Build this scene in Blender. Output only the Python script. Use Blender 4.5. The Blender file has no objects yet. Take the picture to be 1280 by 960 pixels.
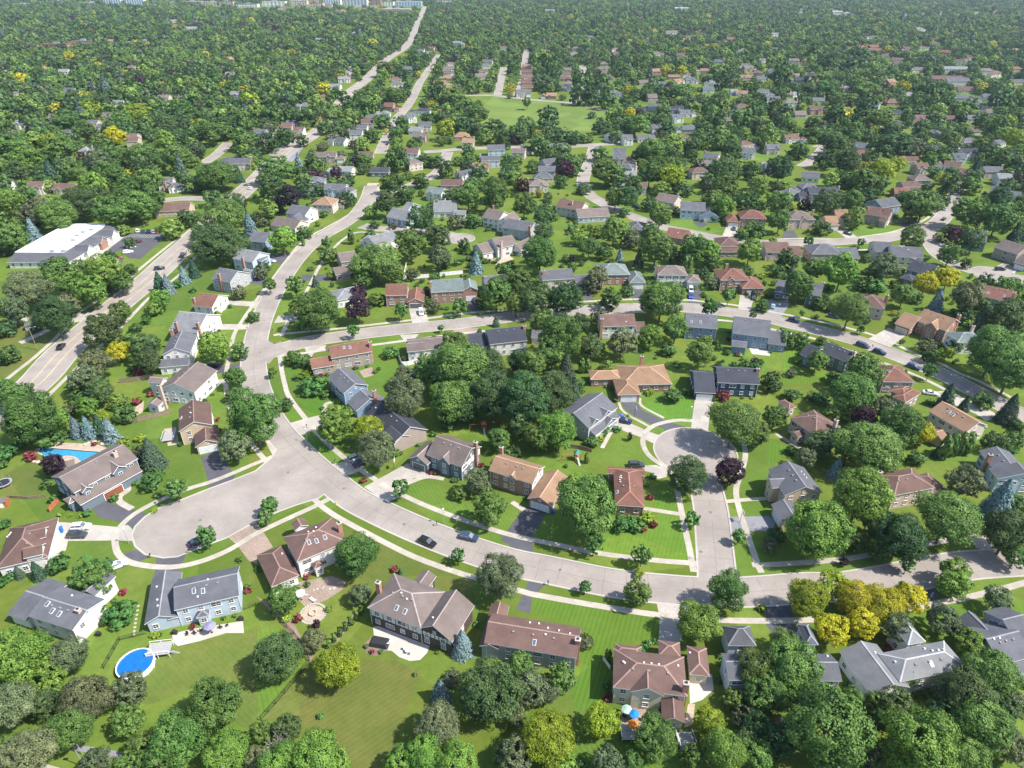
import bpy, math, random
import numpy as np
from mathutils import Vector, Matrix
from mathutils.geometry import delaunay_2d_cdt
random.seed(7); rng = np.random.default_rng(7)
S = bpy.context.scene
# ---------------------------------------------------------------- camera, sky, sun, exposure
CAM_H = 122.0; PITCH = math.radians(31.6); FOC = 853.0
cam = bpy.data.cameras.new('camera'); cam.lens = 36*FOC/1280; cam.sensor_width = 36; cam.clip_end = 30000; cam.clip_start = 1
co = bpy.data.objects.new('camera', cam); S.collection.objects.link(co)
co.location = (0, 0, CAM_H); co.rotation_euler = (math.pi/2-PITCH, 0, 0); S.camera = co
SUN_EL = math.radians(52); sh = Vector((.96, -.30)).normalized()
sunv = Vector((math.cos(SUN_EL)*sh.x, math.cos(SUN_EL)*sh.y, math.sin(SUN_EL)))
w = bpy.data.worlds.new("World"); S.world = w; w.use_nodes = True
nt = w.node_tree; bg = nt.nodes['Background']; sk = nt.nodes.new('ShaderNodeTexSky')
sk.sky_type = 'NISHITA'; sk.sun_disc = False; sk.sun_elevation = SUN_EL; sk.sun_rotation = math.atan2(sunv.x, sunv.y)
nt.links.new(sk.outputs[0], bg.inputs[0]); bg.inputs[1].default_value = 0.15
sl = bpy.data.lights.new('sun', 'SUN'); sl.energy = 4.6; sl.angle = math.radians(.53); sl.color = (1, .95, .87)
so = bpy.data.objects.new('sun', sl); S.collection.objects.link(so); so.rotation_euler = sunv.to_track_quat('Z', 'Y').to_euler()
S.view_settings.view_transform = 'Standard'; S.view_settings.look = 'None'
S.view_settings.exposure = 0.74; S.view_settings.gamma = 1
S.render.resolution_x = 1024; S.render.resolution_y = 768
S.render.engine = 'CYCLES'
S.cycles.max_bounces = 5; S.cycles.diffuse_bounces = 2; S.cycles.transparent_max_bounces = 4
COL = S.collection
# ---------------------------------------------------------------- projection helpers
FW = Vector((0, math.cos(PITCH), -math.sin(PITCH))); UP = Vector((0, math.sin(PITCH), math.cos(PITCH)))
def ray(px, py): return Vector((1, 0, 0))*((px-640)/FOC) + UP*(-(py-480)/FOC) + FW
def at(px, py, z=0.0):
    d = ray(px, py); t = (z-CAM_H)/d.z
    return Vector((d.x*t, d.y*t, z))
def proj(p):
    q = Vector(p)-Vector((0, 0, CAM_H)); z = q.dot(FW)
    return 640+FOC*q.x/z, 480-FOC*q.dot(UP)/z, z
def T(tile, x, y): return (ord(tile[0])-65)*320+x/4, int(tile[1])*240+y/4
def pts(s):                       # "B2 x,y x,y C2 x,y" -> list of photo points
    out = []; t = 'F'
    for w_ in s.split():
        if ',' not in w_: t = w_; continue
        x, y = w_.split(',')[:2]; out.append((float(x), float(y)) if t == 'F' else T(t, float(x), float(y)))
    return out
def gpts(s, z=0): return [at(x, y, z) for x, y in pts(s)]
# ---------------------------------------------------------------- mesh + object helpers
class MB:
    def __init__(s): s.v = []; s.f = []; s.m = []
    def add(s, vs, fs, m=0):
        o = len(s.v); s.v += [tuple(v) for v in vs]
        for f in fs: s.f.append([i+o for i in f]); s.m.append(m)
    def box(s, c, d, m=0, rz=0, M=None):
        hx, hy, hz = d[0]/2, d[1]/2, d[2]/2; cs, sn = math.cos(rz), math.sin(rz); vs = []
        for x, y, z in ((-1,-1,-1),(1,-1,-1),(1,1,-1),(-1,1,-1),(-1,-1,1),(1,-1,1),(1,1,1),(-1,1,1)):
            a, b = x*hx, y*hy; v = Vector((c[0]+a*cs-b*sn, c[1]+a*sn+b*cs, c[2]+z*hz)); vs.append(M @ v if M else v)
        s.add(vs, [(0,3,2,1),(4,5,6,7),(0,1,5,4),(1,2,6,5),(2,3,7,6),(3,0,4,7)], m)
    def tube(s, a, b, r0, r1, n=6, m=0, cap=True):
        a = Vector(a); b = Vector(b); d = (b-a).normalized(); q = d.to_track_quat('Z', 'Y'); vs = []
        for p, r in ((a, r0), (b, r1)):
            for i in range(n): vs.append(p+q @ Vector((r*math.cos(2*math.pi*i/n), r*math.sin(2*math.pi*i/n), 0)))
        s.add(vs, [(i, (i+1) % n, n+(i+1) % n, n+i) for i in range(n)]+([tuple(range(n-1, -1, -1)), tuple(range(n, 2*n))] if cap else []), m)
    def lathe(s, c, prof, n=16, m=0):
        vs = []
        for r, z in prof:
            for i in range(n): vs.append((c[0]+r*math.cos(2*math.pi*i/n), c[1]+r*math.sin(2*math.pi*i/n), c[2]+z))
        fs = [(k*n+i, k*n+(i+1) % n, (k+1)*n+(i+1) % n, (k+1)*n+i) for k in range(len(prof)-1) for i in range(n)]
        s.add(vs, fs, m)
    def prism(s, poly, z0, z1, m=0, mt=None):
        n = len(poly); s.add([(p[0], p[1], z0) for p in poly]+[(p[0], p[1], z1) for p in poly], [(i, (i+1) % n, n+(i+1) % n, n+i) for i in range(n)]+[tuple(range(n-1, -1, -1))], m)
        s.add([(p[0], p[1], z1) for p in poly], [tuple(range(n))], m if mt is None else mt)
    def mesh(s, name, mats):
        me = bpy.data.meshes.new(name); me.from_pydata(s.v, [], s.f)
        for m_ in (mats if isinstance(mats, (list, tuple)) else [mats]): me.materials.append(m_)
        me.polygons.foreach_set('material_index', s.m); me.update(); return me
    def build(s, name, mats, parent=None, loc=(0,0,0), rz=0):
        return link(name, s.mesh(name, mats), parent, loc, rz)
def link(name, data, parent=None, loc=(0,0,0), rz=0):
    o = bpy.data.objects.new(name, data); COL.objects.link(o)
    if parent: o.parent = parent
    o.location = loc; o.rotation_euler = (0, 0, rz); return o
def empty(name, loc, rz=0): return link(name, None, None, loc, rz)
USED = {}
def tag(o, label, cat, group=None):
    USED.setdefault(label, []).append(o); o['label'] = label; o['category'] = cat
    if group: o['group'] = group
    return o
def struct(o): o['kind'] = 'structure'; return o
# ---------------------------------------------------------------- materials
def newmat(name, rough=.8, spec=.2):
    m = bpy.data.materials.new(name); m.use_nodes = True; nt = m.node_tree; b = nt.nodes['Principled BSDF']
    b.inputs['Roughness'].default_value = rough; b.inputs['Specular IOR Level'].default_value = spec
    return m, nt, b
def nd(nt, t, **k):
    n = nt.nodes.new(t)
    for a, v in k.items():
        if a.startswith('i_'): n.inputs[a[2:].replace('_', ' ')].default_value = v
        else: setattr(n, a, v)
    return n
def mixc(nt, fac, a, b, mode='MIX'):
    n = nt.nodes.new('ShaderNodeMix'); n.data_type = 'RGBA'; n.blend_type = mode
    for s_, v in ((0, fac), (6, a), (7, b)):
        if hasattr(v, 'links') or isinstance(v, bpy.types.NodeSocket): nt.links.new(v, n.inputs[s_])
        else: n.inputs[s_].default_value = v if s_ == 0 else (*v[:3], 1)
    return n.outputs[2]
def ramp(nt, src, lo, hi, a=0.0, b=1.0):
    n = nt.nodes.new('ShaderNodeMapRange'); n.inputs[1].default_value = lo; n.inputs[2].default_value = hi
    n.inputs[3].default_value = a; n.inputs[4].default_value = b; nt.links.new(src, n.inputs[0]); return n.outputs[0]
def wpos(nt, scale=(1,1,1), rot=0.0, obj=False):
    g = nt.nodes.new('ShaderNodeTexCoord' if obj else 'ShaderNodeNewGeometry'); mp = nt.nodes.new('ShaderNodeMapping')
    nt.links.new(g.outputs['Object' if obj else 'Position'], mp.inputs[0]); mp.inputs['Scale'].default_value = scale; mp.inputs['Rotation'].default_value = (0, 0, rot); return mp.outputs[0]
def noise(nt, vec, scale, detail=2, rough=.5):
    n = nt.nodes.new('ShaderNodeTexNoise'); n.inputs['Scale'].default_value = scale; n.inputs['Detail'].default_value = detail
    n.inputs['Roughness'].default_value = rough; nt.links.new(vec, n.inputs['Vector']); return n.outputs[0]
def bump(nt, b, h, strength=.3, dist=.05):
    n = nt.nodes.new('ShaderNodeBump'); n.inputs['Strength'].default_value = strength; n.inputs['Distance'].default_value = dist
    nt.links.new(h, n.inputs['Height']); nt.links.new(n.outputs[0], b.inputs['Normal'])
def flat(name, c, rough=.7, spec=.25, var=.12, sc=1.5):
    m, nt, b = newmat(name, rough, spec); p = wpos(nt); n = noise(nt, p, sc, 3)
    nt.links.new(mixc(nt, ramp(nt, n, .3, .7), [x*(1-var) for x in c], [min(1, x*(1+var)) for x in c]), b.inputs['Base Color']); return m
def grassmat(name, c1, c2, stripe=None, patch=14.0, stw=.13):
    m, nt, b = newmat(name, .95, .08); p = wpos(nt)
    big = noise(nt, p, 1/patch, 3, .6); mid = noise(nt, p, .55, 3, .65); fine = noise(nt, p, 4.5, 2, .7)
    c = mixc(nt, ramp(nt, big, .35, .65), c1, c2)
    v = nt.nodes.new('ShaderNodeTexVoronoi'); v.inputs['Scale'].default_value = 1/24; nt.links.new(p, v.inputs['Vector'])
    hs = nt.nodes.new('ShaderNodeHueSaturation'); nt.links.new(c, hs.inputs['Color'])
    sp = nt.nodes.new('ShaderNodeSeparateColor'); nt.links.new(v.outputs['Color'], sp.inputs[0])
    nt.links.new(ramp(nt, sp.outputs[0], 0, 1, .475, .515), hs.inputs['Hue']); nt.links.new(ramp(nt, sp.outputs[1], 0, 1, .82, 1.18), hs.inputs['Value']); c = hs.outputs[0]
    c = mixc(nt, ramp(nt, mid, .3, .75, .0, .5), c, [x*.62 for x in c1]); c = mixc(nt, ramp(nt, fine, .35, .75, 0, .45), c, [x*.45 for x in c1])
    if stripe is not None:
        wv = nt.nodes.new('ShaderNodeTexWave'); wv.inputs['Scale'].default_value = .32; wv.inputs['Distortion'].default_value = .5; wv.inputs['Detail'].default_value = 1
        nt.links.new(wpos(nt, rot=stripe), wv.inputs['Vector']); c = mixc(nt, ramp(nt, wv.outputs[0], .2, .8, 0, stw), c, [min(1, x*1.6) for x in c2])
    nt.links.new(c, b.inputs['Base Color']); bump(nt, b, fine, .5, .08); return m
def pavemat(name, c, dirt=.25, crack=.5, joint=None, cs=.12):
    m, nt, b = newmat(name, .9, .15); p = wpos(nt)
    n1 = noise(nt, p, .09, 4, .6); n2 = noise(nt, p, 1.3, 4, .7); n3 = noise(nt, p, 9, 2, .6)
    c_ = mixc(nt, ramp(nt, n1, .35, .65), [x*(1-dirt) for x in c], c)
    c_ = mixc(nt, ramp(nt, n2, .4, .7, 0, .5), c_, [x*(1-dirt*.9) for x in c]); c_ = mixc(nt, ramp(nt, n3, .4, .8, 0, .35), c_, [x*.7 for x in c])
    if crack:
        v = nt.nodes.new('ShaderNodeTexVoronoi'); v.feature = 'DISTANCE_TO_EDGE'; v.inputs['Scale'].default_value = cs
        wp = nt.nodes.new('ShaderNodeVectorMath'); wp.operation = 'ADD'; nz = nt.nodes.new('ShaderNodeTexNoise'); nz.inputs['Scale'].default_value = .35
        sc = nt.nodes.new('ShaderNodeVectorMath'); sc.operation = 'SCALE'; sc.inputs[3].default_value = 5; nt.links.new(p, nz.inputs['Vector']); nt.links.new(nz.outputs['Color'], sc.inputs[0])
        nt.links.new(p, wp.inputs[0]); nt.links.new(sc.outputs[0], wp.inputs[1]); nt.links.new(wp.outputs[0], v.inputs['Vector'])
        c_ = mixc(nt, ramp(nt, v.outputs['Distance'], .004, .02, crack, 0), c_, [x*.45 for x in c])
    if joint:
        br = nt.nodes.new('ShaderNodeTexBrick'); br.inputs['Scale'].default_value = 1; br.inputs['Brick Width'].default_value = joint[0]; br.inputs['Row Height'].default_value = joint[1]
        br.inputs['Mortar Size'].default_value = joint[2]; br.inputs['Color1'].default_value = (1,1,1,1); br.inputs['Color2'].default_value = (.82,.82,.82,1); br.inputs['Mortar'].default_value = (.5,.5,.5,1)
        nt.links.new(wpos(nt, rot=joint[3]), br.inputs['Vector']); c_ = mixc(nt, 1.0, c_, br.outputs[0], 'MULTIPLY')
    nt.links.new(c_, b.inputs['Base Color']); bump(nt, b, n3, .3, .02); return m
M_GROUND = grassmat('grass_ground', (.112, .182, .028), (.155, .212, .042))
M_WOODGROUND = grassmat('wood_ground', (.045, .075, .022), (.07, .10, .03), None, 40)
M_LAWN = {'a': grassmat('lawn_fresh', (.095, .185, .024), (.115, .21, .032), 0.35), 'b': grassmat('lawn_green', (.10, .18, .026), (.135, .21, .038), -.5),
          'y': grassmat('lawn_dry', (.115, .155, .035), (.17, .185, .05), .9, 9, .06), 'z': grassmat('lawn_dry_striped', (.105, .155, .033), (.145, .175, .043), -.9, 9, .06),
          'p': grassmat('park_grass', (.13, .20, .045), (.17, .23, .055), .2, 30), 'n': grassmat('lawn_plain', (.11, .18, .03), (.15, .21, .042), None, 10)}
M_ROAD = pavemat('street_concrete', (.36, .318, .285), .3, .12, None, .10); M_ROAD2 = pavemat('arterial_concrete', (.38, .335, .30), .32, .2)
M_KERB = pavemat('kerb_concrete', (.48, .44, .40), .2, 0); M_WALK = pavemat('sidewalk_concrete', (.52, .47, .40), .22, 0, (1.55, 1.55, .012, .6))
M_DRIVE = {'k': pavemat('driveway_asphalt', (.115, .115, .13), .3, .3), 'c': pavemat('driveway_concrete', (.49, .45, .40), .2, .25, (3.2, 3.2, .012, .4)),
           'b': pavemat('brick_paving', (.44, .34, .275), .3, 0, (.9, .45, .03, .7)), 'g': pavemat('worn_asphalt', (.27, .27, .29), .25, .4),
           't': pavemat('tan_paving', (.56, .46, .36), .25, 0, (1.2, .8, .02, .2)), 's': pavemat('stone_mulch', (.30, .22, .17), .4, .5, None, 1.5), 'w': pavemat('white_concrete', (.55, .50, .45), .2, 0)}
M_LINE = flat('yellow_line_paint', (.62, .50, .22), var=.3)
M_WLINE = flat('white_line_paint', (.75, .75, .73), var=.25)
def roofmat(name, c):
    m, nt, b = newmat(name, .9, .12); p = wpos(nt)
    n1 = noise(nt, p, .35, 3, .6); n2 = noise(nt, p, 3.0, 3, .8)
    c_ = mixc(nt, ramp(nt, n1, .35, .65), [x*.82 for x in c], [x*1.1 for x in c]); c_ = mixc(nt, ramp(nt, n2, .35, .7, 0, .6), c_, [x*.66 for x in c])
    wv = nt.nodes.new('ShaderNodeTexWave'); wv.bands_direction = 'Z'; wv.inputs['Scale'].default_value = 3.1; wv.inputs['Distortion'].default_value = .4; nt.links.new(p, wv.inputs['Vector'])
    c_ = mixc(nt, ramp(nt, wv.outputs[0], .0, .4, .4, 0), c_, [x*.6 for x in c])
    oi = nt.nodes.new('ShaderNodeObjectInfo'); hs = nt.nodes.new('ShaderNodeHueSaturation'); nt.links.new(c_, hs.inputs['Color'])
    nt.links.new(ramp(nt, oi.outputs['Random'], 0, 1, .88, 1.12), hs.inputs['Value'])
    nt.links.new(hs.outputs[0], b.inputs['Base Color']); bump(nt, b, wv.outputs[0], .4, .02); return m
ROOF = {'b': roofmat('brown_shingles', (0.160, 0.102, 0.087)), 'g': roofmat('grey_shingles', (0.130, 0.134, 0.150)), 'l': roofmat('light_grey_shingles', (0.227, 0.231, 0.239)),
        'd': roofmat('dark_shingles', (0.063, 0.067, 0.084)), 't': roofmat('tan_shingles', (0.286, 0.181, 0.118)), 'k': roofmat('weathered_brown_shingles', (0.181, 0.147, 0.134)),
        'r': roofmat('red_brown_shingles', (0.202, 0.105, 0.080)), 'e': roofmat('green_grey_shingles', (0.168, 0.202, 0.197)), 'w': flat('white_roof_membrane', (.72, .72, .70), var=.1)}
ROOFN = {'b': 'brown', 'g': 'grey', 'l': 'light grey', 'd': 'dark', 't': 'tan', 'k': 'grey-brown', 'r': 'red-brown', 'e': 'green-grey', 'w': 'white'}
def wallmat(name, c, brick=False):
    m, nt, b = newmat(name, .75, .2); p = wpos(nt); n1 = noise(nt, p, .6, 3)
    if brick:
        n2 = noise(nt, p, 5, 2, .8); c_ = mixc(nt, ramp(nt, n2, .35, .65), [x*.7 for x in c], [min(1, x*1.25) for x in c])
    else: c_ = mixc(nt, ramp(nt, n1, .3, .7), [x*.9 for x in c], c)
    wv = nt.nodes.new('ShaderNodeTexWave'); wv.bands_direction = 'Z'; wv.inputs['Scale'].default_value = 2.6; wv.wave_profile = 'SAW'; nt.links.new(p, wv.inputs['Vector'])
    c_ = mixc(nt, ramp(nt, wv.outputs[0], .75, 1, 0, .35), c_, [x*.55 for x in c]); nt.links.new(c_, b.inputs['Base Color']); bump(nt, b, wv.outputs[0], .3, .02); return m
WALL = {'white': wallmat('white_siding', (.74, .73, .69)), 'cream': wallmat('cream_siding', (.66, .60, .46)), 'tan': wallmat('tan_siding', (.55, .43, .30)), 'blue': wallmat('pale_blue_siding', (.48, .56, .64)),
        'midblue': wallmat('mid_blue_siding', (.22, .31, .43)), 'navy': wallmat('navy_siding', (.055, .09, .16)), 'grey': wallmat('grey_siding', (.40, .41, .42)), 'slate': wallmat('slate_siding', (.15, .19, .22)),
        'brick': wallmat('brown_brick', (.36, .21, .16), True), 'pink': wallmat('pale_pink_brick', (.55, .42, .36), True), 'umber': wallmat('dark_brown_siding', (.10, .078, .068)), 'taupe': wallmat('taupe_siding', (.38, .31, .27)), 'beige': wallmat('beige_siding', (.60, .53, .44))}
M_TRIM = flat('white_trim', (.78, .77, .74), .5, .3, .05); M_DARKTRIM = flat('brown_timber', (.07, .05, .045)); M_CAP = {k: roofmat('ridge_'+k, [min(1, x*1.5) for x in c]) for k, c in
        {'b': (.235,.155,.135), 'g': (.2,.205,.225), 'l': (.33,.335,.34), 'd': (.095,.1,.125), 't': (.4,.25,.165), 'k': (.265,.22,.205), 'r': (.3,.15,.115), 'e': (.25,.3,.29), 'w': (.6,.6,.6)}.items()}
def glassmat(name, c, rough=.08):
    m, nt, b = newmat(name, rough, .8); b.inputs['Base Color'].default_value = (*c, 1); return m
M_GLASS = glassmat('window_glass', (.035, .045, .06)); _n = M_GLASS.node_tree; _o = _n.nodes.new('ShaderNodeObjectInfo'); _n.links.new(mixc(_n, ramp(_n, _o.outputs['Random'], .55, 1), (.02, .027, .035), (.30, .32, .33)), _n.nodes['Principled BSDF'].inputs['Base Color']); M_SKYL = glassmat('skylight_glass', (.09, .12, .16))
M_BRICK = wallmat('chimney_brick', (.42, .22, .16), True); M_PBRICK = wallmat('chimney_pale_brick', (.58, .42, .34), True)
M_GDOOR = flat('garage_door_paint', (.70, .71, .72), .5); M_GDOORR = flat('garage_door_cedar', (.24, .085, .05), .5); M_GDARK = flat('garage_dark', (.12, .12, .12), .5); M_GTAN = flat('garage_door_tan', (.55, .45, .36), .5)
M_DOORS = [flat('door_red', (.30, .05, .04)), flat('door_dark', (.05, .05, .06)), flat('door_white', (.7, .7, .7))]
M_METAL = flat('grey_metal', (.35, .36, .38), .4, .5); M_BLACK = flat('black_metal', (.03, .03, .035), .5, .4); M_WHITE = flat('white_paint', (.80, .80, .78), .5, .3, .04)
M_WOOD = flat('weathered_wood', (.26, .20, .15), .85, .1, .3, 4); M_WOODG = flat('grey_wood', (.36, .35, .35), .85, .1, .2, 4); M_CEDAR = flat('red_cedar_wood', (.42, .15, .07), .8, .1, .25, 3)
def paintmat(name):
    m, nt, b = newmat(name, .25, .6); oi = nt.nodes.new('ShaderNodeObjectInfo'); nt.links.new(oi.outputs['Color'], b.inputs['Base Color']); b.inputs['Coat Weight'].default_value = .5; return m
M_PAINT = paintmat('car_paint'); M_TYRE = flat('tyre_rubber', (.03, .03, .03)); M_LAMP = flat('headlight_lens', (.8, .8, .78), .15, .6); M_TAIL = flat('tail_light_lens', (.45, .02, .02), .2, .6)
def clothmat(name, c): return flat(name, c, .8, .1, .08, 3)
# ---------------------------------------------------------------- ground, streets, walks, drives: one planar partition
def smooth(P, n=4):
    P = [Vector((p[0], p[1])) for p in P]
    if len(P) < 3: return P
    Q = [P[0]*2-P[1]]+P+[P[-1]*2-P[-2]]; out = []
    for i in range(1, len(Q)-2):
        a, b, c, d = Q[i-1], Q[i], Q[i+1], Q[i+2]
        for k in range(n):
            t = k/n; out.append(.5*((2*b)+(c-a)*t+(2*a-5*b+4*c-d)*t*t+(3*b-a-3*c+d)*t**3))
    out.append(P[-1]); return out
def offs(P, d):                   # left-side offsets of a polyline
    out = []
    for i, p in enumerate(P):
        a = P[max(i-1, 0)]; b = P[min(i+1, len(P)-1)]; t = (b-a).normalized(); out.append(p+Vector((-t.y, t.x))*d)
    return out
POLY = []                         # (class key, priority, polygon)
CLS = {}                          # key -> (name, material, z, priority)
def addpoly(key, poly): POLY.append((key, [(p[0], p[1]) for p in poly]))
def strip(key, P, wd):
    L = offs(P, wd/2); R = offs(P, -wd/2)
    for i in range(len(P)-1):
        if (P[i+1]-P[i]).length > .05: addpoly(key, [R[i], R[i+1], L[i+1], L[i]])
def disc(key, c, r, n=36): addpoly(key, [(c[0]+r*math.cos(2*math.pi*i/n), c[1]+r*math.sin(2*math.pi*i/n)) for i in range(n)])
CLS['grass'] = ('grass', M_GROUND, 0, 0)
CLS['road'] = ('street', M_ROAD, -.08, 90); CLS['art'] = ('main_road', M_ROAD2, -.08, 91)
CLS['kerb'] = ('kerb', M_KERB, .04, 80); CLS['walk'] = ('sidewalk', M_WALK, .03, 70)
ROADS = [
 ('F 547,68 535,88 525,103 517,120 509,133 495,150 482,175 475,192', 8.2),
 ('F 464,232 461,243 455,255 443,270 425,283 400,297 376,318 355,345 338,374 325,405 318,437 317,462 322,488 335,519 355,547 385,577 413,601 443,624 480,643 520,661 560,677 600,691 640,703 680,711 718,719 752,726 790,732 820,735 870,739 920,740 960,738 1010,734 1060,733 1120,723 1190,709 1240,704 1330,700', 8.2),
 ('F 897,738 896,715 893,680 889,640 884,615 878,595 868,575', 8.4),
 ('F 318,440 345,438 380,428 445,418 515,410 570,405 640,396 690,391 732,388 765,386 795,385 830,384 865,385 910,390 960,398 985,404 1035,416 1072,426 1110,440 1145,454 1180,469 1215,487 1250,505 1320,540', 8.2),
 ('F 740,246 765,260 795,272 830,284 860,290 900,298 940,303 980,304 1030,303 1065,301 1100,299 1135,292 1160,285 1175,276 1185,262 1195,243 1200,228 1203,214', 8.2),
 ('F 1158,288 1170,314 1190,328 1215,338 1245,343', 8), ('F 452,282 475,286 510,286 545,290 575,297', 7.5),
 ('F 452,258 470,246 500,236 532,224 550,212 560,190', 7.5), ('F 530,190 545,189 582,186 640,184 690,184 743,181 790,178', 7.5),
 ('F 743,181 738,200 729,223 732,237 742,248', 7.5), ('F 560,120 610,119 640,122 680,126 715,129 760,138', 7.5), ('F 630,84 626,100 622,119', 8), ('F 658,62 656,78 652,104 645,122', 8),
 ('F 729,82 728,104 716,129', 9), ('F 300,243 275,248 230,248 190,252', 8), ('F 255,204 272,192 286,178', 8), ('F 1245,343 1290,350', 8),
 ('F 1020,184 1030,183 1015,200 1002,208', 7), ('F 1240,345 1265,332', 7)]
ART = ('F -110,610 -50,556 0,514 47,476 82,437 140,387 185,350 215,322 240,300 262,278 300,243 320,225 340,205 362,187 392,168 415,146 432,120 457,100 470,87 485,73 505,60 515,47 520,32 526,20 531,8', 13.0)
PATHS_W = []                      # world polylines, reused to keep trees off the streets
for s_, wd in ROADS:
    P = smooth(gpts(s_)); PATHS_W.append((P, wd)); strip('road', P, wd); strip('kerb', P, wd+.9)
P = smooth(gpts(ART[0])); ARTP = P; PATHS_W.append((P, ART[1])); strip('art', P, ART[1]); strip('kerb', P, ART[1]+.9)
DISCS = []
for px, py, r in ((869, 564, 11.8), (575, 298, 7.5), (1243, 343, 9.5), (1282, 352, 7)):
    c = at(px, py); DISCS.append((c, r)); disc('road', c, r); disc('kerb', c, r+.45)
def bulb(s_, key='road', grow=.45):
    Pp = [Vector((p.x, p.y)) for p in gpts(s_)]; addpoly(key, Pp); c = sum(Pp, Vector((0, 0)))/len(Pp)
    closed = Pp+[Pp[0]]; strip('kerb', closed, 2*grow)
    for q in Pp: disc('kerb', q, grow, 10)
bulb('F 340,572 320,589 290,601 260,612 225,626 200,635 182,646 170,658 166,669 170,682 182,692 205,696.5 222,695 237,689 260,680 282,672 300,662 320,651 350,638 372,630 398,622 412,612 385,575 350,555')
addpoly('kerb', gpts('F 880,706 886,722 870,732 864,745 940,748 925,728 920,712 912,700')); addpoly('road', gpts('F 882,712 880,724 868,730 864,742 945,742 925,727 916,714 905,700'))
addpoly('road', gpts('F 335,425 343,430 352,426 352,443 343,447 336,455 320,440'))
WALKS = ['B2 320,585 395,632 480,720 A0 0,0']
WALKS = ['F 335,550 345,569 370,600 397,628 412,640 432,652 475,675 520,697 570,715 600,724 655,740 672,744 740,756 825,769 900,775 960,776 1002,775 1060,772 1110,765 1167,755 1230,742 1290,726',
 'F 349,440 352,462 356,480 362,497 385,527 405,550 430,572 470,600 510,622 545,637 585,652 640,669 697,681 745,691 815,700 865,704 872,706',
 'F 352,420 360,402 370,387 387,357 400,332 420,307 437,294 452,290 480,294', 'F 460,240 445,262 405,286 395,291 375,305 357,327 342,347 330,362 320,376 302,402 292,420 287,445 283,465 283,490 290,515 303,540 320,562 345,590',
 'F 345,569 320,579 270,600 232,612 190,630 162,647 146,665 144,680 150,695 170,705 212,709 250,702 287,687 320,667 360,648 395,632 412,623', 'F 342,419 357,417 420,411 515,400 535,398 587,391 640,387 690,380 732,377 795,374 855,375 880,377 922,382 975,392 1002,397 1047,407 1095,420 1140,440 1175,454 1200,467 1225,477 1270,500',
 'F 335,446 347,445 382,441 430,434 467,431 505,426 560,419 620,412', 'F 880,399 917,402 967,412 1020,424 1060,438 1100,452 1135,465 1170,481 1210,503',
 'F 866,526 850,525 835,527 820,531 810,537 805,545 804,556 812,570 832,585 843,598 849,625 855,655 862,687 867,715', 'F 925,545 931,560 931,575 924,597 920,615 925,640 935,670 947,705 952,716', 'F 940,706 960,706 1045,700 1095,692 1140,684 1185,675 1225,664',
 'F -60,530 7,475 45,445 75,417 100,390 140,365 187,326 217,302 240,285 262,262', 'F 40,515 75,480 110,447 150,410 172,387 187,372 220,347 237,330 262,300 285,275', 'F 970,299 1010,298 1060,299 1077,296 1115,290 1145,280 1165,268 1178,250', 'F 970,313 997,312 1060,313 1110,310 1140,305',
 'F 660,640 A0 0,0', ]
WALKS = [s_ for s_ in WALKS if 'A0' not in s_]
for s_ in WALKS: strip('walk', smooth(gpts(s_)), 1.55)
for s_, wd in (('C2 660,622 720,632 850,652', 1.4), ('C2 1060,588 1180,578 1290,572', 1.3), ('A2 660,625 600,590 600,560 640,530 620,505 590,510', 1.7), ('B2 750,500 850,465 940,475', 1.4), ('B2 390,90 350,100 340,140', 1.4), ('C2 0,590 60,630', 1.5),
              ('C2 640,70 650,110 760,170', .9), ('C2 530,80 560,140 690,215', .9), ('D2 40,250 160,320', 1.4), ('C2 450,320 500,230', 1.2), ('F 385,527 372,530', 1.4)):
    strip('walk', smooth(gpts(s_)), wd)
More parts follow.
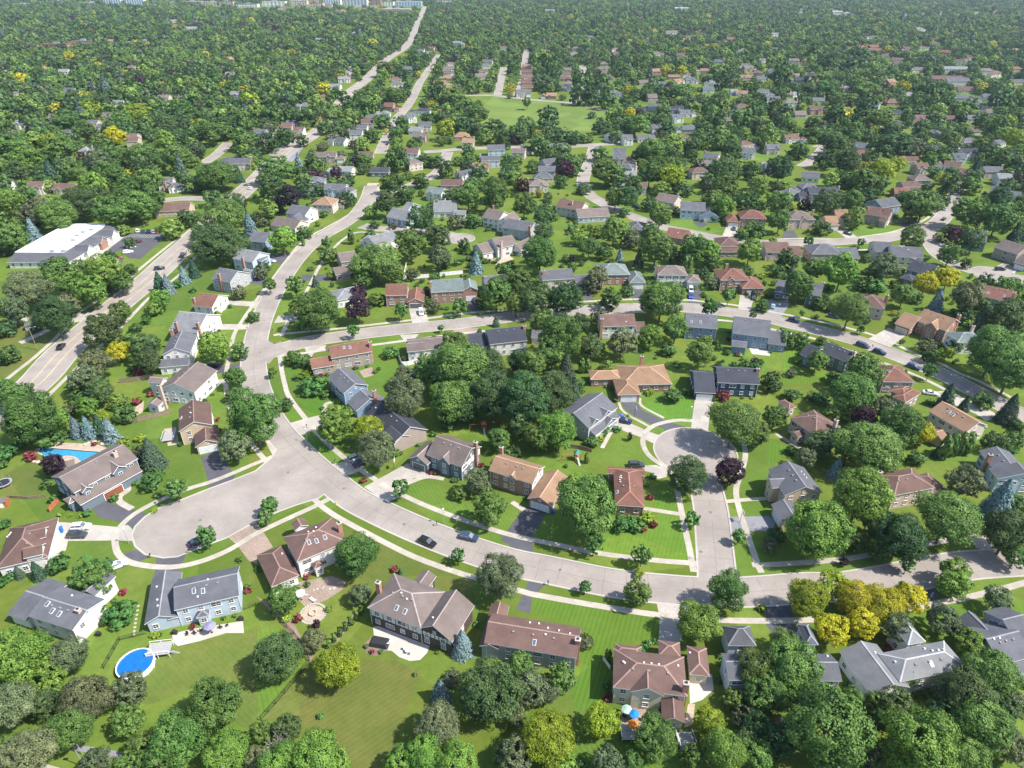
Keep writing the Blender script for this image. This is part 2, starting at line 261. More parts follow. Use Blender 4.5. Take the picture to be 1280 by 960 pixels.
DR = '''k A2 1005,365 1090,332 1175,460 1165,475 1050,525 1040,490
k A2 460,620 525,585 680,632 750,655 680,722 600,690 490,665
c A2 300,690 590,715 640,705 690,755 660,785 580,782 340,785 330,830 240,890 250,760
k A2 615,850 680,828 745,865 690,892 640,890
k A2 530,895 595,868 635,905 575,937
k A2 785,862 930,853 885,960 A3 870,25 750,45 770,0
b A2 1140,765 1285,690 1285,900 1245,885 1185,805
b B2 0,692 40,745 85,815 0,862
c B2 165,197 240,175 392,138 380,165 330,215 270,240 215,258
c B2 380,400 460,385 545,412 530,430 455,458
c B2 540,515 760,395 845,440 930,478 850,468 790,470 750,505 745,560 650,590
k C2 -20,800 -60,780 60,620 90,612 175,640 102,760 105,845 0,822
c C2 570,412 720,405 780,430 772,465 730,475 690,440 600,425
k C2 545,85 625,95 650,130 760,180 870,215 780,240 740,215 680,195 600,150 560,120
c C2 510,185 600,200 690,240 745,258 735,310 640,265 560,235 500,205
c C2 915,70 1012,80 990,130 980,240 895,225 900,180
g C2 1080,665 1290,660 1290,735 1095,738
g D2 -5,660 40,680 25,728 -5,732
k C3 90,15 165,42 100,110 90,190 20,165 60,80
c C3 718,115 872,128 885,190 840,335 735,325 738,200
k D3 -10,140 115,145 130,235 200,330 60,332 -10,245
k D3 785,30 850,60 858,130 810,140
c B1 -20,545 70,545 45,585 -20,580
k B1 -20,430 135,438 112,472 -20,462
k B1 25,320 215,298 190,362 30,352
k B1 325,175 395,185 350,205 318,200
k B1 232,412 400,415 390,447 225,442
c B1 110,620 232,612 200,645 90,655
c B1 762,575 842,575 862,640 855,668 785,670
k B1 1045,540 1105,535 1125,600 1085,606
c B1 238,775 352,765 340,790 290,805 272,832
c B1 720,715 815,710 785,745 755,765
b B1 975,680 1110,680 1110,700 1000,705
k C1 345,490 380,485 415,548 375,552
k C1 600,485 652,490 648,545 605,545
k C1 878,485 945,485 940,555 878,555
c C1 1140,515 1212,520 1188,605 1130,598
k C1 900,150 960,150 980,165 940,178
c C1 1072,172 1128,175 1130,215 1045,235
k D1 80,195 130,192 155,232 70,232
c D1 328,183 392,190 480,245 415,250
k D1 630,150 700,153 780,178 720,195
c D1 600,680 705,705 600,785 500,735
g D1 -5,540 112,553 62,630 -5,615
c D1 1180,365 1245,385 1225,425 1160,410
k A1 955,878 1135,868 1210,848 1200,885 1130,905 955,907
c A1 965,940 1170,935 1230,940 1230,960 965,962
c A1 1115,540 1290,550 1290,575 1115,562
c A1 1055,660 1290,662 1280,688 1080,688
k A1 1220,430 1290,430 1290,455 1230,455
c A1 375,612 475,598 490,605 425,645 370,652
c A1 50,640 180,620 180,640 60,655
c A1 90,750 240,680 260,690 110,760
k A1 640,205 800,210 830,225 700,335 640,330 600,285
k A1 545,285 610,220 640,240 600,290 560,310
c A1 440,335 610,215 625,222 460,350
k A1 540,320 620,330 600,390 500,350
k A0 1090,795 1240,770 1270,785 1120,825
c B1 -40,760 A1 1240,690 1230,700
c D2 820,40 870,35 950,55 1060,108 1165,160 1090,185 1040,150 900,90
c D2 1020,770 1125,755 1145,790 1100,830 1040,820
w A3 860,290 960,265 1215,225 1220,285 1130,285 1000,325 890,350 865,330
b B3 185,35 380,0 450,25 430,70 360,115 330,130 240,150 205,110
t B3 228,195 250,155 290,145 330,155 345,190 325,220 285,235 245,225
w B3 585,255 640,245 870,345 855,385 820,420 770,425 715,405 680,375 640,370 590,300
s B3 540,340 585,300 650,375 600,402 550,385
s B3 495,180 525,165 360,400 330,395 400,290
s B3 0,100 130,240 230,370 270,430 290,400 240,330 190,240 150,180
w C3 885,500 1000,490 1008,570 950,620 890,640
t C3 880,640 915,640 905,740 860,760
b C3 545,665 745,650 740,720 600,740 545,745
t A2 170,330 240,290 480,300 560,330 480,380 400,410 300,380 240,375
t A2 820,225 880,215 895,300 840,310
b B1 515,895 580,875 590,915 540,930
w C1 1180,770 1290,760 1290,820 1200,810
t A2 720,85 715,140 680,160 660,130
t B1 1160,320 1240,300 1290,335 1200,365
g B0 60,775 200,690 275,690 180,810
t B0 560,915 615,915 620,960 530,960
g A3 370,840 700,895 770,935 740,965 600,915 380,872
c A3 150,925 230,940 320,965 130,965
s D3 40,700 130,720 150,850 60,900 0,850
w C0 455,10 470,10 470,20 450,20'''
DR = [l for l in DR.split('\n') if not l.startswith('w C0') and not l.startswith('c B1 -40')]
DNAME = {'k': 'asphalt_driveway', 'c': 'concrete_driveway', 'b': 'brick_paving', 'g': 'worn_driveway', 't': 'stone_patio', 's': 'mulch_bed', 'w': 'concrete_patio'}
for i, l in enumerate(DR):
    k = 'd%d' % i; CLS[k] = (DNAME[l[0]], M_DRIVE[l[0]], .02 if l[0] != 's' else .012, 60); addpoly(k, gpts(l[2:]))
LW = '''a C2 460,750 505,720 710,745 730,660 845,662 890,885 700,862 430,835
b C2 480,340 540,240 640,275 690,370 730,405 560,410 400,380 400,340
a C2 650,110 760,70 870,10 905,60 900,175 800,178 690,150
a C2 715,480 820,500 838,635 715,628
b C2 1120,480 1290,400 1290,565 1115,575
b C2 1140,600 1290,590 1290,655 1145,660
y B3 25,725 120,600 270,430 400,420 540,420 700,420 830,480 760,640 700,850 640,960 380,960 340,800 200,720
b B3 0,260 200,250 260,420 20,720 0,720
z A3 1290,260 1290,800 1150,720 960,560 760,640 600,640 520,600 600,540 770,480 780,400 900,350 1150,290
n A3 420,400 600,120 760,0 720,290 600,310 520,460
z B2 330,625 450,700 700,840 1000,960 B3 680,0 640,60 520,160 430,90 430,20 520,0
y B3 720,0 760,0 1100,10 1090,140 1000,60 940,70 830,0
a C3 110,110 400,150 735,210 735,330 650,320 480,340 420,420 360,260 100,180
a C3 380,300 510,340 500,560 480,620 330,680 300,600
b C3 300,850 540,800 940,820 960,960 300,960
a B2 120,80 170,70 230,185 175,195
a B2 190,30 370,30 350,130 270,175
b B2 225,260 290,240 440,380 380,400
b B2 760,480 900,500 1070,600 1290,650 1290,740 1060,685 900,620 760,560
b B2 800,130 1050,200 1200,250 1180,320 1100,290 940,230 820,300
n A2 590,240 860,160 960,340 1040,480 900,560 640,600 640,540 800,500 600,380
n A2 20,440 220,400 230,600 20,600
y A2 0,430 200,395 210,560 20,560
n A2 350,790 570,785 590,850 540,880 590,950 300,960 320,850
n A3 0,120 100,60 260,0 120,-40 60,20
a D2 0,280 130,340 0,400
n D2 760,400 1040,350 1060,380 880,480 740,420
a D1 100,720 270,760 160,800 120,900 300,910 280,960 60,960
b D1 440,200 620,160 760,165 640,200 480,220
y A1 0,700 60,650 300,700 180,810 30,935 0,920
n A1 740,600 860,500 1050,420 1060,480 960,560 850,660 840,720 740,680
p C0 0,500 300,520 480,560 440,590 380,690 140,660 0,640
p B0 1100,560 1200,470 1290,500 1290,640 1160,660 1130,620
p A0 735,375 875,370 890,400 860,420 740,430
a D0 0,880 120,890 100,930 0,920
a D0 1180,550 1260,560 1240,590 1190,580
b B1 120,810 250,800 290,880 280,910 200,930 150,920
b B1 590,760 740,750 720,830 700,900 640,960 580,950 600,830
b C1 1040,650 1100,660 1060,760 1290,820 1290,900 1010,880 1010,760
n C1 210,250 330,270 430,330 580,280 620,300 560,350 340,380 220,370
n C1 650,810 860,770 870,820 850,860 660,850'''.split('\n')
LNAME = {'a': 'striped_lawn', 'b': 'striped_lawn', 'y': 'dry_lawn', 'z': 'dry_lawn', 'p': 'park_grass', 'n': 'lawn'}
for i, l in enumerate(LW):
    k = 'l%d' % i; CLS[k] = (LNAME[l[0]], M_LAWN[l[0]], 0, 10); addpoly(k, gpts(l[2:]))
CLS['pool'] = ('pool_floor', M_GROUND, -1.4, 95)
FPOOL = smooth(gpts('A2 192,345 205,318 300,322 420,332 502,340 470,362 440,385 400,388 375,368 330,362 290,372 240,368 192,345'), 3)[:-1]
addpoly('pool', FPOOL)
BIG = 6400; addpoly('grass', [(-BIG, -600), (BIG, -600), (BIG, 9400), (-BIG, 9400)])
def partition():
    V = []; E = []; PP = []
    for k, p in POLY:
        o = len(V); n = len(p); V += [Vector((x, y)) for x, y in p]; E += [(o+i, o+(i+1) % n) for i in range(n)]; PP.append((k, np.array(p)))
    vs, es, fs, ov, oe, of = delaunay_2d_cdt(V, E, [], 0, 1e-3)
    X = np.array([[v.x, v.y] for v in vs]); FA = np.array(fs); C = X[FA].mean(1); best = np.full(len(fs), -1.0); who = np.zeros(len(fs), int)
    for i, (k, p) in enumerate(PP):
        pr = CLS[k][3]+(int(k[1:])*.001 if k[1:].isdigit() else 0); mn = p.min(0); mx = p.max(0)
        idx = np.nonzero((C[:,0] > mn[0]) & (C[:,0] < mx[0]) & (C[:,1] > mn[1]) & (C[:,1] < mx[1]) & (best < pr))[0]
        if not len(idx): continue
        c = C[idx]; ins = np.zeros(len(idx), bool)
        for j in range(len(p)):
            ax, ay = p[j]; bx, by = p[j-1]
            if ay == by: continue
            ins ^= ((ay > c[:,1]) != (by > c[:,1])) & (c[:,0] < (bx-ax)*(c[:,1]-ay)/(by-ay)+ax)
        best[idx[ins]] = pr; who[idx[ins]] = i
    cls = [PP[i][0] if b_ >= 0 else 'grass' for i, b_ in zip(who, best)]
    edge = {}
    for i, f in enumerate(fs):
        for a, b in zip(f, f[1:]+f[:1]): edge[(a, b)] = i
    out = {}
    for i, (f, c) in enumerate(zip(fs, cls)):
        z = CLS[c][2]; mb = out.setdefault(c, ({}, [], []))
        def vi(a, zz):
            k = (a, zz)
            if k not in mb[0]: mb[0][k] = len(mb[1]); mb[1].append((vs[a][0], vs[a][1], zz))
            return mb[0][k]
        mb[2].append([vi(a, z) for a in f])
        for a, b in zip(f, f[1:]+f[:1]):
            j = edge.get((b, a))
            if j is not None:
                z2 = CLS[cls[j]][2]
                if z2 < z-1e-4: mb[2].append([vi(b, z), vi(a, z), vi(a, z2), vi(b, z2)])
    for c, (_, v, f) in out.items():
        me = bpy.data.meshes.new(CLS[c][0]); me.from_pydata(v, [], f); me.materials.append(CLS[c][1]); me.update()
        struct(link(CLS[c][0], me))
partition()
# far ground under the woods, 6 mm above the sheet, beyond the built streets on the left and right
def inpoly(p, poly):
    r = False; n = len(poly)
    for i in range(n):
        a = poly[i]; b = poly[i-1]
        if (a[1] > p[1]) != (b[1] > p[1]) and p[0] < (b[0]-a[0])*(p[1]-a[1])/(b[1]-a[1])+a[0]: r = not r
    return r
# painted lines on the main road
def lane(P, off, wd, name, mat, dash=None, z=-.074):
    Q = offs(P, off); L = offs(Q, wd/2); R = offs(Q, -wd/2); mb = MB(); acc = 0
    for i in range(len(Q)-1):
        seg = (Q[i+1]-Q[i]).length; n = max(1, int(seg/3)) if dash else 1
        for k in range(n):
            if dash and int((acc+seg*k/n)/dash) % 2: continue
            t0, t1 = k/n, (k+1)/n; mb.add([(*R[i].lerp(R[i+1], t0), z), (*R[i].lerp(R[i+1], t1), z), (*L[i].lerp(L[i+1], t1), z), (*L[i].lerp(L[i+1], t0), z)], [(0,1,2,3)])
        acc += seg
    struct(mb.build(name, mat))
AP = [p for p in ARTP if p.y < 900]
lane(AP, 1.75, .16, 'lane_line', M_LINE); lane(AP, -1.75, .16, 'lane_line', M_LINE); lane(AP, 2.05, .12, 'lane_line', M_LINE, 3); lane(AP, -2.05, .12, 'lane_line', M_LINE, 3)
# tar-sealed joints between the street slabs
M_TAR = flat('joint_tar', (.15, .135, .12), .8, .1, .4, 2)
rj = random.Random(8)
for P, wd in (PATHS_W[1], PATHS_W[2], PATHS_W[3]):
    mb = MB(); acc = 0
    for i in range(len(P)-1):
        if P[i].y > 330: continue
        a, b = P[i], P[i+1]; d = (b-a); l = d.length; t = d.normalized() if l > 0 else None; nrm = Vector((-t.y, t.x)); s0 = acc; acc += l
        k = int(s0/5.2)
        while (k+1)*5.2 < acc:
            k += 1; c = a+t*(k*5.2-s0)
            if rj.random() < .8: mb.box((c.x, c.y, -.077), (.07, wd-.3, .002), 0, math.atan2(t.y, t.x)+rj.uniform(-.03, .03))
        c = (a+b)/2+nrm*rj.uniform(-.04, .04)
        if rj.random() < .9: mb.box((c.x, c.y, -.0775), (l, .07, .002), 0, math.atan2(t.y, t.x))
    struct(mb.build('road_joint', M_TAR))
for px, py in ((360, 590), (505, 655), (700, 712), (860, 736), (888, 640), (325, 440), (430, 610), (1000, 735), (330, 400), (250, 650), (600, 402), (900, 390)):
    c = at(px, py); mb = MB(); mb.lathe((c.x, c.y, -.079), [(.4, 0), (.38, .012), (.01, .012)], 12); struct(mb.build('manhole_cover', M_TAR))
# parking bay stripes
mb = MB(); a = at(*T('A1', 700, 335)); 
for t, u, n in ((T('A1', 655, 210), T('A1', 815, 215), 12),):
    p, q = at(*t), at(*u); d = (q-p)/n; v = Vector((-d.y, d.x, 0)).normalized()*-5
    for i in range(n+1): c = p+d*i+v*.5; mb.box((c.x, c.y, .026), (.12, 5, .004), 0, math.atan2(v.y, v.x)-math.pi/2)
struct(mb.build('parking_line', M_WLINE))
# pool water and basin for the freeform pool
# ---------------------------------------------------------------- houses
HOUSES = []                       # (short phrase, centre, radius, object, photo px)
WMESH = {}
def winmesh(wd, ht, style):
    k = (wd, ht, style)
    if k not in WMESH:
        f = MB(); t = .09
        f.box((0, -.03, ht/2-t/2), (wd, .1, t)); f.box((0, -.05, -ht/2+t/2), (wd+.12, .16, t)); f.box((-wd/2+t/2, -.03, 0), (t, .1, ht-2*t-.01)); f.box((wd/2-t/2, -.03, 0), (t, .1, ht-2*t-.01))
        f.box((0, -.025, 0), (.05, .06, ht-2*t-.01)); f.box((0, -.022, 0), (wd-2*t-.01, .05, .05))
        if style == 's':
            for s_ in (-1, 1): f.box((s_*(wd/2+.24), -.03, 0), (.36, .07, ht), 1)
        p = MB(); p.box((0, .0, 0), (wd-t, .03, ht-t)); WMESH[k] = (f, p, {})
    return WMESH[k]
def window(parent, c, rz, wd=1.3, ht=1.25, style='', trim=None, near=True, shut=None):
    f, p, cache = winmesh(wd, ht, style); trim = trim or M_TRIM; key = (trim.name, shut.name if shut else '', near)
    if key not in cache:
        if near: cache[key] = (f.mesh('window', [trim, shut or M_BLACK]), p.mesh('pane', M_GLASS))
        else:
            g = MB(); g.v = list(f.v); g.f = [list(x) for x in f.f]; g.m = list(f.m); o = len(g.v); g.v += p.v; g.f += [[i+o for i in x] for x in p.f]; g.m += [2]*len(p.f); cache[key] = (g.mesh('window', [trim, shut or M_BLACK, M_GLASS]), None)
    a, b = cache[key]; o = link('window', a, parent, c, rz)
    if b: link('pane', b, o)
    return o
GD = {}
def garage(parent, c, rz, wd, mat):
    k = (round(wd, 1), mat.name)
    if k not in GD:
        m = MB()
        for i in range(4): m.box((0, -.04, .3+i*.54), (wd, .06, .5)); m.box((0, -.02, .57+i*.54), (wd, .04, .04), 0)
        m.box((0, -.05, 2.24), (wd+.3, .1, .14), 1)
        for s_ in (-1, 1): m.box((s_*(wd/2+.08), -.05, 1.08), (.14, .1, 2.16), 1)
        GD[k] = m.mesh('garage_door', [mat, M_TRIM])
    return link('garage_door', GD[k], parent, c, rz)
def door(parent, c, rz, mat):
    k = ('door', mat.name)
    if k not in GD:
        m = MB(); m.box((0, -.04, 1.05), (.95, .08, 2.1)); m.box((0, -.05, 2.16), (1.2, .12, .12), 1)
        for s_ in (-1, 1): m.box((s_*.55, -.05, 1.05), (.12, .12, 2.1), 1)
        m.box((0, -.5, .08), (1.8, 1.0, .16), 1); h = MB(); h.box((.36, -.11, 1.0), (.05, .06, .16)); GD[k] = (m.mesh('door', [mat, M_TRIM]), h.mesh('handle', M_METAL))
    o = link('door', GD[k][0], parent, c, rz); link('handle', GD[k][1], o); return o
class Block: pass
def mkblock(spec, theta0):
    w_ = spec.split(); tile = 'F'; P = []; D = None; B = Block(); B.opt = []; B.he = 5.4; B.type = 'g'; B.slope = .5; raw = []
    for t in w_:
        if t[0] in 'ABCDF' and (len(t) == 1 or t[1:].isdigit()) and len(t) <= 2: tile = t
        elif ',' in t: x, y = map(float, t.split(',')); raw.append((x, y) if tile == 'F' else T(tile, x, y))
        elif t[0] == 'd' and t[1:].replace('.', '').isdigit(): D = float(t[1:])
        elif t.replace('.', '').isdigit(): B.he = float(t)
        elif t in ('g', 'y', 'h', 's', 'f'): B.type = t
        elif t[0] == 'm': B.slope = float(t[1:])
        else: B.opt.append(t)
    a, b = at(*raw[0], B.he), at(*raw[1], B.he); d = b-a; th = math.atan2(d.y, d.x)
    if theta0 is not None:
        k = round((th-theta0)/(math.pi/2)); th2 = theta0+k*math.pi/2; mid = (a+b)/2; L = d.length*math.cos(th-th2); u = Vector((math.cos(th2), math.sin(th2), 0)); a = mid-u*L/2; th = th2
        if abs((th-math.atan2(d.y, d.x)+math.pi) % (2*math.pi)-math.pi) > .5: print('SNAP', spec)
    else: L = d.length
    u = Vector((math.cos(th), math.sin(th), 0)); v = Vector((-u.y, u.x, 0))
    if len(raw) > 2: W = (at(*raw[2], B.he)-a).dot(v)
    else: W = D or 8.5
    if W < 0: a = a+v*W; W = -W
    lim = 16 if 'W' not in B.opt else 40
    if not (2 <= W <= lim) or not (2 <= L <= 30): print('BLOCK %s  L=%.1f W=%.1f' % (spec, L, W))
    if a.y > 235 and 'W' not in B.opt: W = min(W, 12)
    W = min(max(W, 2.2), lim); B.a = a; B.L = L; B.W = W; B.u = u; B.v = v; B.th = th; a.z = 0
    return B
def roofz(B, p, inside=True):
    q = Vector((p[0], p[1], 0))-B.a; x, y = q.dot(B.u), q.dot(B.v)
    if x < 0 or y < 0 or x > B.L or y > B.W: return -1
    if B.type == 'g': return B.he+B.slope*min(y, B.W-y)
    if B.type == 'y': return B.he+B.slope*min(x, B.L-x)
    if B.type == 'h': return B.he+B.slope*min(x, y, B.L-x, B.W-y)
    if B.type == 's': return B.he+B.slope*y
    return B.he
def roofmesh(B, base, rm, cap, oh=0.0):
    m = MB(); L, W, h, s = B.L, B.W, B.he, B.slope; t = .2
    def P(x, y, z): q = B.a+B.u*x+B.v*y-base; return (q.x, q.y, z)
    def slab(q):                       # q: list of (x,y,z) counter-clockwise seen from above
        n = len(q); top = [P(*p) for p in q]; bot = [P(p[0], p[1], p[2]-t) for p in q]
        m.add(top, [tuple(range(n))], 0); m.add(top+bot, [((i+1) % n, i, n+i, n+(i+1) % n) for i in range(n)]+[tuple(range(2*n-1, n-1, -1))], 1)
    def capl(a, b, wd=.16):
        A, Bv = Vector(P(*a)), Vector(P(*b)); d = (Bv-A); r = Vector((-d.y, d.x, 0)).normalized()*wd; z = Vector((0, 0, .05)); n = Vector((0, 0, .01))
        m.add([A-r-n, Bv-r-n, Bv+z, A+z, A+r-n, Bv+r-n], [(0,1,2,3), (3,2,5,4)], 2)
    if B.type == 'g':
        z = h+s*W/2; slab([(0,0,h), (L,0,h), (L,W/2,z), (0,W/2,z)]); slab([(0,W/2,z), (L,W/2,z), (L,W,h), (0,W,h)]); capl((0,W/2,z), (L,W/2,z))
    elif B.type == 'y':
        z = h+s*L/2; slab([(0,0,h), (L/2,0,z), (L/2,W,z), (0,W,h)]); slab([(L/2,0,z), (L,0,h), (L,W,h), (L/2,W,z)]); capl((L/2,0,z), (L/2,W,z))
    elif B.type == 'h':
        if L >= W:
            z = h+s*W/2; r1, r2 = (W/2, W/2, z), (L-W/2+.01, W/2, z)
            slab([(0,0,h), (L,0,h), r2, r1]); slab([(L,W,h), (0,W,h), r1, r2]); slab([(0,W,h), (0,0,h), r1]); slab([(L,0,h), (L,W,h), r2])
            capl(r1, r2); [capl(a, b) for a, b in (((0,0,h), r1), ((0,W,h), r1), ((L,0,h), r2), ((L,W,h), r2))]
        else:
            z = h+s*L/2; r1, r2 = (L/2, L/2, z), (L/2, W-L/2+.01, z)
            slab([(0,0,h), (L,0,h), r1]); slab([(L,0,h), (L,W,h), r2, r1]); slab([(L,W,h), (0,W,h), r2]); slab([(0,W,h), (0,0,h), r1, r2])
            capl(r1, r2); [capl(a, b) for a, b in (((0,0,h), r1), ((L,0,h), r1), ((0,W,h), r2), ((L,W,h), r2))]
    elif B.type == 's': slab([(0,0,h), (L,0,h), (L,W,h+s*W), (0,W,h+s*W)])
    else: slab([(0,0,h), (L,0,h), (L,W,h), (0,W,h)])
    return m
def wallmesh(B, base, o=.4, wm=1):
    m = MB(); L, W, h, s = B.L, B.W, B.he, B.slope; o = min(o, L*.12, W*.12); zt = h-.22
    def P(x, y, z): q = B.a+B.u*x+B.v*y-base; return (q.x, q.y, z)
    x0, x1, y0, y1 = o, L-o, o, W-o; zz = zt+s*o
    c = [P(x0,y0,-.1), P(x1,y0,-.1), P(x1,y1,-.1), P(x0,y1,-.1)]
    if B.type == 'g':
        zr = zt+s*W/2; m.add(c+[P(x0,y0,zz), P(x1,y0,zz), P(x1,y1,zz), P(x0,y1,zz), P(x0,W/2,zr), P(x1,W/2,zr)], [(0,1,5,4), (2,3,7,6), (1,2,6,9,5), (3,0,4,8,7)])
    elif B.type == 'y':
        zr = zt+s*L/2; m.add(c+[P(x0,y0,zz), P(x1,y0,zz), P(x1,y1,zz), P(x0,y1,zz), P(L/2,y0,zr), P(L/2,y1,zr)], [(0,1,5,8,4), (1,2,6,5), (2,3,7,9,6), (3,0,4,7)])
    elif B.type == 's':
        z1 = zt+s*(W-o); m.add(c+[P(x0,y0,zz), P(x1,y0,zz), P(x1,y1,z1), P(x0,y1,z1)], [(0,1,5,4), (1,2,6,5), (2,3,7,6), (3,0,4,7)])
    else:
        zq = zz if B.type == 'h' else zt; m.add(c+[P(x0,y0,zq), P(x1,y0,zq), P(x1,y1,zq), P(x0,y1,zq)], [(0,1,5,4), (1,2,6,5), (2,3,7,6), (3,0,4,7)])
    return m
VENTM = None
def house(short, label, wallc, roofc, blocks, feats='', near=True, name='house', cat='house', group=None, gdoor='w', brickf=None, shut=None, theta=None, seed=None):
    global VENTM
    R = random.Random(seed or hash(short) % 9999 if False else sum(map(ord, short+label)))
    BL = []; th = theta
    for s_ in blocks:
        b = s_ if isinstance(s_, Block) else mkblock(s_, th)
        if th is None: th = b.th
        BL.append(b)
    B0 = BL[0]; base = B0.a+B0.u*B0.L/2+B0.v*B0.W/2
    root = empty(name, base); tag(root, label, cat, group); wm = WALL[wallc]; rm = ROOF[roofc]; gm = {'w': M_GDOOR, 'r': M_GDOORR, 'd': M_GDARK, 't': M_GTAN}[gdoor]
    shm = {'k': M_BLACK, 'g': M_METAL, 'w': M_WHITE}.get(shut)
    roofs = []
    for i, B in enumerate(BL):
        lowf = brickf and 'B' in B.opt
        wallmesh(B, base).build('wall', WALL[brickf] if lowf else wm, root)
        roofs.append(roofmesh(B, base, rm, None).build('roof', [rm, M_TRIM, M_CAP[roofc]], root))
        if 'N' in B.opt: continue
        o = min(.4, B.L*.12, B.W*.12); sides = [(B.a+B.u*o+B.v*o, B.u, B.L-2*o, -B.v), (B.a+B.u*(B.L-o)+B.v*o, B.v, B.W-2*o, B.u), (B.a+B.u*(B.L-o)+B.v*(B.W-o), -B.u, B.L-2*o, B.v), (B.a+B.u*o+B.v*(B.W-o), -B.v, B.W-2*o, -B.u)]
        g = [int(x[1]) for x in B.opt if x[0] == 'G']; fr = [int(x[1]) for x in B.opt if x[0] == 'F']
        def free(q, z, me=B):
            for C in BL:
                if C is me: continue
                if roofz(C, q) > z: return False
            return True
        for k, (p0, d, ln, n) in enumerate(sides):
            rz = math.atan2(d.y, d.x); camside = n.dot(Vector((0, 0, 30))-(p0+d*ln/2)) > 0
            if not near and not camside: continue
            if k in g:
                wd = 4.9 if ln > 5.9 else (2.7 if ln < 4.9 else 3.9)
                c = p0+d*ln/2+n*.01; garage(root, (c.x-base.x, c.y-base.y, 0), rz, wd, gm)
                if ln > 10: c = p0+d*(ln-2)+n*.01
                if B.type == 'y' and near: c = p0+d*ln/2+n*.02; window(root, (c.x-base.x, c.y-base.y, B.he+.35), rz, .8, .7, '', None, near)
                continue
            nf = max(1, round((ln-1)/(3.0 if near else 3.6))); fl = [1.55] if B.he < 4.2 else [1.55, B.he-1.35]
            if ln < 2.6: nf = 1
            dk = nf//2 if k in fr else -1
            for z in fl:
                for j in range(nf):
                    q = p0+d*(ln*(j+.5)/nf)+n*.02
                    if not free(q+n*.25, z+.3): continue
                    L3 = (q.x-base.x, q.y-base.y, z)
                    if j == dk and z < 2: door(root, (L3[0], L3[1], .05), rz, M_DOORS[R.randrange(3)]); continue
                    if near and (k == 0 or ln > 9) and j != nf-1 and R.random() < .28: window(root, L3, rz, 2.2, 1.25, '', None, near)
                    elif (k in (1, 3) and R.random() < .3): continue
                    else: window(root, L3, rz, 1.15 if near else 1.3, 1.3, 's' if shut else '', None, near, shm)
            if (B.type == 'g' and k in (1, 3) or B.type == 'y' and k in (0, 2)) and near and ln > 6 and B.he > 4:
                q = p0+d*ln/2+n*.02
                if free(q+n*.3, B.he+.6): window(root, (q.x-base.x, q.y-base.y, B.he+.45), rz, .7, .8, '', None, near)
    # features: C chimney top px, K skylight px, V vent px
    w_ = feats.split(); tile = 'F'; mode = 'C'
    def hit(px, py):
        d = ray(px, py); t = (13-CAM_H)/d.z
        for i in range(500):
            p = Vector((0, 0, CAM_H))+d*(t+i*.05)
            if p.z < 2: return None
            for j, B in enumerate(BL):
                if roofz(B, p) > p.z: return p, j
    for t in w_:
        if t in ('C', 'P', 'K', 'V'): mode = t; continue
        if ',' not in t: tile = t; continue
        x, y = map(float, t.split(',')); px, py = (x, y) if tile == 'F' else T(tile, x, y)
        if mode in 'CP':
            zt = B0.he+B0.slope*min(B0.L, B0.W)/2+.5; p = at(px, py, zt); m = MB(); m.box((0, 0, zt/2), (1.0, .8, zt), 0, th); m.box((0, 0, zt+.08), (1.2, 1.0, .16), 1, th); m.box((0, 0, zt+.3), (.4, .4, .3), 2, th)
            best = min(range(len(BL)), key=lambda j: ((BL[j].a+BL[j].u*BL[j].L/2+BL[j].v*BL[j].W/2)-p).length)
            Bb = BL[best]; q = p-Bb.a; xx, yy = q.dot(Bb.u), q.dot(Bb.v); xx = min(max(xx, .1), Bb.L-.1); yy = min(max(yy, .1), Bb.W-.1); p = Bb.a+Bb.u*xx+Bb.v*yy
            m.build('chimney', [M_BRICK if mode == 'C' else M_PBRICK, M_KERB, M_BLACK], roofs[best], (p.x-base.x, p.y-base.y, 0))
        else:
            hh = hit(px, py)
            if not hh: continue
            p, j = hh; B = BL[j]; e = .3; gx = (roofz(B, p+B.u*e)-roofz(B, p-B.u*e))/(2*e); gy = (roofz(B, p+B.v*e)-roofz(B, p-B.v*e))/(2*e)
            if abs(gx) > 2 or abs(gy) > 2: gx = gy = 0
            nn = (Vector((0, 0, 1))-B.u*gx-B.v*gy).normalized(); X = (B.u+Vector((0, 0, gx))).normalized(); Y = nn.cross(X); Mx = Matrix((X, Y, nn)).transposed().to_4x4(); Mx.translation = Vector((p.x-base.x, p.y-base.y, roofz(B, p)))
            m = MB()
            if mode == 'K': m.box((0, 0, .06), (.75, 1.2, .14), 0, 0, Mx); m.box((0, 0, .14), (.6, 1.05, .03), 1, 0, Mx); m.build('skylight', [M_TRIM, M_SKYL], roofs[j])
            else: m.box((0, 0, .12), (.32, .32, .24), 0, 0, Mx); m.build('roof_vent', M_WHITE, roofs[j])
    if near:                     # small attic vents beside the ridge of the main roof
        B = B0; m = MB()
        for j in range(3):
            along = (.3+.2*j+R.uniform(-.04, .04))*(B.L if B.type != 'y' else B.W); off = (B.W if B.type != 'y' else B.L)*.5-1.1
            p = B.a+(B.u*along+B.v*off if B.type != 'y' else B.v*along+B.u*off); z = roofz(B, p)
            if VENTM is None: q_ = MB(); q_.box((0, 0, .1), (.42, .42, .22)); VENTM = q_.mesh('roof_vent', flat('roof_vent_metal', (.25, .23, .22)))
            if all(roofz(C, p) < z for C in BL[1:]): link('roof_vent', VENTM, roofs[0], (p.x-base.x, p.y-base.y, z), B.th)
        # downpipes and gutters show as thin white lines
        for c in ((0, 0), (B.L, 0)):
            p = B.a+B.u*(.35 if c[0] == 0 else B.L-.35)+B.v*.33-base; m.box((p.x, p.y, B.he/2-.1), (.09, .09, B.he-.3), 0, B.th); m.build('downpipe', M_TRIM, root); m = MB()
    cc = sum(((b.a+b.u*b.L/2+b.v*b.W/2) for b in BL), Vector())/len(BL)
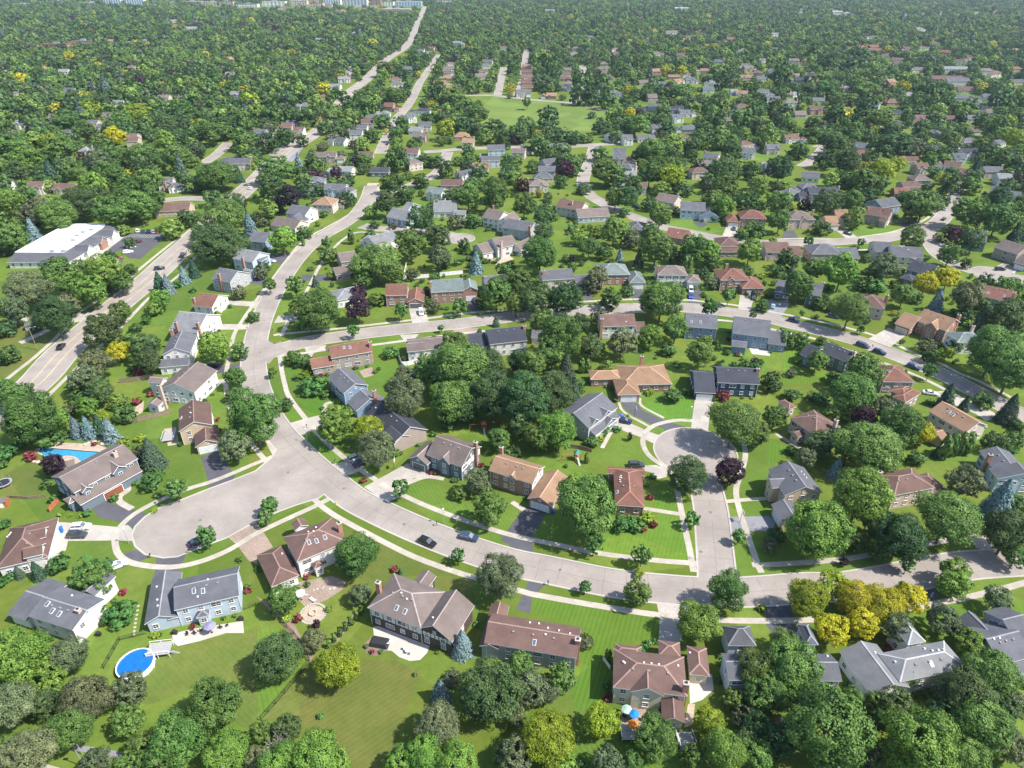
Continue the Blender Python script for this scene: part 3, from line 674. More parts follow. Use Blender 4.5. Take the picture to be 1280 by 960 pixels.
    HOUSES.append((short, cc, max(b.L for b in BL)/2, root, proj((cc.x, cc.y, B0.he)), BL)); return root, BL
def timber(root, B, side, z0, z1, n, mat=M_DARKTRIM):
    base = root.location; o = .4; m0 = None
    p0, d, ln, nn = [(B.a+B.u*o+B.v*o, B.u, B.L-2*o, -B.v), (B.a+B.u*(B.L-o)+B.v*o, B.v, B.W-2*o, B.u), (B.a+B.u*(B.L-o)+B.v*(B.W-o), -B.u, B.L-2*o, B.v), (B.a+B.u*o+B.v*(B.W-o), -B.v, B.W-2*o, -B.u)][side]
    rz = math.atan2(d.y, d.x)
    for i in range(n+1):
        c = p0+d*(ln*i/n)+nn*.02-base; zt = z1
        if (B.type == 'g' and side in (1, 3)) or (B.type == 'y' and side in (0, 2)): zt = z1+B.slope*min(ln*i/n, ln-ln*i/n)
        m = MB(); m.box((0, 0, (z0+zt)/2), (.16, .07, zt-z0)); m.build('timber', mat, root, (c.x, c.y, 0), rz)
    for z in (z0, z1): m = MB(); m.box((0, 0, 0), (ln, .08, .16)); c = p0+d*ln/2+nn*.025-base; m.build('timber', mat, root, (c.x, c.y, z), rz)
def panel(root, B, side, z0, z1, mat):
    base = root.location; o = .4
    p0, d, ln, nn = [(B.a+B.u*o+B.v*o, B.u, B.L-2*o, -B.v), (B.a+B.u*(B.L-o)+B.v*o, B.v, B.W-2*o, B.u)][side]
    c = p0+d*ln/2+nn*.002-base; m = MB(); m.box((0, 0, (z0+z1)/2), (ln+.01, .03, z1-z0)); m.build('facade_panel', mat, root, (c.x, c.y, 0), math.atan2(d.y, d.x))
H = house
# ---- nearest row, bottom of the photograph
H('grey-roofed house with the pink chimney', 'white house with low grey roof, three skylights and a tall pinkish brick chimney', 'white', 'g', ['A3 138,200 362,272 540,120 5 g m.3', 'A3 28,195 140,222 270,18 3 g m.3 G0', 'A3 385,95 490,85 d6 4.6 y'], 'P A3 388,168 K A3 238,140 262,175 297,190 V A3 360,100')
r, b = H('pale blue house above the round pool', 'pale blue house with two skylights and a long back patio above the round pool', 'blue', 'g', ['A3 870,172 1195,98 d9 5.4 g F0', 'A3 720,250 885,198 A3 762,12 3.2 y', 'A3 840,215 900,205 d2.4 3 s m.15', 'A3 980,212 1045,196 d2.4 2.9 h'], 'K A3 970,76 1016,76 V A3 990,105 1040,20 785,55 788,120 790,150')
r, b = H('white house with the brick court', 'white house with brown hip roof, three skylights and a pink brick terrace behind', 'white', 'b', ['B2 205,892 455,787 350,680 5.4 h F0', 'F 340,736 373,717 345,684 3 h', 'B2 195,735 262,705 d3 4.6 y', 'B2 292,925 340,905 d2.2 3 h'], 'C B2 430,690 K B2 265,792 303,785 345,767 V B2 262,740 288,738 300,718 130,850')
r, b = H('half-timbered house with the white back patio', 'large half-timbered house with two slim skylights and a curved white patio behind', 'umber', 'k', ['B3 557,158 826,262 700,-10 5.4 h m.5 F0', 'B3 806,250 972,345 1115,155 4.6 y m.7', 'B3 780,40 860,60 d4 5 y'], 'C B3 597,28 K B3 703,160 745,178 V B3 728,85 755,115 885,210')
panel(r, b[0], 0, 2.75, 5.1, WALL['white']); timber(r, b[0], 0, 2.8, 5.1, 12); panel(r, b[1], 0, 3.0, 4.3, WALL['white']); timber(r, b[1], 0, 3.0, 4.4, 8)
H('long brown-roofed house on the mown corner', 'grey house under a long brown gable roof with a single skylight', 'grey', 'b', ['C3 -140,333 325,412 C3 375,262 5.2 g', 'B3 1118,345 1210,372 1262,150 4 y'], 'C C3 330,318 K C3 112,333 V C3 90,235 135,240 180,262 235,275 290,290 168,293')
H('big brown hip-roofed house with the parasols', 'large cream house with brown hip roof and three parasols on its back terrace', 'cream', 'b', ['C3 505,556 877,602 872,405 5.4 h F0', 'C3 592,580 760,598 d5.5 5.42 y m.55', 'C3 515,400 650,398 d2.5 5.0 h', 'C3 888,492 990,500 985,362 3.2 h', 'C3 735,400 845,405 840,332 3.1 h', 'C3 750,712 868,742 840,612 3.2 y'], 'V C3 558,430 565,437 660,436 697,440 734,445 865,383 890,385 828,450 C C3 880,470', gdoor='w')
H('pale blue house with the pyramid roof', 'pale blue house with a pointed pyramid roof at its corner beside dense trees', 'blue', 'g', ['C3 1085,520 D3 372,525 350,390 5.2 g', 'C3 1080,345 1222,350 1215,250 4.4 h m.9', 'D3 185,335 255,350 d5 4.4 h m.9'], 'V D3 297,402')
H('grey house behind the yellow trees', 'pale grey house with a rambling roof of several wings, behind yellow trees', 'white', 'l', ['D3 660,530 1000,460 905,318 5.0 h', 'D3 512,592 715,560 545,340 3.6 y', 'D3 690,332 800,340 d5.5 5.2 h m.8'], 'K D3 815,440 V D3 822,375 852,372 878,370 783,365 533,385 637,430')
H('grey-roofed house at the right edge', 'grey house with stepped dark roofs cut by the right edge', 'grey', 'g', ['D3 1165,445 1330,402 d9 3.8 g', 'D3 1035,300 1135,288 d5 3.2 y m.7', 'D3 1190,500 1330,480 d3 2.9 s m.2', 'D3 1240,330 1340,300 d8 4.4 g'], 'K D3 1240,462 V D3 1127,315 1155,310')
r, b = H('brown-roofed white house at the left edge', 'white house with a broad brown roof and three small dormers at the left edge', 'white', 'b', ['A2 240,865 293,667 5,850 3.6 h m.6 G0', 'A2 229,765 244,712 d4 5.0 y m.7', 'A2 214,850 229,795 d4 5.0 y m.7'], 'V A2 55,745 48,755 38,765', theta=None)
r, b = H('grey house with the freeform pool', 'long slate-grey house with mottled brown roof and red garage door', 'slate', 'k', ['A2 370,545 690,372 550,312 5.4 g m.42', 'A2 402,607 712,432 640,425 3 s m.35 G0', 'A2 410,545 465,515 d4 5.0 y m.7', 'A2 565,452 635,412 d4.5 5.3 y m.75', 'A2 288,592 372,585 d3.5 3.2 h'], 'P A2 597,272', gdoor='r')
H('tan house on the asphalt drive', 'tan house with brown gable roofs at the end of an asphalt drive', 'tan', 'b', ['A2 893,238 1062,203 1032,98 5.3 y', 'A2 975,322 1098,287 1050,215 3 y m.55 G0'], 'V A2 955,145 K A2 905,170')
H('white house with the pale chimney', 'white house with grey-brown roof and a broad pale chimney', 'white', 'k', ['A2 790,25 972,42 A1 955,880 5.4 y m.45', 'A2 718,115 800,103 d4.5 3 y', 'A1 785,955 860,930 d5 5 y'], 'P A2 825,10', gdoor='w')
# ---- row along the curving street, left side
H('dark-roofed white house by two parked cars', 'white house with dark grey roof beside a black and a white parked car', 'white', 'g', ['A1 808,815 952,802 972,715 5.0 y', 'A1 795,870 940,872 d6 3.2 g'], 'C A1 868,665')
H('light grey roofed white house', 'white house with light grey roof and two brick chimneys', 'white', 'l', ['A1 845,690 985,705 1060,605 5.2 g', 'A1 1000,680 1060,660 d6 3.4 g'], 'C A1 860,665 995,655')
H('brown-roofed house in the left row', 'pale house with the only brown roof in the row left of the curving street', 'white', 'r', ['A1 962,568 1060,578 1145,500 4.6 g', 'A1 1080,560 1145,545 d6 3.2 y'], 'C A1 966,530')
H('grey house with white trim', 'grey two-storey house with dark roof below the light blue gabled house', 'grey', 'g', ['A1 1055,435 1150,452 1195,390 5.4 g', 'A1 1185,430 1225,425 d6 3.6 g'], 'C A1 1062,425')
H('light blue gabled house', 'pale blue house with light grey roof and brick chimney in the left row', 'blue', 'l', ['A1 1160,332 1262,352 A1 1290,285 5.4 g', 'A1 1255,400 1290,395 d6 3.2 y'], 'C A1 1163,318')
H('blue house behind the maple', 'blue house at the top of the left row, half behind a maple', 'midblue', 'g', ['B1 -40,245 48,252 75,185 5 g', 'B1 -20,345 25,350 d7 4.6 y'], '')
H('low tan-roofed house', 'low house with a tan-brown roof beside the twin-gabled grey house', 'beige', 'k', ['B1 70,165 195,185 200,130 3.2 g'], '')
H('grey two-storey house at the bend', 'grey and white two-storey house with twin grey gables where the street bends', 'white', 'g', ['B1 148,104 245,118 300,68 5.4 g', 'B1 145,140 235,152 d6 3.4 y G0'], '')
H('orange-roofed house', 'tan brick house with an orange-tan hip roof beside the bend in the street', 'beige', 't', ['B1 278,62 382,66 385,25 5.2 h', 'B1 382,58 440,55 d7 3.2 h G0'], '')
# ---- right of the curving street
H('taupe house at the junction', 'taupe house with brown gable roof and two skylights beside the side street', 'taupe', 'r', ['B1 375,832 582,797 560,738 5.4 g', 'B1 278,882 395,868 d7.5 3.2 g'], 'C B1 570,750 K B1 440,778 470,778')
H('blue house with the grey roof', 'blue house with a light grey gable roof just below the taupe house', 'midblue', 'g', ['B2 438,48 562,5 B1 500,880 5.2 y', 'B2 425,100 530,125 600,35 3 g', 'B2 380,30 440,50 d4 3.4 g'], 'C B2 608,50')
H('long dark-roofed taupe house', 'long taupe house with dark blue-grey roof and a tall plain gable facing right', 'taupe', 'd', ['B2 535,165 690,302 822,197 3.8 g m.62', 'B2 640,240 695,290 d5 4.4 g m.5'], 'V B2 600,120')
r, b = H('dark half-timbered house', 'dark half-timbered house with grey-brown roof, stone entry gable and brick end chimney', 'slate', 'k', ['B2 850,352 1030,415 1108,305 5.2 g m.55 F0', 'B2 765,365 850,412 d9 3.2 y m.6 G0', 'B2 908,380 965,402 d4 5.0 y m.9'], 'C B2 1118,298', gdoor='d')
panel(r, b[0], 1, 2.7, 5.0, WALL['white']); timber(r, b[0], 1, 2.7, 5.0, 6)
r, b = H('brick house with the tan-brown roof', 'brown brick house with tan-brown roof, white right gable and garage with white door', 'brick', 't', ['C2 -118,432 104,500 168,412 5.3 g m.5 F0', 'C2 72,578 203,606 235,455 3 y m.5 G0', 'C2 -30,465 25,480 d4.5 5.1 y m.7'], 'C B2 1210,312')
panel(r, b[0], 1, .1, 5.0, WALL['white'])
H('brown hip-roofed corner house', 'low brown hip-roofed house with a pale awning front on the striped corner lawn', 'brick', 'r', ['C2 515,605 665,615 690,430 3.4 h m.45', 'C2 480,450 665,455 d3 3.3 g m.4'], 'K C2 525,540 V C2 545,460 540,468 548,470 540,480 543,490', gdoor='w')
H('grey house by the round court', 'grey-blue house with grey gable roof beside the dark blue car', 'grey', 'g', ['C2 385,224 528,117 292,105 5.4 g m.5', 'C2 425,262 535,160 d2.6 3 s m.5', 'C2 398,212 440,180 d4.5 5.3 y m.7', 'C2 455,172 500,138 d4.5 5.3 y m.7', 'C2 470,215 530,170 d6 3.1 y G0'], '')
H('orange-brown roofed brick house', 'low brick house with wide orange-brown hip roof, garage facing the curved asphalt drive', 'brick', 't', ['C1 550,965 802,960 770,862 3.2 h m.45', 'C1 392,933 548,938 550,888 3.1 h', 'C2 527,52 647,55 640,-30 3.1 h G0'], 'C C1 650,820')
H('navy house with white windows', 'navy blue house with dark roof, white-framed windows and a wide concrete drive', 'navy', 'd', ['C2 1028,-8 1238,2 C1 1250,880 5.4 g F0', 'C2 913,38 1020,50 C1 1020,895 3.2 g G0'], 'C C1 1250,885')
H('blue house facing the white van', 'blue house with dark grey roof and two skylights, its back to the lawn', 'midblue', 'g', ['C1 866,672 1028,684 1030,618 5.4 g', 'C1 965,640 1010,640 d5 5.3 y m.6'], 'K C1 897,650 942,650')
H('blue house with the glazed bay', 'large blue house with grey roof, glazed bay and white rear terrace', 'midblue', 'g', ['C1 1102,705 1290,728 1290,645 5.4 g', 'C1 1098,760 1175,790 d5 3.2 g', 'D1 0,758 92,768 108,705 3.2 g'], '')
H('brown-roofed white house behind the oaks', 'white house with brown roof and two chimneys, half hidden by two large trees', 'white', 'b', ['C1 446,672 622,668 605,610 5.4 g', 'C1 620,690 670,690 d7 3.2 g'], 'C C1 450,635 V C1 570,650')
H('white house with dark grey roof mid-block', 'white two-storey house with dark grey roof and lower garage wing on its left', 'white', 'd', ['B1 1170,762 1358,742 C1 62,668 5.4 g', 'B1 1068,768 1165,785 1150,700 3.4 g'], 'C C1 65,670')
H('small grey garage house under the trees', 'small white outbuilding with grey roof tucked among the big trees', 'white', 'g', ['C1 95,728 172,732 165,692 3 g'], '')
H('white house with the curved white fence', 'low white house with a grey-brown roof behind a curved white fence', 'white', 'k', ['B1 762,797 1000,775 1012,712 4.2 g m.4', 'B1 755,800 850,790 d8 4.4 g m.3'], 'C B1 1015,718')
H('brick house with the white van', 'brown-roofed brick house with a dark garage and a white van outside', 'brick', 'r', ['B1 645,518 757,515 745,462 5.3 g F0', 'B1 755,553 840,549 800,480 3 y m.5 G0'], '', gdoor='d')
H('brick house with the grey-green roof', 'long brick house with grey-green roof and a small front gable', 'brick', 'e', ['B1 874,502 1042,493 1100,430 5.3 g F0', 'B1 1035,492 1110,488 d9 5.2 y G0'], 'C B1 868,450')
H('grey house beside the brick house', 'grey house mostly hidden by a tree, with a thin brick chimney', 'grey', 'g', ['B1 1148,480 1262,470 1240,415 5 g'], 'C B1 1146,425')
H('pale grey roofed house behind the purple tree', 'low pale grey roofed house half hidden behind the dark purple tree', 'white', 'l', ['B1 400,545 530,520 500,470 3.6 h m.4'], 'C B1 520,465')
H('two-level brown-roofed house', 'two-level taupe house with brown roofs half behind a huge green tree', 'taupe', 'k', ['B1 425,352 512,338 500,280 4.5 g m.4', 'B1 392,408 482,412 470,365 3.2 g m.4'], '')
H('white house with the long pale roof', 'white house under long light grey roofs near the top of the curving street', 'white', 'l', ['B1 600,268 718,232 640,182 5 g m.45', 'B1 498,250 605,265 590,215 3.4 g m.35'], 'C B1 710,175')
H('pale blue steep gabled house', 'pale blue house with a long sloping light roof left of the three cape houses', 'blue', 'l', ['B1 650,122 752,145 832,65 4.2 g m.6', 'B1 750,95 832,70 d5 4.6 y m.5'], '')
H('white cape house with dormers', 'white cape house with pale grey-green roof, two dormers and a low garage', 'white', 'l', ['B1 885,98 1005,98 990,42 3.6 g m.75 F0', 'B1 985,112 1050,112 d6 3 g', 'B1 905,80 930,80 d3 4.6 y m.8', 'B1 950,80 975,80 d3 4.6 y m.8'], 'C B1 905,40')
H('white gabled house on the small court', 'white house with stacked gables beside the small round court', 'white', 'k', ['B1 1130,125 1215,140 1235,70 5.3 g', 'B1 1200,150 1270,165 1290,100 5 y m.7'], 'C B1 1170,45')
H('tan-roofed white house with rear terrace', 'white house with a tan-brown roof and stone rear terrace', 'white', 'k', ['B1 1208,282 1310,262 1285,195 5.2 g', 'B1 1120,300 1205,308 1180,240 3.2 g'], 'P B1 1255,262')
H('grey house behind the spruce', 'grey gabled house right of the blue spruce on the small court', 'grey', 'g', ['B1 1230,175 1320,190 C1 60,150 5.2 g', 'C1 5,195 100,190 C1 70,150 5.2 g'], 'C C1 92,190')
H('white sunroom house', 'white house with an arched sunroom window beside the wide lawn', 'white', 'k', ['B1 1265,275 1325,290 C1 40,235 3.6 y m.6'], '')
H('beige house with the tall brick chimney', 'beige house with dark brown roof and pink chimney by the lane', 'beige', 'b', ['C1 218,72 345,92 332,38 5.2 g'], 'P C1 300,45')
H('low pale blue house', 'low pale blue house with grey-brown roof by the lane', 'blue', 'k', ['C1 330,128 492,120 480,85 3.2 g'], '')
H('low grey-roofed house behind the trees', 'low house with a plain grey roof framed by dark trees', 'grey', 'g', ['C1 583,187 668,192 660,145 3.3 h'], '')
H('tan house with the red brick chimney', 'tan house with brown roof and a broad red brick chimney on the right', 'beige', 'k', ['C1 712,40 812,58 C1 830,15 5.2 g'], 'C C1 830,10')
H('pale blue house with the gabled garage', 'pale blue two-storey house with a gabled garage in front at right', 'blue', 'g', ['C1 842,88 968,95 982,55 5.3 g F0', 'C1 935,125 1037,122 1000,85 3.2 y G0'], '')
H('brown brick hip-roofed house', 'brown brick house with hip roof right of the pale blue house', 'brick', 'r', ['C1 1142,130 1275,135 1240,85 5.3 h F0', 'C1 1075,148 1145,150 1130,100 3.2 h G0'], '')
H('low red-brown roof behind two trees', 'low house with a red-brown roof and roof vents between two groups of trees', 'brick', 'r', ['C1 765,222 872,238 880,192 3.3 g'], 'V C1 830,205')
H('flat brown-roofed house', 'brown house with wide low roof and an arched dark porch', 'taupe', 'b', ['C1 1038,272 1150,272 1140,222 4.2 h', 'C1 1040,300 1140,300 d5 3 g'], '')
H('brick house with grey hip roofs', 'brick house with two grey hip roofs and a white garage door', 'brick', 'e', ['C1 430,415 592,412 560,358 5.2 h F0', 'C1 590,458 670,450 640,393 3.2 h m.6 G0'], 'C C1 430,370')
H('white house with dark shutters', 'white two-storey house with brown-grey hip roof, dark shutters and a white garage', 'white', 'k', ['C1 727,414 880,416 858,373 5.3 h F0', 'C1 877,452 948,448 932,415 3.2 h G0'], 'C C1 732,370', shut='k')
H('brown brick house with stepped hip roofs', 'brown brick house with red-brown stepped hip roofs and wide garage', 'brick', 'r', ['C1 1043,440 1188,440 1168,370 5.3 h F0', 'C1 1160,492 1258,470 1225,415 3.3 h G0', 'C1 1075,440 1120,445 d5 5.2 y m.7'], 'C C1 1075,360')
H('grey-roofed house across from the oak', 'low house with plain grey gable roof left of the brick hip-roofed house', 'beige', 'g', ['C1 152,442 312,432 308,386 5 g', 'C1 315,452 388,448 375,415 3.3 g'], 'C C1 158,395')
# ---- right side
H('pink brick hip-roofed house', 'pale brick house with grey-brown hip roof and one front gable', 'pink', 'k', ['D1 105,138 240,138 222,92 5.2 h F0', 'D1 160,140 200,140 d4 5.1 y m.7'], 'C D1 237,90')
H('tan house with low orange garage', 'tan house with an orange-brown garage wing beside a concrete drive', 'tan', 't', ['D1 345,132 415,132 408,93 5.2 g', 'D1 300,168 358,162 345,128 3.2 g G0'], '')
H('brown gabled house with the white garage', 'brown gabled house with a white-trimmed garage gable, top of the right street', 'taupe', 'b', ['D1 485,108 590,128 600,66 5.3 g', 'D1 582,148 642,118 620,85 3.6 y m.7 G0'], 'C D1 475,70')
H('blue house behind the brown gabled house', 'blue house with dark grey roof just behind the brown gabled house', 'midblue', 'g', ['D1 572,80 668,65 695,8 5.2 g'], '')
H('long brown-roofed brick house', 'long brick house with brown roof by the street in the upper right', 'pink', 'b', ['D1 -10,300 112,302 108,252 4.5 g', 'D1 108,312 182,330 150,278 3.4 g'], '')
H('grey house with the white dormer', 'grey sided house with complex grey roof and small white dormer', 'taupe', 'g', ['D1 222,310 375,310 372,258 4.8 h', 'D1 350,333 458,328 442,275 3.4 g'], 'V D1 340,270 350,280')
H('pale grey double house', 'long pale grey house in two steps with white windows', 'beige', 'g', ['D1 620,320 780,330 788,280 5 g', 'D1 535,298 625,300 628,255 4.4 g'], 'V D1 670,275 700,290')
H('dark-roofed house by the yellow tree', 'dark-roofed slate house partly behind the bright yellow tree', 'slate', 'd', ['D1 690,385 815,418 870,378 5 g', 'D1 650,432 732,440 d6 3.2 h'], 'C D1 716,330')
H('blue-grey house by the spruce', 'blue-grey house with pale chimney beside a spruce near the right edge', 'midblue', 'g', ['D1 1000,240 1095,252 1148,205 5.2 g'], 'C D1 1160,205')
H('grey-brown house on the right court', 'taupe house with grey-brown roof and garage facing the right-hand court', 'taupe', 'k', ['D1 1130,275 1250,312 1290,262 5.2 g F0', 'D1 1222,350 1300,368 1290,315 3.3 g G0'], '')
H('brown-roofed house on the right court', 'grey house with red-brown roof, two skylights and pale chimney below the right court', 'grey', 'r', ['D1 1058,520 1228,556 1235,505 5 g'], 'P D1 1232,505 K D1 1100,505 1180,520')
H('big tan-roofed brick house', 'large brick house with tan-brown roof, front gable and tall brick chimney', 'brick', 't', ['D1 733,640 893,695 945,628 5.2 g m.5 F0', 'D1 633,655 712,685 750,608 3.4 g G0', 'D1 775,665 845,690 d5 5.1 y m.8'], 'C D1 957,615', gdoor='t')
H('brown hip-roofed house with side chimney', 'pale brick house with brown hip roof and a tall orange chimney', 'pink', 'b', ['D1 430,560 585,586 612,535 5.2 h'], 'C D1 622,520')
H('slate-grey house behind the round maple', 'slate-grey house with white shutters half hidden by a round maple', 'slate', 'g', ['D1 190,510 266,522 292,465 5.2 g', 'D1 33,497 115,508 100,425 3.6 g'], 'P D1 290,455', shut='w')
H('dark grey house with the pale chimney', 'dark grey house with dark roof, lower left wing and pale brick chimney', 'slate', 'd', ['D1 255,795 396,850 430,800 5 g', 'D1 158,808 222,835 245,775 4.2 g'], 'P D1 437,800')
H('brown roof behind the lone maple', 'house with red-brown hip roof and a skylight directly right of a large maple', 'taupe', 'r', ['D1 575,948 735,950 670,865 4.8 h'], 'K D1 603,895')
H('white house with a round grey roof', 'small white house with grey hip roof right of the tan-roofed brick house', 'white', 'e', ['D1 948,752 1092,752 1080,700 5 h'], 'P D1 1022,665')
H('brick house with the round porch', 'brick house with brown hip roof and small arched porch, pink chimney on the right', 'pink', 'b', ['D2 108,170 240,258 335,195 5.2 h F0', 'D2 90,115 160,125 d5 3.2 h', 'D2 105,240 155,265 d3 3.1 y'], 'P D2 348,185')
H('brown hip-roofed house by the drive', 'brown hip-roofed house at the right, beside a drive with a small white car', 'taupe', 'r', ['D2 622,62 688,92 822,68 4.4 h', 'D2 600,40 700,60 d6 4.2 h'], '')
H('tan-roofed house with two skylights', 'beige house with tan-brown roof, two dark skylights and a white gable garage', 'beige', 't', ['D2 803,135 988,243 1062,185 5.2 g', 'D2 1008,235 1112,222 1050,150 3.4 y', 'D2 850,270 925,280 d5 3.1 g'], 'K D2 905,140 925,155')
H('cream brick house between the big trees', 'cream brick two-storey house with brown hip roof between large spreading trees', 'pink', 'b', ['D2 632,557 835,518 720,418 5.3 h F0', 'D2 820,545 902,528 790,445 3.3 h'], 'P D2 560,440')
H('grey-roofed house with the tan gable', 'house with blue-grey roof, tan gable end and bay windows facing left', 'tan', 'g', ['D2 0,428 85,557 265,532 5.5 g m.5', 'D2 22,600 66,690 128,600 3.2 g G0', 'D2 -15,470 25,520 d4 5.3 y m.6'], 'V D2 165,440 178,455 190,470')
H('pale blue house at the right edge', 'pale blue house with grey roof and brick chimney at the right edge', 'blue', 'g', ['D2 1165,470 1330,480 1300,345 4.8 y m.4', 'D2 1090,420 1162,475 1280,350 5 g m.4'], 'C D2 1085,352')
H('tan ranch by the car park', 'low tan house with brown roof beyond the car park', 'tan', 'b', ['A1 768,98 945,92 950,50 3.3 g'], '')
# ---------------------------------------------------------------- trees
def leafmat(name, const=None):
    m, nt, b = newmat(name, .55, .25); oi = nt.nodes.new('ShaderNodeObjectInfo' if const is None else 'ShaderNodeRGB')
    if const: oi.outputs['Color'].default_value = (*const, 1)
    at_ = nt.nodes.new('ShaderNodeAttribute'); at_.attribute_name = 'v'
    hs = nt.nodes.new('ShaderNodeHueSaturation'); nt.links.new(oi.outputs['Color'], hs.inputs['Color'])
    o2 = nt.nodes.new('ShaderNodeObjectInfo'); mu = nt.nodes.new('ShaderNodeMath'); mu.operation = 'MULTIPLY'; nt.links.new(ramp(nt, at_.outputs['Fac'], 0, 1, .55, 1.7), mu.inputs[0]); nt.links.new(ramp(nt, o2.outputs['Random'], 0, 1, .78 if const else .95, 1.4 if const else 1.12), mu.inputs[1]); VV = mu.outputs[0]
    nt.links.new(VV, hs.inputs['Value']); nt.links.new(ramp(nt, at_.outputs['Fac'], 0, 1, .515, .485), hs.inputs['Hue'])
    nt.links.new(hs.outputs[0], b.inputs['Base Color'])
    tr = nt.nodes.new('ShaderNodeBsdfTranslucent'); nt.links.new(hs.outputs[0], tr.inputs[0]); mx = nt.nodes.new('ShaderNodeMixShader'); mx.inputs[0].default_value = .3
    out = nt.nodes['Material Output']; nt.links.new(b.outputs[0], mx.inputs[1]); nt.links.new(tr.outputs[0], mx.inputs[2]); nt.links.new(mx.outputs[0], out.inputs[0]); return m
M_LEAF = leafmat('foliage'); M_BARK = flat('tree_bark', (.16, .125, .10), .9, .05, .3, 4)
def leafcloud(P, N, size, V, el=1.0, r=rng):
    n = len(P); N = N/np.linalg.norm(N, axis=1, keepdims=True); A = r.normal(size=(n, 3)); U = np.cross(N, A); U /= np.linalg.norm(U, axis=1, keepdims=True); W = np.cross(N, U)
    s = size*(.65+.7*r.random((n, 1))); q = np.empty((n, 4, 3)); U = U*s*el; W = W*s
    q[:, 0] = P-U*.5-W*.35; q[:, 1] = P+U*.45-W*.5+N*s*.12; q[:, 2] = P+U*.55+W*.4; q[:, 3] = P-U*.4+W*.5+N*s*.12
    me = bpy.data.meshes.new('crown'); me.vertices.add(4*n); me.vertices.foreach_set('co', q.reshape(-1).astype(np.float32)); me.loops.add(4*n); me.loops.foreach_set('vertex_index', np.arange(4*n, dtype=np.int32))
    me.polygons.add(n); me.polygons.foreach_set('loop_start', np.arange(0, 4*n, 4, dtype=np.int32)); me.update(calc_edges=True)
    at_ = me.attributes.new('v', 'FLOAT', 'FACE'); at_.data.foreach_set('value', np.clip(V, 0, 1).astype(np.float32)); me.materials.append(M_LEAF); return me
def crown_round(n, size, seed, lobes=22, flatb=.35, shape='round', gap=.0):
    r = np.random.default_rng(seed); L = []
    d = r.normal(size=(lobes*3, 3)); d /= np.linalg.norm(d, axis=1, keepdims=True); d = d[d[:, 2] > -.75]
    keep = []
    for x in d:                      # spread the lobes
        if all(np.dot(x, y) < .80 for y in keep) or len(keep) < 3: keep.append(x)
        if len(keep) >= lobes: break
    d = np.array(keep); k = len(d); rad = .24+.17*r.random(k); cen = d*(.92-rad*.95)[:, None]*(.72+.40*r.random((k, 1)))
    if shape == 'oval': cen[:, 2] *= 1.0; cen[:, :2] *= (1-.28*np.clip(cen[:, 2:3], -.2, 1))
    if shape == 'wide': cen[:, 2] *= .8
    cen = np.vstack([cen, [[.06*r.normal(), .06*r.normal(), .0], [0, 0, -.3]]]); rad = np.append(rad, [.5, .45]); k += 2
    tone = r.random(k)
    # second level: small leaf clusters riding on the lobes, so the outline is ragged and gaps stay between them
    S = int(70+n/28); li = r.choice(k, S*3, p=(rad**2)/(rad**2).sum()); dd = r.normal(size=(S*3, 3)); dd /= np.linalg.norm(dd, axis=1, keepdims=True)
    C = cen[li]+dd*rad[li][:, None]*(.80+.30*r.random((S*3, 1))); ok = C[:, 2] > -.72
    for j in range(k): ok &= ~((np.linalg.norm(C-cen[j], axis=1) < rad[j]*.72) & (li != j))
    C, CD, cl = C[ok][:S], dd[ok][:S], li[ok][:S]; S = len(C); sr = (.085+.075*r.random(S))*(1.0 if n > 2000 else 1.25); stone = r.random(S)
    ci = r.choice(S, n*2); e = r.normal(size=(n*2, 3)); e /= np.linalg.norm(e, axis=1, keepdims=True); e = np.where((np.sum(e*CD[ci], 1) < -.25)[:, None], -e, e)
    P = C[ci]+e*sr[ci][:, None]*np.array([1.15, 1.15, .8])*(.55+.6*r.random((n*2, 1))); ok = np.ones(n*2, bool)
    for j in range(k): ok &= ~(np.linalg.norm(P-cen[j], axis=1) < rad[j]*.66)
    P, e, ci = P[ok][:n], e[ok][:n], ci[ok][:n]; m = len(P)
    N = e+CD[ci]*.6+r.normal(size=(m, 3))*.42+np.array([0, 0, .3]); V = .5+(tone[cl[ci]]-.5)*.35+(stone[ci]-.5)*.45+(r.random(m)-.5)*.6
    return leafcloud(P, N, size, V, 1.15, r)
def crown_cone(n, size, seed, tiers=11):
    r = np.random.default_rng(seed); h = r.random(n*2)**1.35; h = h[r.random(n*2) < 1][:n]; ang = r.random(n)*2*np.pi
    saw = (h*tiers+ang/(2*np.pi)*3) % 1; br = .5+.5*np.cos(ang*7+np.floor(h*tiers)*2.1)
    R = (1-h)**.72*(.72+.2*(1-saw)+.22*br*(1-saw))*(.8+.25*r.random(n)); P = np.stack([R*np.cos(ang), R*np.sin(ang), -1+2*h-.10*R], 1)
    N = np.stack([np.cos(ang), np.sin(ang), np.full(n, .75)], 1)+r.normal(size=(n, 3))*.4; V = .45+.45*(1-saw)*(R/(1.1-h+.01))*.6+(r.random(n)-.5)*.5
    return leafcloud(P, N, size, V, 1.6, r)
def crown_col(n, size, seed):
    r = np.random.default_rng(seed); d = r.normal(size=(n, 3)); d /= np.linalg.norm(d, axis=1, keepdims=True); t = d[:, 2]
    rr = np.sqrt(np.clip(1-t**4, 0, 1))*(.85-.25*np.clip(t, 0, 1)); a = np.arctan2(d[:, 1], d[:, 0]); R = rr*(.88+.14*np.sin(a*5+t*6)+.1*r.random(n)); P = np.stack([R*np.cos(a), R*np.sin(a), t], 1)
    return leafcloud(P, d+r.normal(size=(n, 3))*.5+np.array([0, 0, .3]), size, .5+(r.random(n)-.5)*.8, 1.3, r)
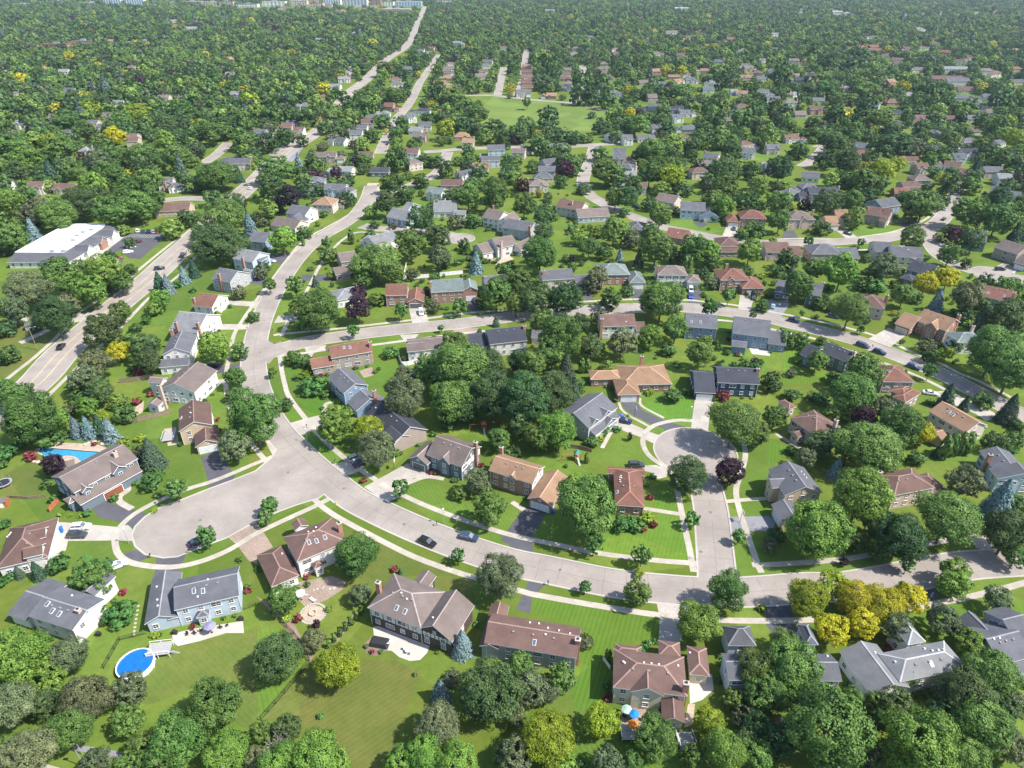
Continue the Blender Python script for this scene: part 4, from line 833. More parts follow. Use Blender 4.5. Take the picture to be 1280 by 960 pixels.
def crown_bare(seed):
    r = random.Random(seed); m = MB()
    def br(p, d, l, w_, k):
        q = p+d*l; m.tube(p, q, w_, w_*.6, 3, 0, False)
        if k == 0: return
        for _ in range(3): e = (d+Vector((r.uniform(-.8, .8), r.uniform(-.8, .8), r.uniform(-.3, .6)))).normalized(); br(q, e, l*.72, w_*.6, k-1)
    for _ in range(7): br(Vector((0, 0, -.8)), Vector((r.uniform(-.7, .7), r.uniform(-.7, .7), .8)).normalized(), .55, .025, 3)
    return m.mesh('crown', flat('dead_branches', (.36, .33, .31)))
LOD = {'xl': 5.2, 'hi': 1.9, 'mid': .42, 'lo': .13}
CR = {}
def crowns(kind, lod):
    k = (kind, lod)
    if k not in CR:
        f = LOD[lod]; g = f**-.5; L = []
        nv = 4
        for i in range(nv):
            s = 100*i+sum(map(ord, kind))
            if kind == 'maple': me = crown_round(int(3600*f), .078*g**.9, s, 26)
            elif kind == 'locust': me = crown_round(int(3300*f), .070*g**.9, s+5, 34, shape='wide')
            elif kind == 'oval': me = crown_round(int(3200*f), .076*g**.9, s+9, 24, shape='oval')
            elif kind == 'dense': me = crown_round(int(3800*f), .072*g**.9, s+3, 44)
            elif kind == 'small': me = crown_round(int(1300*f), .13*g**.9, s+2, 14)
            elif kind == 'spruce': me = crown_cone(int(2600*f), .085*g**.9, s)
            elif kind == 'column': me = crown_col(int(700*f), .17*g**.9, s)
            elif kind == 'shrub': me = crown_round(int(700*f), .17*g**.9, s+7, 12)
            elif kind == 'bare': me = crown_bare(s)
            L.append(me)
        CR[k] = L
    return CR[k]
TRUNK = []
for i in range(4):
    r_ = random.Random(i); m = MB(); p = Vector((0, 0, 0)); m.tube((0, 0, -.02), (.01, 0, .3), .034, .024, 7, 0, False); m.tube((.01, 0, .3), (r_.uniform(-.03, .03), .01, .75), .024, .008, 6)
    for k in range(6):
        a = k*1.05+r_.random(); z = .26+.05*k; m.tube((.008, 0, z), (.26*math.cos(a), .26*math.sin(a), z+.24), .014, .004, 5)
    TRUNK.append(m.mesh('trunk', M_BARK))
BARET = TRUNK[0]
# code: (kind, colour rgb, height/width, crown share of height, name, colour word, category)
TK = {'g': ('maple', (0.087, 0.160, 0.036), 1.08, .84, 'leafy_tree', 'mid-green', 'tree'), 'd': ('dense', (0.058, 0.110, 0.036), 1.05, .86, 'leafy_tree', 'dark green', 'tree'),
      'l': ('maple', (0.128, 0.235, 0.040), 1.05, .84, 'leafy_tree', 'bright green', 'tree'), 'w': ('locust', (0.108, 0.190, 0.045), .95, .78, 'leafy_tree', 'broad light green', 'tree'),
      'o': ('oval', (0.114, 0.147, 0.069), 1.1, .84, 'leafy_tree', 'olive grey-green', 'tree'), 'y': ('locust', (0.20, 0.27, 0.022), 1.05, .84, 'yellow_leaf_tree', 'yellow-green', 'tree'),
      'Y': ('locust', (0.35, 0.335, 0.018), 1.0, .86, 'yellow_leaf_tree', 'golden yellow', 'tree'), 'p': ('dense', (0.039, 0.021, 0.034), 1.0, .86, 'purple_leaf_tree', 'dark purple', 'tree'),
      'n': ('oval', (0.208, 0.150, 0.098), 1.3, .9, 'leafy_tree', 'brownish', 'tree'), 'b': ('spruce', (0.137, 0.208, 0.215), 1.4, .95, 'spruce_tree', 'blue-grey conical', 'spruce'),
      's': ('spruce', (0.047, 0.089, 0.053), 1.35, .95, 'spruce_tree', 'dark green conical', 'spruce'), 'a': ('column', (0.101, 0.178, 0.047), 2.2, .97, 'columnar_evergreen', 'narrow upright', 'evergreen'),
      'x': ('small', (0.088, 0.185, 0.047), 1.3, .76, 'street_tree', 'small green', 'tree'), 'm': ('shrub', (0.067, 0.153, 0.038), .62, .97, 'shrub', 'rounded green', 'shrub'),
      'M': ('shrub', (0.18, 0.26, 0.03), .6, .97, 'shrub', 'yellow-green', 'shrub'), 'r': ('shrub', (0.182, 0.039, 0.046), .75, .97, 'shrub', 'deep red', 'shrub'), 'k': ('bare', (.3, .3, .3), 1.0, .9, 'bare_tree', 'leafless grey', 'tree')}
TREES = []
def addtree(px, py, wpx, code):
    kind, col, hr, cs, name, cw, cat = TK[code]; zc = 5
    for _ in range(4):
        p = at(px, py, zc); sc = FOC/((p-Vector((0, 0, CAM_H))).dot(FW)); D = wpx/sc; H_ = max(D*hr, .8)
        if code in 'gldwoyYp': H_ = min(max(H_, 5.5 if D > 3 else 3), 19)
        zc = H_*(1-cs*.52)
    lod = 'xl' if wpx > 50 else 'hi' if wpx > 28 else ('mid' if wpx > 13 else 'lo')
    if cat == 'shrub' and wpx > 16: lod = 'hi'
    if wpx < 24 and code != 'x': cs = min(.97, cs+.1)
    L = crowns(kind, lod); i = len(TREES); R = random.Random(i*7+3); z = R.uniform(0, 6.28)
    t = empty(name, (p.x, p.y, 0)); ch = H_*cs/2
    c = link('crown', L[i % len(L)], t, (0, 0, H_-ch*1.0), z); sx = D/2*(.97 if kind not in ('spruce', 'column') else 1.0); c.scale = (sx, sx*R.uniform(.92, 1.08), ch*1.04)
    v = R.uniform(.88, 1.32); h = R.uniform(-.02, .03); c.color = (max(0, col[0]*v+h*.6), col[1]*v, max(0, col[2]*v), 1)
    if cat != 'shrub': k = link('trunk', TRUNK[i % 4], t, (0, 0, 0), z); th = H_*.8 if kind not in ('spruce', 'column') else H_*.7; k.scale = (th*(.9 if kind != 'small' else .7), th*(.9 if kind != 'small' else .7), th)
    TREES.append([t, px, py, wpx, code, (p.x, p.y), D, H_]); return t
TD = '''A3 110,400,320,l 330,400,220,o 60,640,260,o 420,610,260,o 230,640,180,d 590,190,170,m 650,570,190,o 640,720,180,g 900,800,280,g 1080,640,290,g 1140,880,240,l 1270,900,120,o 480,20,180,g 340,760,240,g 150,880,280,o 30,480,160,g 10,30,70,m 700,850,160,g 230,520,200,l 20,860,150,g 1000,560,100,g 480,930,160,o 780,920,200,g 350,640,150,g 640,930,140,g 40,10,60,m
B3 100,400,255,d 130,120,165,g 285,315,135,o 410,450,255,y 150,760,160,d 80,850,200,k 300,900,280,l 120,930,220,l 1030,330,120,b 975,450,100,n 920,570,110,b 910,740,240,o 850,900,220,l 1000,920,220,l 1170,580,340,d 1240,900,130,d 1225,0,265,o 520,90,125,o 365,340,26,a 390,310,28,a 418,280,28,a 448,250,28,a 475,225,28,a 500,200,28,a 522,170,28,a 145,210,55,M 205,60,40,m 350,95,40,l 320,700,40,m 580,378,28,r 625,378,26,m 552,350,26,m 795,492,25,m 255,40,40,m 210,210,50,r 300,240,45,p 400,930,160,l 30,780,120,g 720,920,180,l 300,600,0,g
C3 365,50,72,x 628,80,168,g 1085,70,220,g 935,225,235,l 660,362,52,m 682,332,42,m 712,325,38,m 370,265,90,o 480,395,40,a 40,450,150,g 90,560,200,o 245,510,170,g 170,570,150,o 180,800,290,y 445,720,200,y 720,800,240,g 985,730,190,y 1060,880,240,l 1170,830,160,d 480,935,180,o 1120,570,110,l 1230,460,240,g 1250,590,200,g 1160,650,110,o 1050,395,50,m 1055,440,45,m 20,690,120,o 20,900,200,o 250,930,180,l 900,900,140,g 1240,760,180,d 1220,900,180,g 380,345,60,M 1150,460,50,m 1250,160,50,M 350,920,100,d 600,940,120,g 1000,620,0,g
D3 200,110,230,y 320,270,200,Y 430,110,230,Y 570,140,240,Y 710,120,200,Y 330,50,190,y 470,230,190,Y 650,255,180,o 880,215,180,o 690,15,70,l 930,40,165,l 1155,110,150,o 1010,330,150,l 120,450,300,g 20,570,210,g 300,740,440,g 690,500,125,g 640,640,180,d 760,830,390,l 1000,600,290,d 1120,500,280,g 1070,740,300,g 1230,640,160,o 560,590,110,l 60,820,180,d 520,900,150,d 1000,900,220,g 1220,860,200,o 1150,640,200,d 80,330,150,g 420,600,120,g 1010,345,60,M 600,700,120,g 180,560,180,g 880,680,180,d 570,730,130,d 1180,780,160,g 300,930,160,g
A2 150,160,290,g 50,60,160,g 330,100,90,o 430,110,130,l 380,30,100,g 500,30,150,d 585,60,90,l 610,120,110,g 375,215,82,b 435,215,86,b 490,200,80,s 545,230,96,b 230,270,150,m 320,250,70,m 290,180,120,l 265,400,132,p 752,345,130,s 690,320,90,o 760,475,145,m 875,520,115,x 1030,760,115,x 1170,300,180,o 1265,160,310,g 1160,20,90,g 290,895,120,m 450,940,210,m 30,345,130,m 15,400,60,m 265,575,50,m 435,645,48,m 230,500,60,m 790,550,50,m 700,270,60,M 685,85,48,r 750,50,36,r 90,940,55,s 180,930,80,s 300,650,30,M 350,655,30,M 400,660,28,M 570,570,50,m 670,490,40,m 775,630,36,M 150,360,70,r 10,700,80,m 620,290,70,M 470,300,28,r 520,160,60,y 900,300,30,m 1195,880,36,m 985,75,25,m 100,300,60,m 30,20,120,g 1190,260,60,o
B2 130,60,90,g 65,600,95,x 45,665,80,x 400,200,200,l 560,230,190,y 600,330,210,o 720,520,95,x 1160,620,200,g 1110,485,150,o 1020,500,90,l 740,70,240,o 980,80,250,g 1180,60,270,d 1210,270,130,g 960,205,80,m 500,850,240,g 1010,855,78,x 280,5,150,m 350,50,60,m 1065,190,50,m 470,880,120,g 690,345,60,m 870,440,30,r 990,480,36,m 720,935,28,s 690,925,40,r 540,480,36,r 700,330,40,m 885,250,40,m 1250,330,80,g 330,120,26,m 1060,100,200,d 920,20,150,l
C2 60,80,310,d 200,40,250,d 230,230,210,l 15,290,70,g 370,600,340,g 410,795,110,x 650,855,115,x 635,945,62,M 880,455,212,d 1090,440,175,p 1110,185,290,w 1230,250,140,g 800,60,105,m 885,38,60,m 1055,58,72,r 905,672,88,x 1135,760,72,x 560,695,130,m 620,705,90,m 680,670,85,M 712,705,42,r 590,262,32,p 525,225,46,m 520,75,40,m 400,290,80,m 460,222,85,m 430,270,60,M 310,20,85,s 480,70,60,l 670,500,40,m 690,565,38,r 375,370,28,a 320,500,120,l 130,250,180,g 40,200,160,d 700,460,44,m 640,25,40,m 690,40,50,M 1010,75,30,m 270,410,26,m 1200,120,100,g 660,725,40,r 940,20,0,m
D2 115,55,85,m 145,50,60,m 230,60,80,m 270,75,80,m 35,160,140,g 480,170,140,p 430,120,110,l 340,110,90,l 565,110,140,o 670,200,210,g 765,240,150,Y 720,170,120,y 510,310,330,w 400,330,160,g 260,300,150,d 190,370,120,o 345,420,85,b 460,560,320,l 250,720,340,l 660,770,270,d 900,660,330,w 980,490,190,o 1170,570,165,b 850,335,55,s 885,320,62,a 925,305,62,a 965,300,62,a 1005,298,60,a 1130,285,120,d 1190,280,90,g 1245,240,100,g 1200,740,260,d 1225,610,130,d 900,60,100,s 990,95,62,s 1215,120,120,s 430,40,230,g 380,885,55,p 940,930,160,l 540,700,150,d 640,290,130,g 590,370,170,l 760,330,90,g 1240,860,140,g 430,790,120,d 130,280,60,g 330,270,120,d 700,900,80,x 60,700,90,d 1150,680,120,d 20,760,80,o 1270,160,80,g 810,90,44,m 745,760,120,g 560,830,130,g 1090,50,100,g 1000,930,0,g 1230,330,60,m 600,650,60,m
A1 60,220,160,g 10,270,80,g 160,190,85,b 180,90,170,o 50,50,150,l 280,110,210,g 400,60,230,d 560,90,200,g 690,70,170,g 620,20,120,g 750,40,150,g 860,185,115,l 940,130,115,g 1090,250,290,d 1120,120,240,g 1010,200,120,g 1245,160,85,b 640,230,60,g 540,310,75,d 140,480,225,o 300,430,190,g 430,480,200,l 270,620,215,d 60,580,170,o 520,400,190,l 600,440,130,g 640,360,75,g 20,660,100,d 30,790,110,g 410,390,120,g 510,690,200,d 600,600,120,g 680,680,75,m 730,640,62,m 640,720,60,m 595,795,125,Y 720,770,160,d 740,850,140,d 480,850,170,o 430,930,160,o 795,450,75,s 835,460,70,b 915,415,66,b 965,380,70,s 800,530,120,l 890,465,48,m 965,490,40,m 1190,480,75,o 1070,780,185,l 1190,770,95,g 1045,685,64,m 1262,590,64,g 1085,610,52,M 1170,925,120,g 380,930,100,g 610,170,70,l 120,955,70,g 345,560,120,o 230,330,70,d 290,340,90,g 760,170,0,g 1060,30,100,g 1170,60,140,d 160,640,60,d 480,620,90,g 760,730,70,g 660,830,70,g 545,440,90,g 1150,570,30,m 20,60,100,y 480,180,0,g 765,560,80,l 700,540,0,g 130,20,100,g 500,20,120,d 700,900,60,r
B1 165,30,145,p 130,235,145,l 240,185,90,g 350,250,52,x 360,305,100,w 235,245,22,a 192,460,98,x 295,445,44,s 65,458,72,x 310,580,235,g 510,580,155,p 600,350,250,g 690,400,120,g 540,420,120,g 605,510,90,l 770,260,155,g 820,130,155,d 905,220,145,d 920,320,130,o 650,60,125,d 740,20,110,g 570,90,70,l 590,135,60,g 680,140,46,o 1000,140,95,o 1085,130,95,g 1100,350,80,b 1010,350,55,m 1060,280,32,a 485,690,66,x 725,590,80,x 1020,565,85,x 925,680,36,x 1200,645,44,s 890,550,70,o 1200,500,180,g 1125,530,60,g 1020,880,340,g 880,880,200,g 1160,880,220,d 1000,760,150,g 675,800,90,m 80,900,46,x 235,915,70,M 210,925,50,m 1060,20,140,g 980,30,120,d 1190,20,160,g 450,30,95,d 30,345,80,g 20,385,70,o 475,225,34,a 370,385,44,l 60,90,90,l 20,130,70,o 1245,380,80,g 900,420,50,m 780,390,70,o 740,920,120,o 1230,470,120,d 1240,120,60,g 270,640,120,g 220,570,110,l 510,500,90,p 950,330,60,g 110,60,60,s 870,60,60,d 340,110,50,m 600,230,0,g 740,780,36,l 1150,345,40,m 1200,340,45,m 1270,350,60,g 955,580,28,m
C1 60,60,130,g 160,110,120,d 160,195,120,d 140,300,215,g 385,270,130,w 450,290,80,g 510,190,155,g 425,180,85,l 690,200,90,g 590,230,110,o 720,280,185,g 825,310,90,o 635,330,62,s 910,280,160,g 985,290,130,l 1000,345,90,g 740,115,140,g 690,50,85,d 1180,60,130,d 1060,70,120,l 1000,40,120,g 1190,290,140,l 1150,190,70,g 1215,180,110,g 1005,430,78,o 1085,515,78,x 880,370,50,a 540,315,44,b 500,305,40,g 430,420,120,o 490,530,110,g 750,530,250,g 690,560,120,g 120,520,190,d 270,530,190,d 40,440,150,g 240,720,250,g 200,800,180,g 400,770,140,d 550,750,165,o 690,720,130,l 820,680,145,g 940,810,155,g 825,865,42,m 990,575,90,x 1205,615,36,x 100,860,160,g 270,880,120,s 480,840,62,l 1260,540,80,g 440,600,90,o 330,220,90,l 300,335,36,p 1180,390,70,m 20,560,120,g 520,20,120,g 580,30,120,d 780,30,60,d 400,450,110,o 565,80,60,g 350,870,36,a 380,870,34,a 150,640,150,g 30,850,130,d 1140,370,60,d 250,60,60,g 1250,60,60,g 1020,130,60,m 660,430,40,m 845,420,0,g 1250,420,40,M 340,660,120,d 60,950,160,g 320,940,110,g 300,180,60,m 960,700,0,g 1110,860,36,m 1160,865,60,m 1220,870,60,m
D1 60,140,120,g 60,50,150,g 185,65,90,p 300,50,160,d 420,50,130,g 435,140,105,l 270,165,100,g 205,245,55,x 465,250,40,x 720,110,90,o 780,60,200,g 720,230,135,g 1010,90,200,g 1150,130,200,g 1240,205,80,s 1030,235,135,d 930,210,95,p 910,310,120,g 1000,330,55,g 370,390,200,l 330,350,110,l 95,340,110,g 50,370,80,g 155,470,165,g 590,370,160,o 410,580,220,w 680,510,125,g 790,450,140,Y 900,430,130,Y 850,420,110,y 850,540,84,b 1000,520,180,o 980,590,110,d 1200,470,130,g 1180,630,190,d 1070,640,90,s 1130,790,270,g 1220,880,260,g 800,740,95,o 825,790,82,g 895,800,80,y 670,750,30,x 465,685,40,x 170,605,32,x 810,890,80,x 248,840,120,g 250,790,90,g 480,900,200,g 155,840,62,M 982,655,50,m 20,930,110,g 950,740,70,g 330,930,90,m 30,225,45,l 640,120,32,m 790,330,50,m 500,20,100,d 1160,30,120,d 1260,90,100,g 1250,560,90,g 540,470,120,m 480,460,100,m 630,460,60,m 570,490,40,m 860,200,60,o 1090,450,100,d 1240,650,100,d 1050,700,80,g 740,640,0,g 700,30,100,g 130,860,60,o 560,180,0,g 870,30,90,g 1270,440,70,g 230,380,120,g 750,500,70,g 940,250,0,g 530,390,90,g 1180,560,110,d 1080,560,90,g 310,480,60,m
A0 105,395,78,Y 450,540,105,y 570,680,115,Y 240,700,95,y 690,560,150,y 1085,425,42,Y 155,650,74,p 610,430,58,p 700,410,74,p 980,790,58,p 410,790,70,p 890,790,165,g 1080,870,230,g 680,490,110,l 150,790,180,l 60,720,170,g 300,740,180,g 560,780,150,g 700,780,170,g 380,860,130,g 540,870,160,g 740,900,160,g 90,860,120,d 420,650,130,g 330,600,140,g 600,590,120,g 1040,660,160,g 1200,660,80,g 830,620,130,d 920,560,130,g 960,920,110,g 600,820,0,g 1190,870,60,s 20,940,100,g 250,860,90,s 460,920,150,l 640,940,120,g 1250,610,60,g 1250,500,100,y 490,800,130,o 820,700,120,l
B0 335,440,82,Y 950,640,105,y 905,340,62,l 725,610,80,g 400,860,74,p 480,720,42,p 275,790,45,b 210,800,45,b 710,820,115,g 580,680,95,g 945,850,85,g 820,900,90,g 90,840,190,g 630,610,95,g 840,800,80,d 900,800,90,g 1040,640,120,d 1120,860,90,d 650,655,30,Y 240,460,110,g 400,470,80,g 80,600,110,g 250,600,120,g 380,570,130,g 470,540,120,g 70,920,150,d 700,680,80,g 1100,570,140,g 1190,640,120,d 990,480,150,g 920,480,110,g 700,480,130,g 550,480,150,g 520,350,100,g 650,340,130,g 740,380,90,d 800,320,80,g 330,720,60,o 270,940,120,d 540,800,90,g 500,800,60,p 660,930,90,g 800,700,60,g 860,600,80,g 230,700,70,g 140,700,90,d 60,730,110,d 320,920,60,g 1060,760,70,g 700,900,90,g 960,800,0,g 1080,940,100,g 1200,940,130,g 470,890,60,g 740,530,0,g 350,640,90,g 430,640,90,g 1180,890,60,g 1240,870,36,b 1250,790,60,d 620,740,0,g 520,720,50,g
C0 150,330,90,l 580,450,58,Y 590,560,64,Y 850,350,62,Y 1230,530,42,Y 650,225,54,y 265,840,100,p 50,920,80,p 470,850,180,g 180,610,110,d 70,660,100,g 250,680,110,d 310,690,60,d 75,510,48,x 400,565,44,d 330,500,90,g 400,500,110,g 470,520,100,g 200,370,110,g 520,680,80,g 480,740,0,g 620,620,150,g 700,750,150,g 800,720,120,l 690,860,150,g 800,880,150,y 250,760,110,g 130,740,110,g 310,840,110,g 440,770,90,g 900,750,90,g 1060,850,150,d 1060,940,150,g 850,940,110,d 760,560,80,g 960,530,90,d 850,450,130,g 440,430,100,g 350,430,100,g 640,350,90,g 540,360,90,g 1050,430,90,d 1140,620,120,g 1220,560,100,g 1020,620,100,g 770,650,100,d 440,640,80,d 500,590,70,l 1120,780,80,g 1190,820,70,g 980,900,90,g 1230,940,90,l 520,900,120,g 600,940,110,g 750,940,90,l 250,900,70,g 360,930,80,g 100,830,60,g 930,830,80,d 950,700,100,d 690,450,90,g 1190,440,80,g 590,660,60,g 1130,370,0,g
D0 680,430,75,Y 850,570,90,l 570,850,160,y 530,650,62,y 1200,610,95,y 1240,690,115,y 920,710,84,l 480,900,170,g 640,720,190,d 380,500,160,g 300,440,140,g 500,450,150,g 60,840,150,d 240,670,100,g 330,720,130,d 280,810,100,d 400,810,150,d 150,760,110,g 560,590,130,g 650,820,100,y 770,660,100,g 830,850,70,g 920,870,70,g 1030,870,90,g 1100,770,100,d 1190,780,110,d 1040,840,70,s 1250,850,100,g 970,670,100,g 1130,660,110,g 620,660,120,g 830,490,120,g 760,500,100,d 1000,530,90,g 1150,520,110,d 700,610,60,g 440,650,100,g 330,600,120,g 100,560,60,d 180,500,90,g 50,420,120,g 880,770,100,g 720,760,110,o 800,760,90,g 530,740,70,d 1070,610,90,g 480,560,110,d 900,930,100,g 1010,930,110,g 800,920,60,g 540,950,120,g 400,930,110,g 320,930,60,d 1200,940,90,g 870,600,0,g 300,350,120,g 430,350,120,d 450,290,100,g 230,290,90,g'''
tile = None; TL = []
for tok in TD.split():
    if len(tok) == 2: tile = tok; continue
    x, y, w_, c = tok.split(','); w_ = float(w_)
    if w_ > 0: px, py = T(tile, float(x), float(y)); TL.append((px, py, w_/4, c))
leafy = sorted([t for t in TL if t[3] in 'gdlwon'], key=lambda t: -t[2]); MORE = leafy[300:]; drop = set(MORE)   # past 300 of the kind: into the woodland object
for t in TL:
    if t not in drop: addtree(*t)
# planting beside the walls of the nearer houses
DP = [p for k, p in POLY if k[0] == 'd' and k[1:].isdigit() or k in ('walk', 'road', 'kerb')]; rs = random.Random(21); ns = 0
for h in list(HOUSES):
    if h[4][1] < 400 or ns > 130: continue
    for B in h[5]:
        sides = [(B.a, B.u, B.L, -B.v, 0), (B.a+B.u*B.L, B.v, B.W, B.u, 1), (B.a, B.v, B.W, -B.u, 3)]
        for p0, d, ln, n, k in sides:
            if any(o_[0] == 'G' and int(o_[1]) == k for o_ in B.opt) or ln < 5 or n.dot(Vector((0, 0, 30))-p0) < 0: continue
            for j in range(rs.choice([1, 2, 3])):
                q = p0+d*rs.uniform(.1, .9)*ln+n*rs.uniform(.5, 1.1)
                if any(roofz(C, q) > 0 for C in h[5]) or any(inpoly((q.x, q.y), p) for p in DP): continue
                px, py, z = proj((q.x, q.y, .5)); addtree(px, py, rs.uniform(1.0, 2.0)*FOC/z, rs.choice('mmmMr')); ns += 1
MOREW = []
for px, py, wpx, c in MORE:
    p = at(px, py, 5); D = wpx*((p-Vector((0, 0, CAM_H))).dot(FW))/FOC; MOREW.append((p.x, p.y, D, {'g': 0, 'd': 1, 'l': 6, 'w': 4, 'o': 7, 'n': 7}[c]))
# ---------------------------------------------------------------- farther houses, read off the upper part of the photograph
FD = '''A0 160,915,130,b 330,925,110,b 30,905,70,l 345,655,75,g 545,570,60,k 475,605,100,g 665,690,60,b 665,672,56,k 715,455,55,k 905,480,75,k 820,478,60,k 1175,462,45,l 1180,800,150,g 830,895,60,g 870,918,75,g 270,575,40,k 560,198,60,t 720,197,55,l 230,335,60,t 920,105,50,t 1150,285,60,t 820,180,60,l 75,462,50,g 320,350,50,l 105,605,45,l 600,505,90,l 430,738,60,l 1150,365,45,l 350,445,60,g 960,145,70,l 640,210,40,l 30,350,30,l 870,100,30,l 660,330,40,k
B0 370,765,140,k 415,835,150,l 300,890,90,g 400,925,110,g 620,842,95,d 415,692,95,g 550,762,75,b 770,748,95,b 785,800,80,k 500,655,65,g 530,628,55,g 555,602,60,b 580,575,60,g 630,557,85,l 680,520,80,r 820,545,105,d 800,640,70,l 820,668,70,k 845,615,65,g 1030,668,80,t 1200,732,90,g 1170,785,95,g 1120,818,90,t 1050,855,100,g 980,905,110,b 905,945,90,e 970,312,50,k 965,335,55,k 960,355,60,b 950,382,70,t 930,405,80,t 935,428,50,t 1160,300,50,g 1150,322,60,g 1130,350,65,b 1125,372,60,k 830,248,60,g 800,268,60,b 755,338,75,g 700,388,55,b 705,410,60,k 490,332,50,l 465,358,60,l 440,385,60,l 395,425,60,l 325,478,80,r 250,520,90,l 140,622,90,b 185,605,70,g 40,652,95,g 1240,232,40,b 60,690,60,k 770,575,40,g 450,940,70,g 250,930,60,g 1060,695,60,t 215,640,40,b 880,235,40,r 310,192,40,l 490,160,20,l 1010,208,70,l
C0 185,468,80,t 55,452,75,g 75,428,65,b 75,402,60,b 75,376,60,r 75,350,55,b 75,325,50,t 270,432,70,g 270,408,65,k 270,384,60,b 265,360,55,b 270,340,50,k 700,520,92,g 820,535,70,d 878,555,85,g 825,575,60,g 875,632,120,g 835,680,95,b 895,700,60,k 670,678,90,g 510,665,85,g 575,680,45,g 720,625,50,g 515,450,80,g 500,474,60,g 215,725,90,g 35,745,70,k 75,738,55,g 185,802,80,g 175,835,90,g 155,870,100,g 130,905,100,k 540,748,60,g 535,775,50,g 580,785,70,b 580,822,80,g 575,862,90,l 555,905,100,l 625,915,100,b 1000,772,75,g 960,810,70,k 935,842,95,b 1175,708,125,b 1180,745,70,g 1275,815,60,l 455,335,60,k 462,360,65,b 480,382,60,b 510,242,50,k 510,262,55,b 720,348,55,t 810,375,60,t 832,398,70,t 900,388,75,g 1000,408,75,l 980,438,60,g 955,345,70,t 1170,378,60,t 1250,385,60,g 1270,452,80,g 1110,450,40,l 1145,455,60,t 840,268,75,b 730,260,70,k 880,180,60,b 1090,190,66,r 1150,245,60,k 610,320,50,g 1190,332,70,k 1220,355,60,b 1250,295,50,g 1160,320,60,g 1110,555,50,g 1040,612,60,g 1150,522,70,b 390,180,50,g 315,235,50,k 655,402,50,k 740,410,70,g 870,360,60,b 1250,540,40,d 460,312,40,k 160,250,60,k 680,190,45,b 800,165,70,k 940,150,40,b 1040,300,60,g 310,265,50,k 420,455,40,l 700,475,50,k 190,55,50,l 1085,590,50,k 820,770,0,b
D0 35,165,34,l 520,180,62,g 170,45,24,l 760,140,60,l 500,232,100,r 540,245,80,r 405,235,45,r 880,255,80,r 690,235,60,b 780,232,60,b 640,308,66,b 750,340,80,k 930,340,120,l 1100,345,90,k 1130,365,90,b 890,390,150,b 940,408,120,g 1000,440,110,b 610,400,60,t 720,468,90,l 620,500,70,b 520,512,80,g 650,552,60,d 770,580,75,b 730,602,60,b 915,582,60,b 635,605,92,g 545,612,70,b 980,478,90,g 1030,515,110,g 1090,550,100,k 1090,475,90,g 1150,500,100,g 1010,640,92,b 830,652,70,g 985,695,120,g 1005,750,90,d 950,772,60,g 800,722,100,g 1150,702,70,g 700,790,95,b 765,822,60,b 900,812,112,b 975,848,52,b 760,880,90,k 705,912,90,b 665,945,70,r 1120,838,95,g 1180,872,60,l 465,722,82,g 455,756,60,r 130,680,110,b 25,725,70,g 215,868,85,g 180,920,130,g 250,945,200,d 110,950,90,g 15,822,60,g 1190,945,130,g 25,487,70,g 115,500,60,k 250,490,60,g 240,535,75,b 160,560,60,k 125,360,60,t 210,365,40,g 155,390,90,d 20,345,50,g 30,375,50,g 130,462,50,l 180,310,60,t 1255,400,90,g 1250,775,60,g 130,295,50,k 840,210,60,b 1000,280,60,b 960,300,50,b 40,240,40,g 1020,580,100,g 940,900,40,k 600,270,60,b 390,430,40,k 1240,335,50,r 1240,245,40,t 300,285,30,b 650,290,50,b'''
far_n = 0; FH = []
CW = {'b': ['beige', 'brick', 'pink', 'white'], 'g': ['white', 'grey', 'blue', 'beige'], 'l': ['white', 'white', 'blue'], 'k': ['beige', 'taupe', 'white'], 't': ['beige', 'brick', 'tan'], 'r': ['brick', 'pink'], 'd': ['white', 'slate'], 'e': ['white', 'grey']}
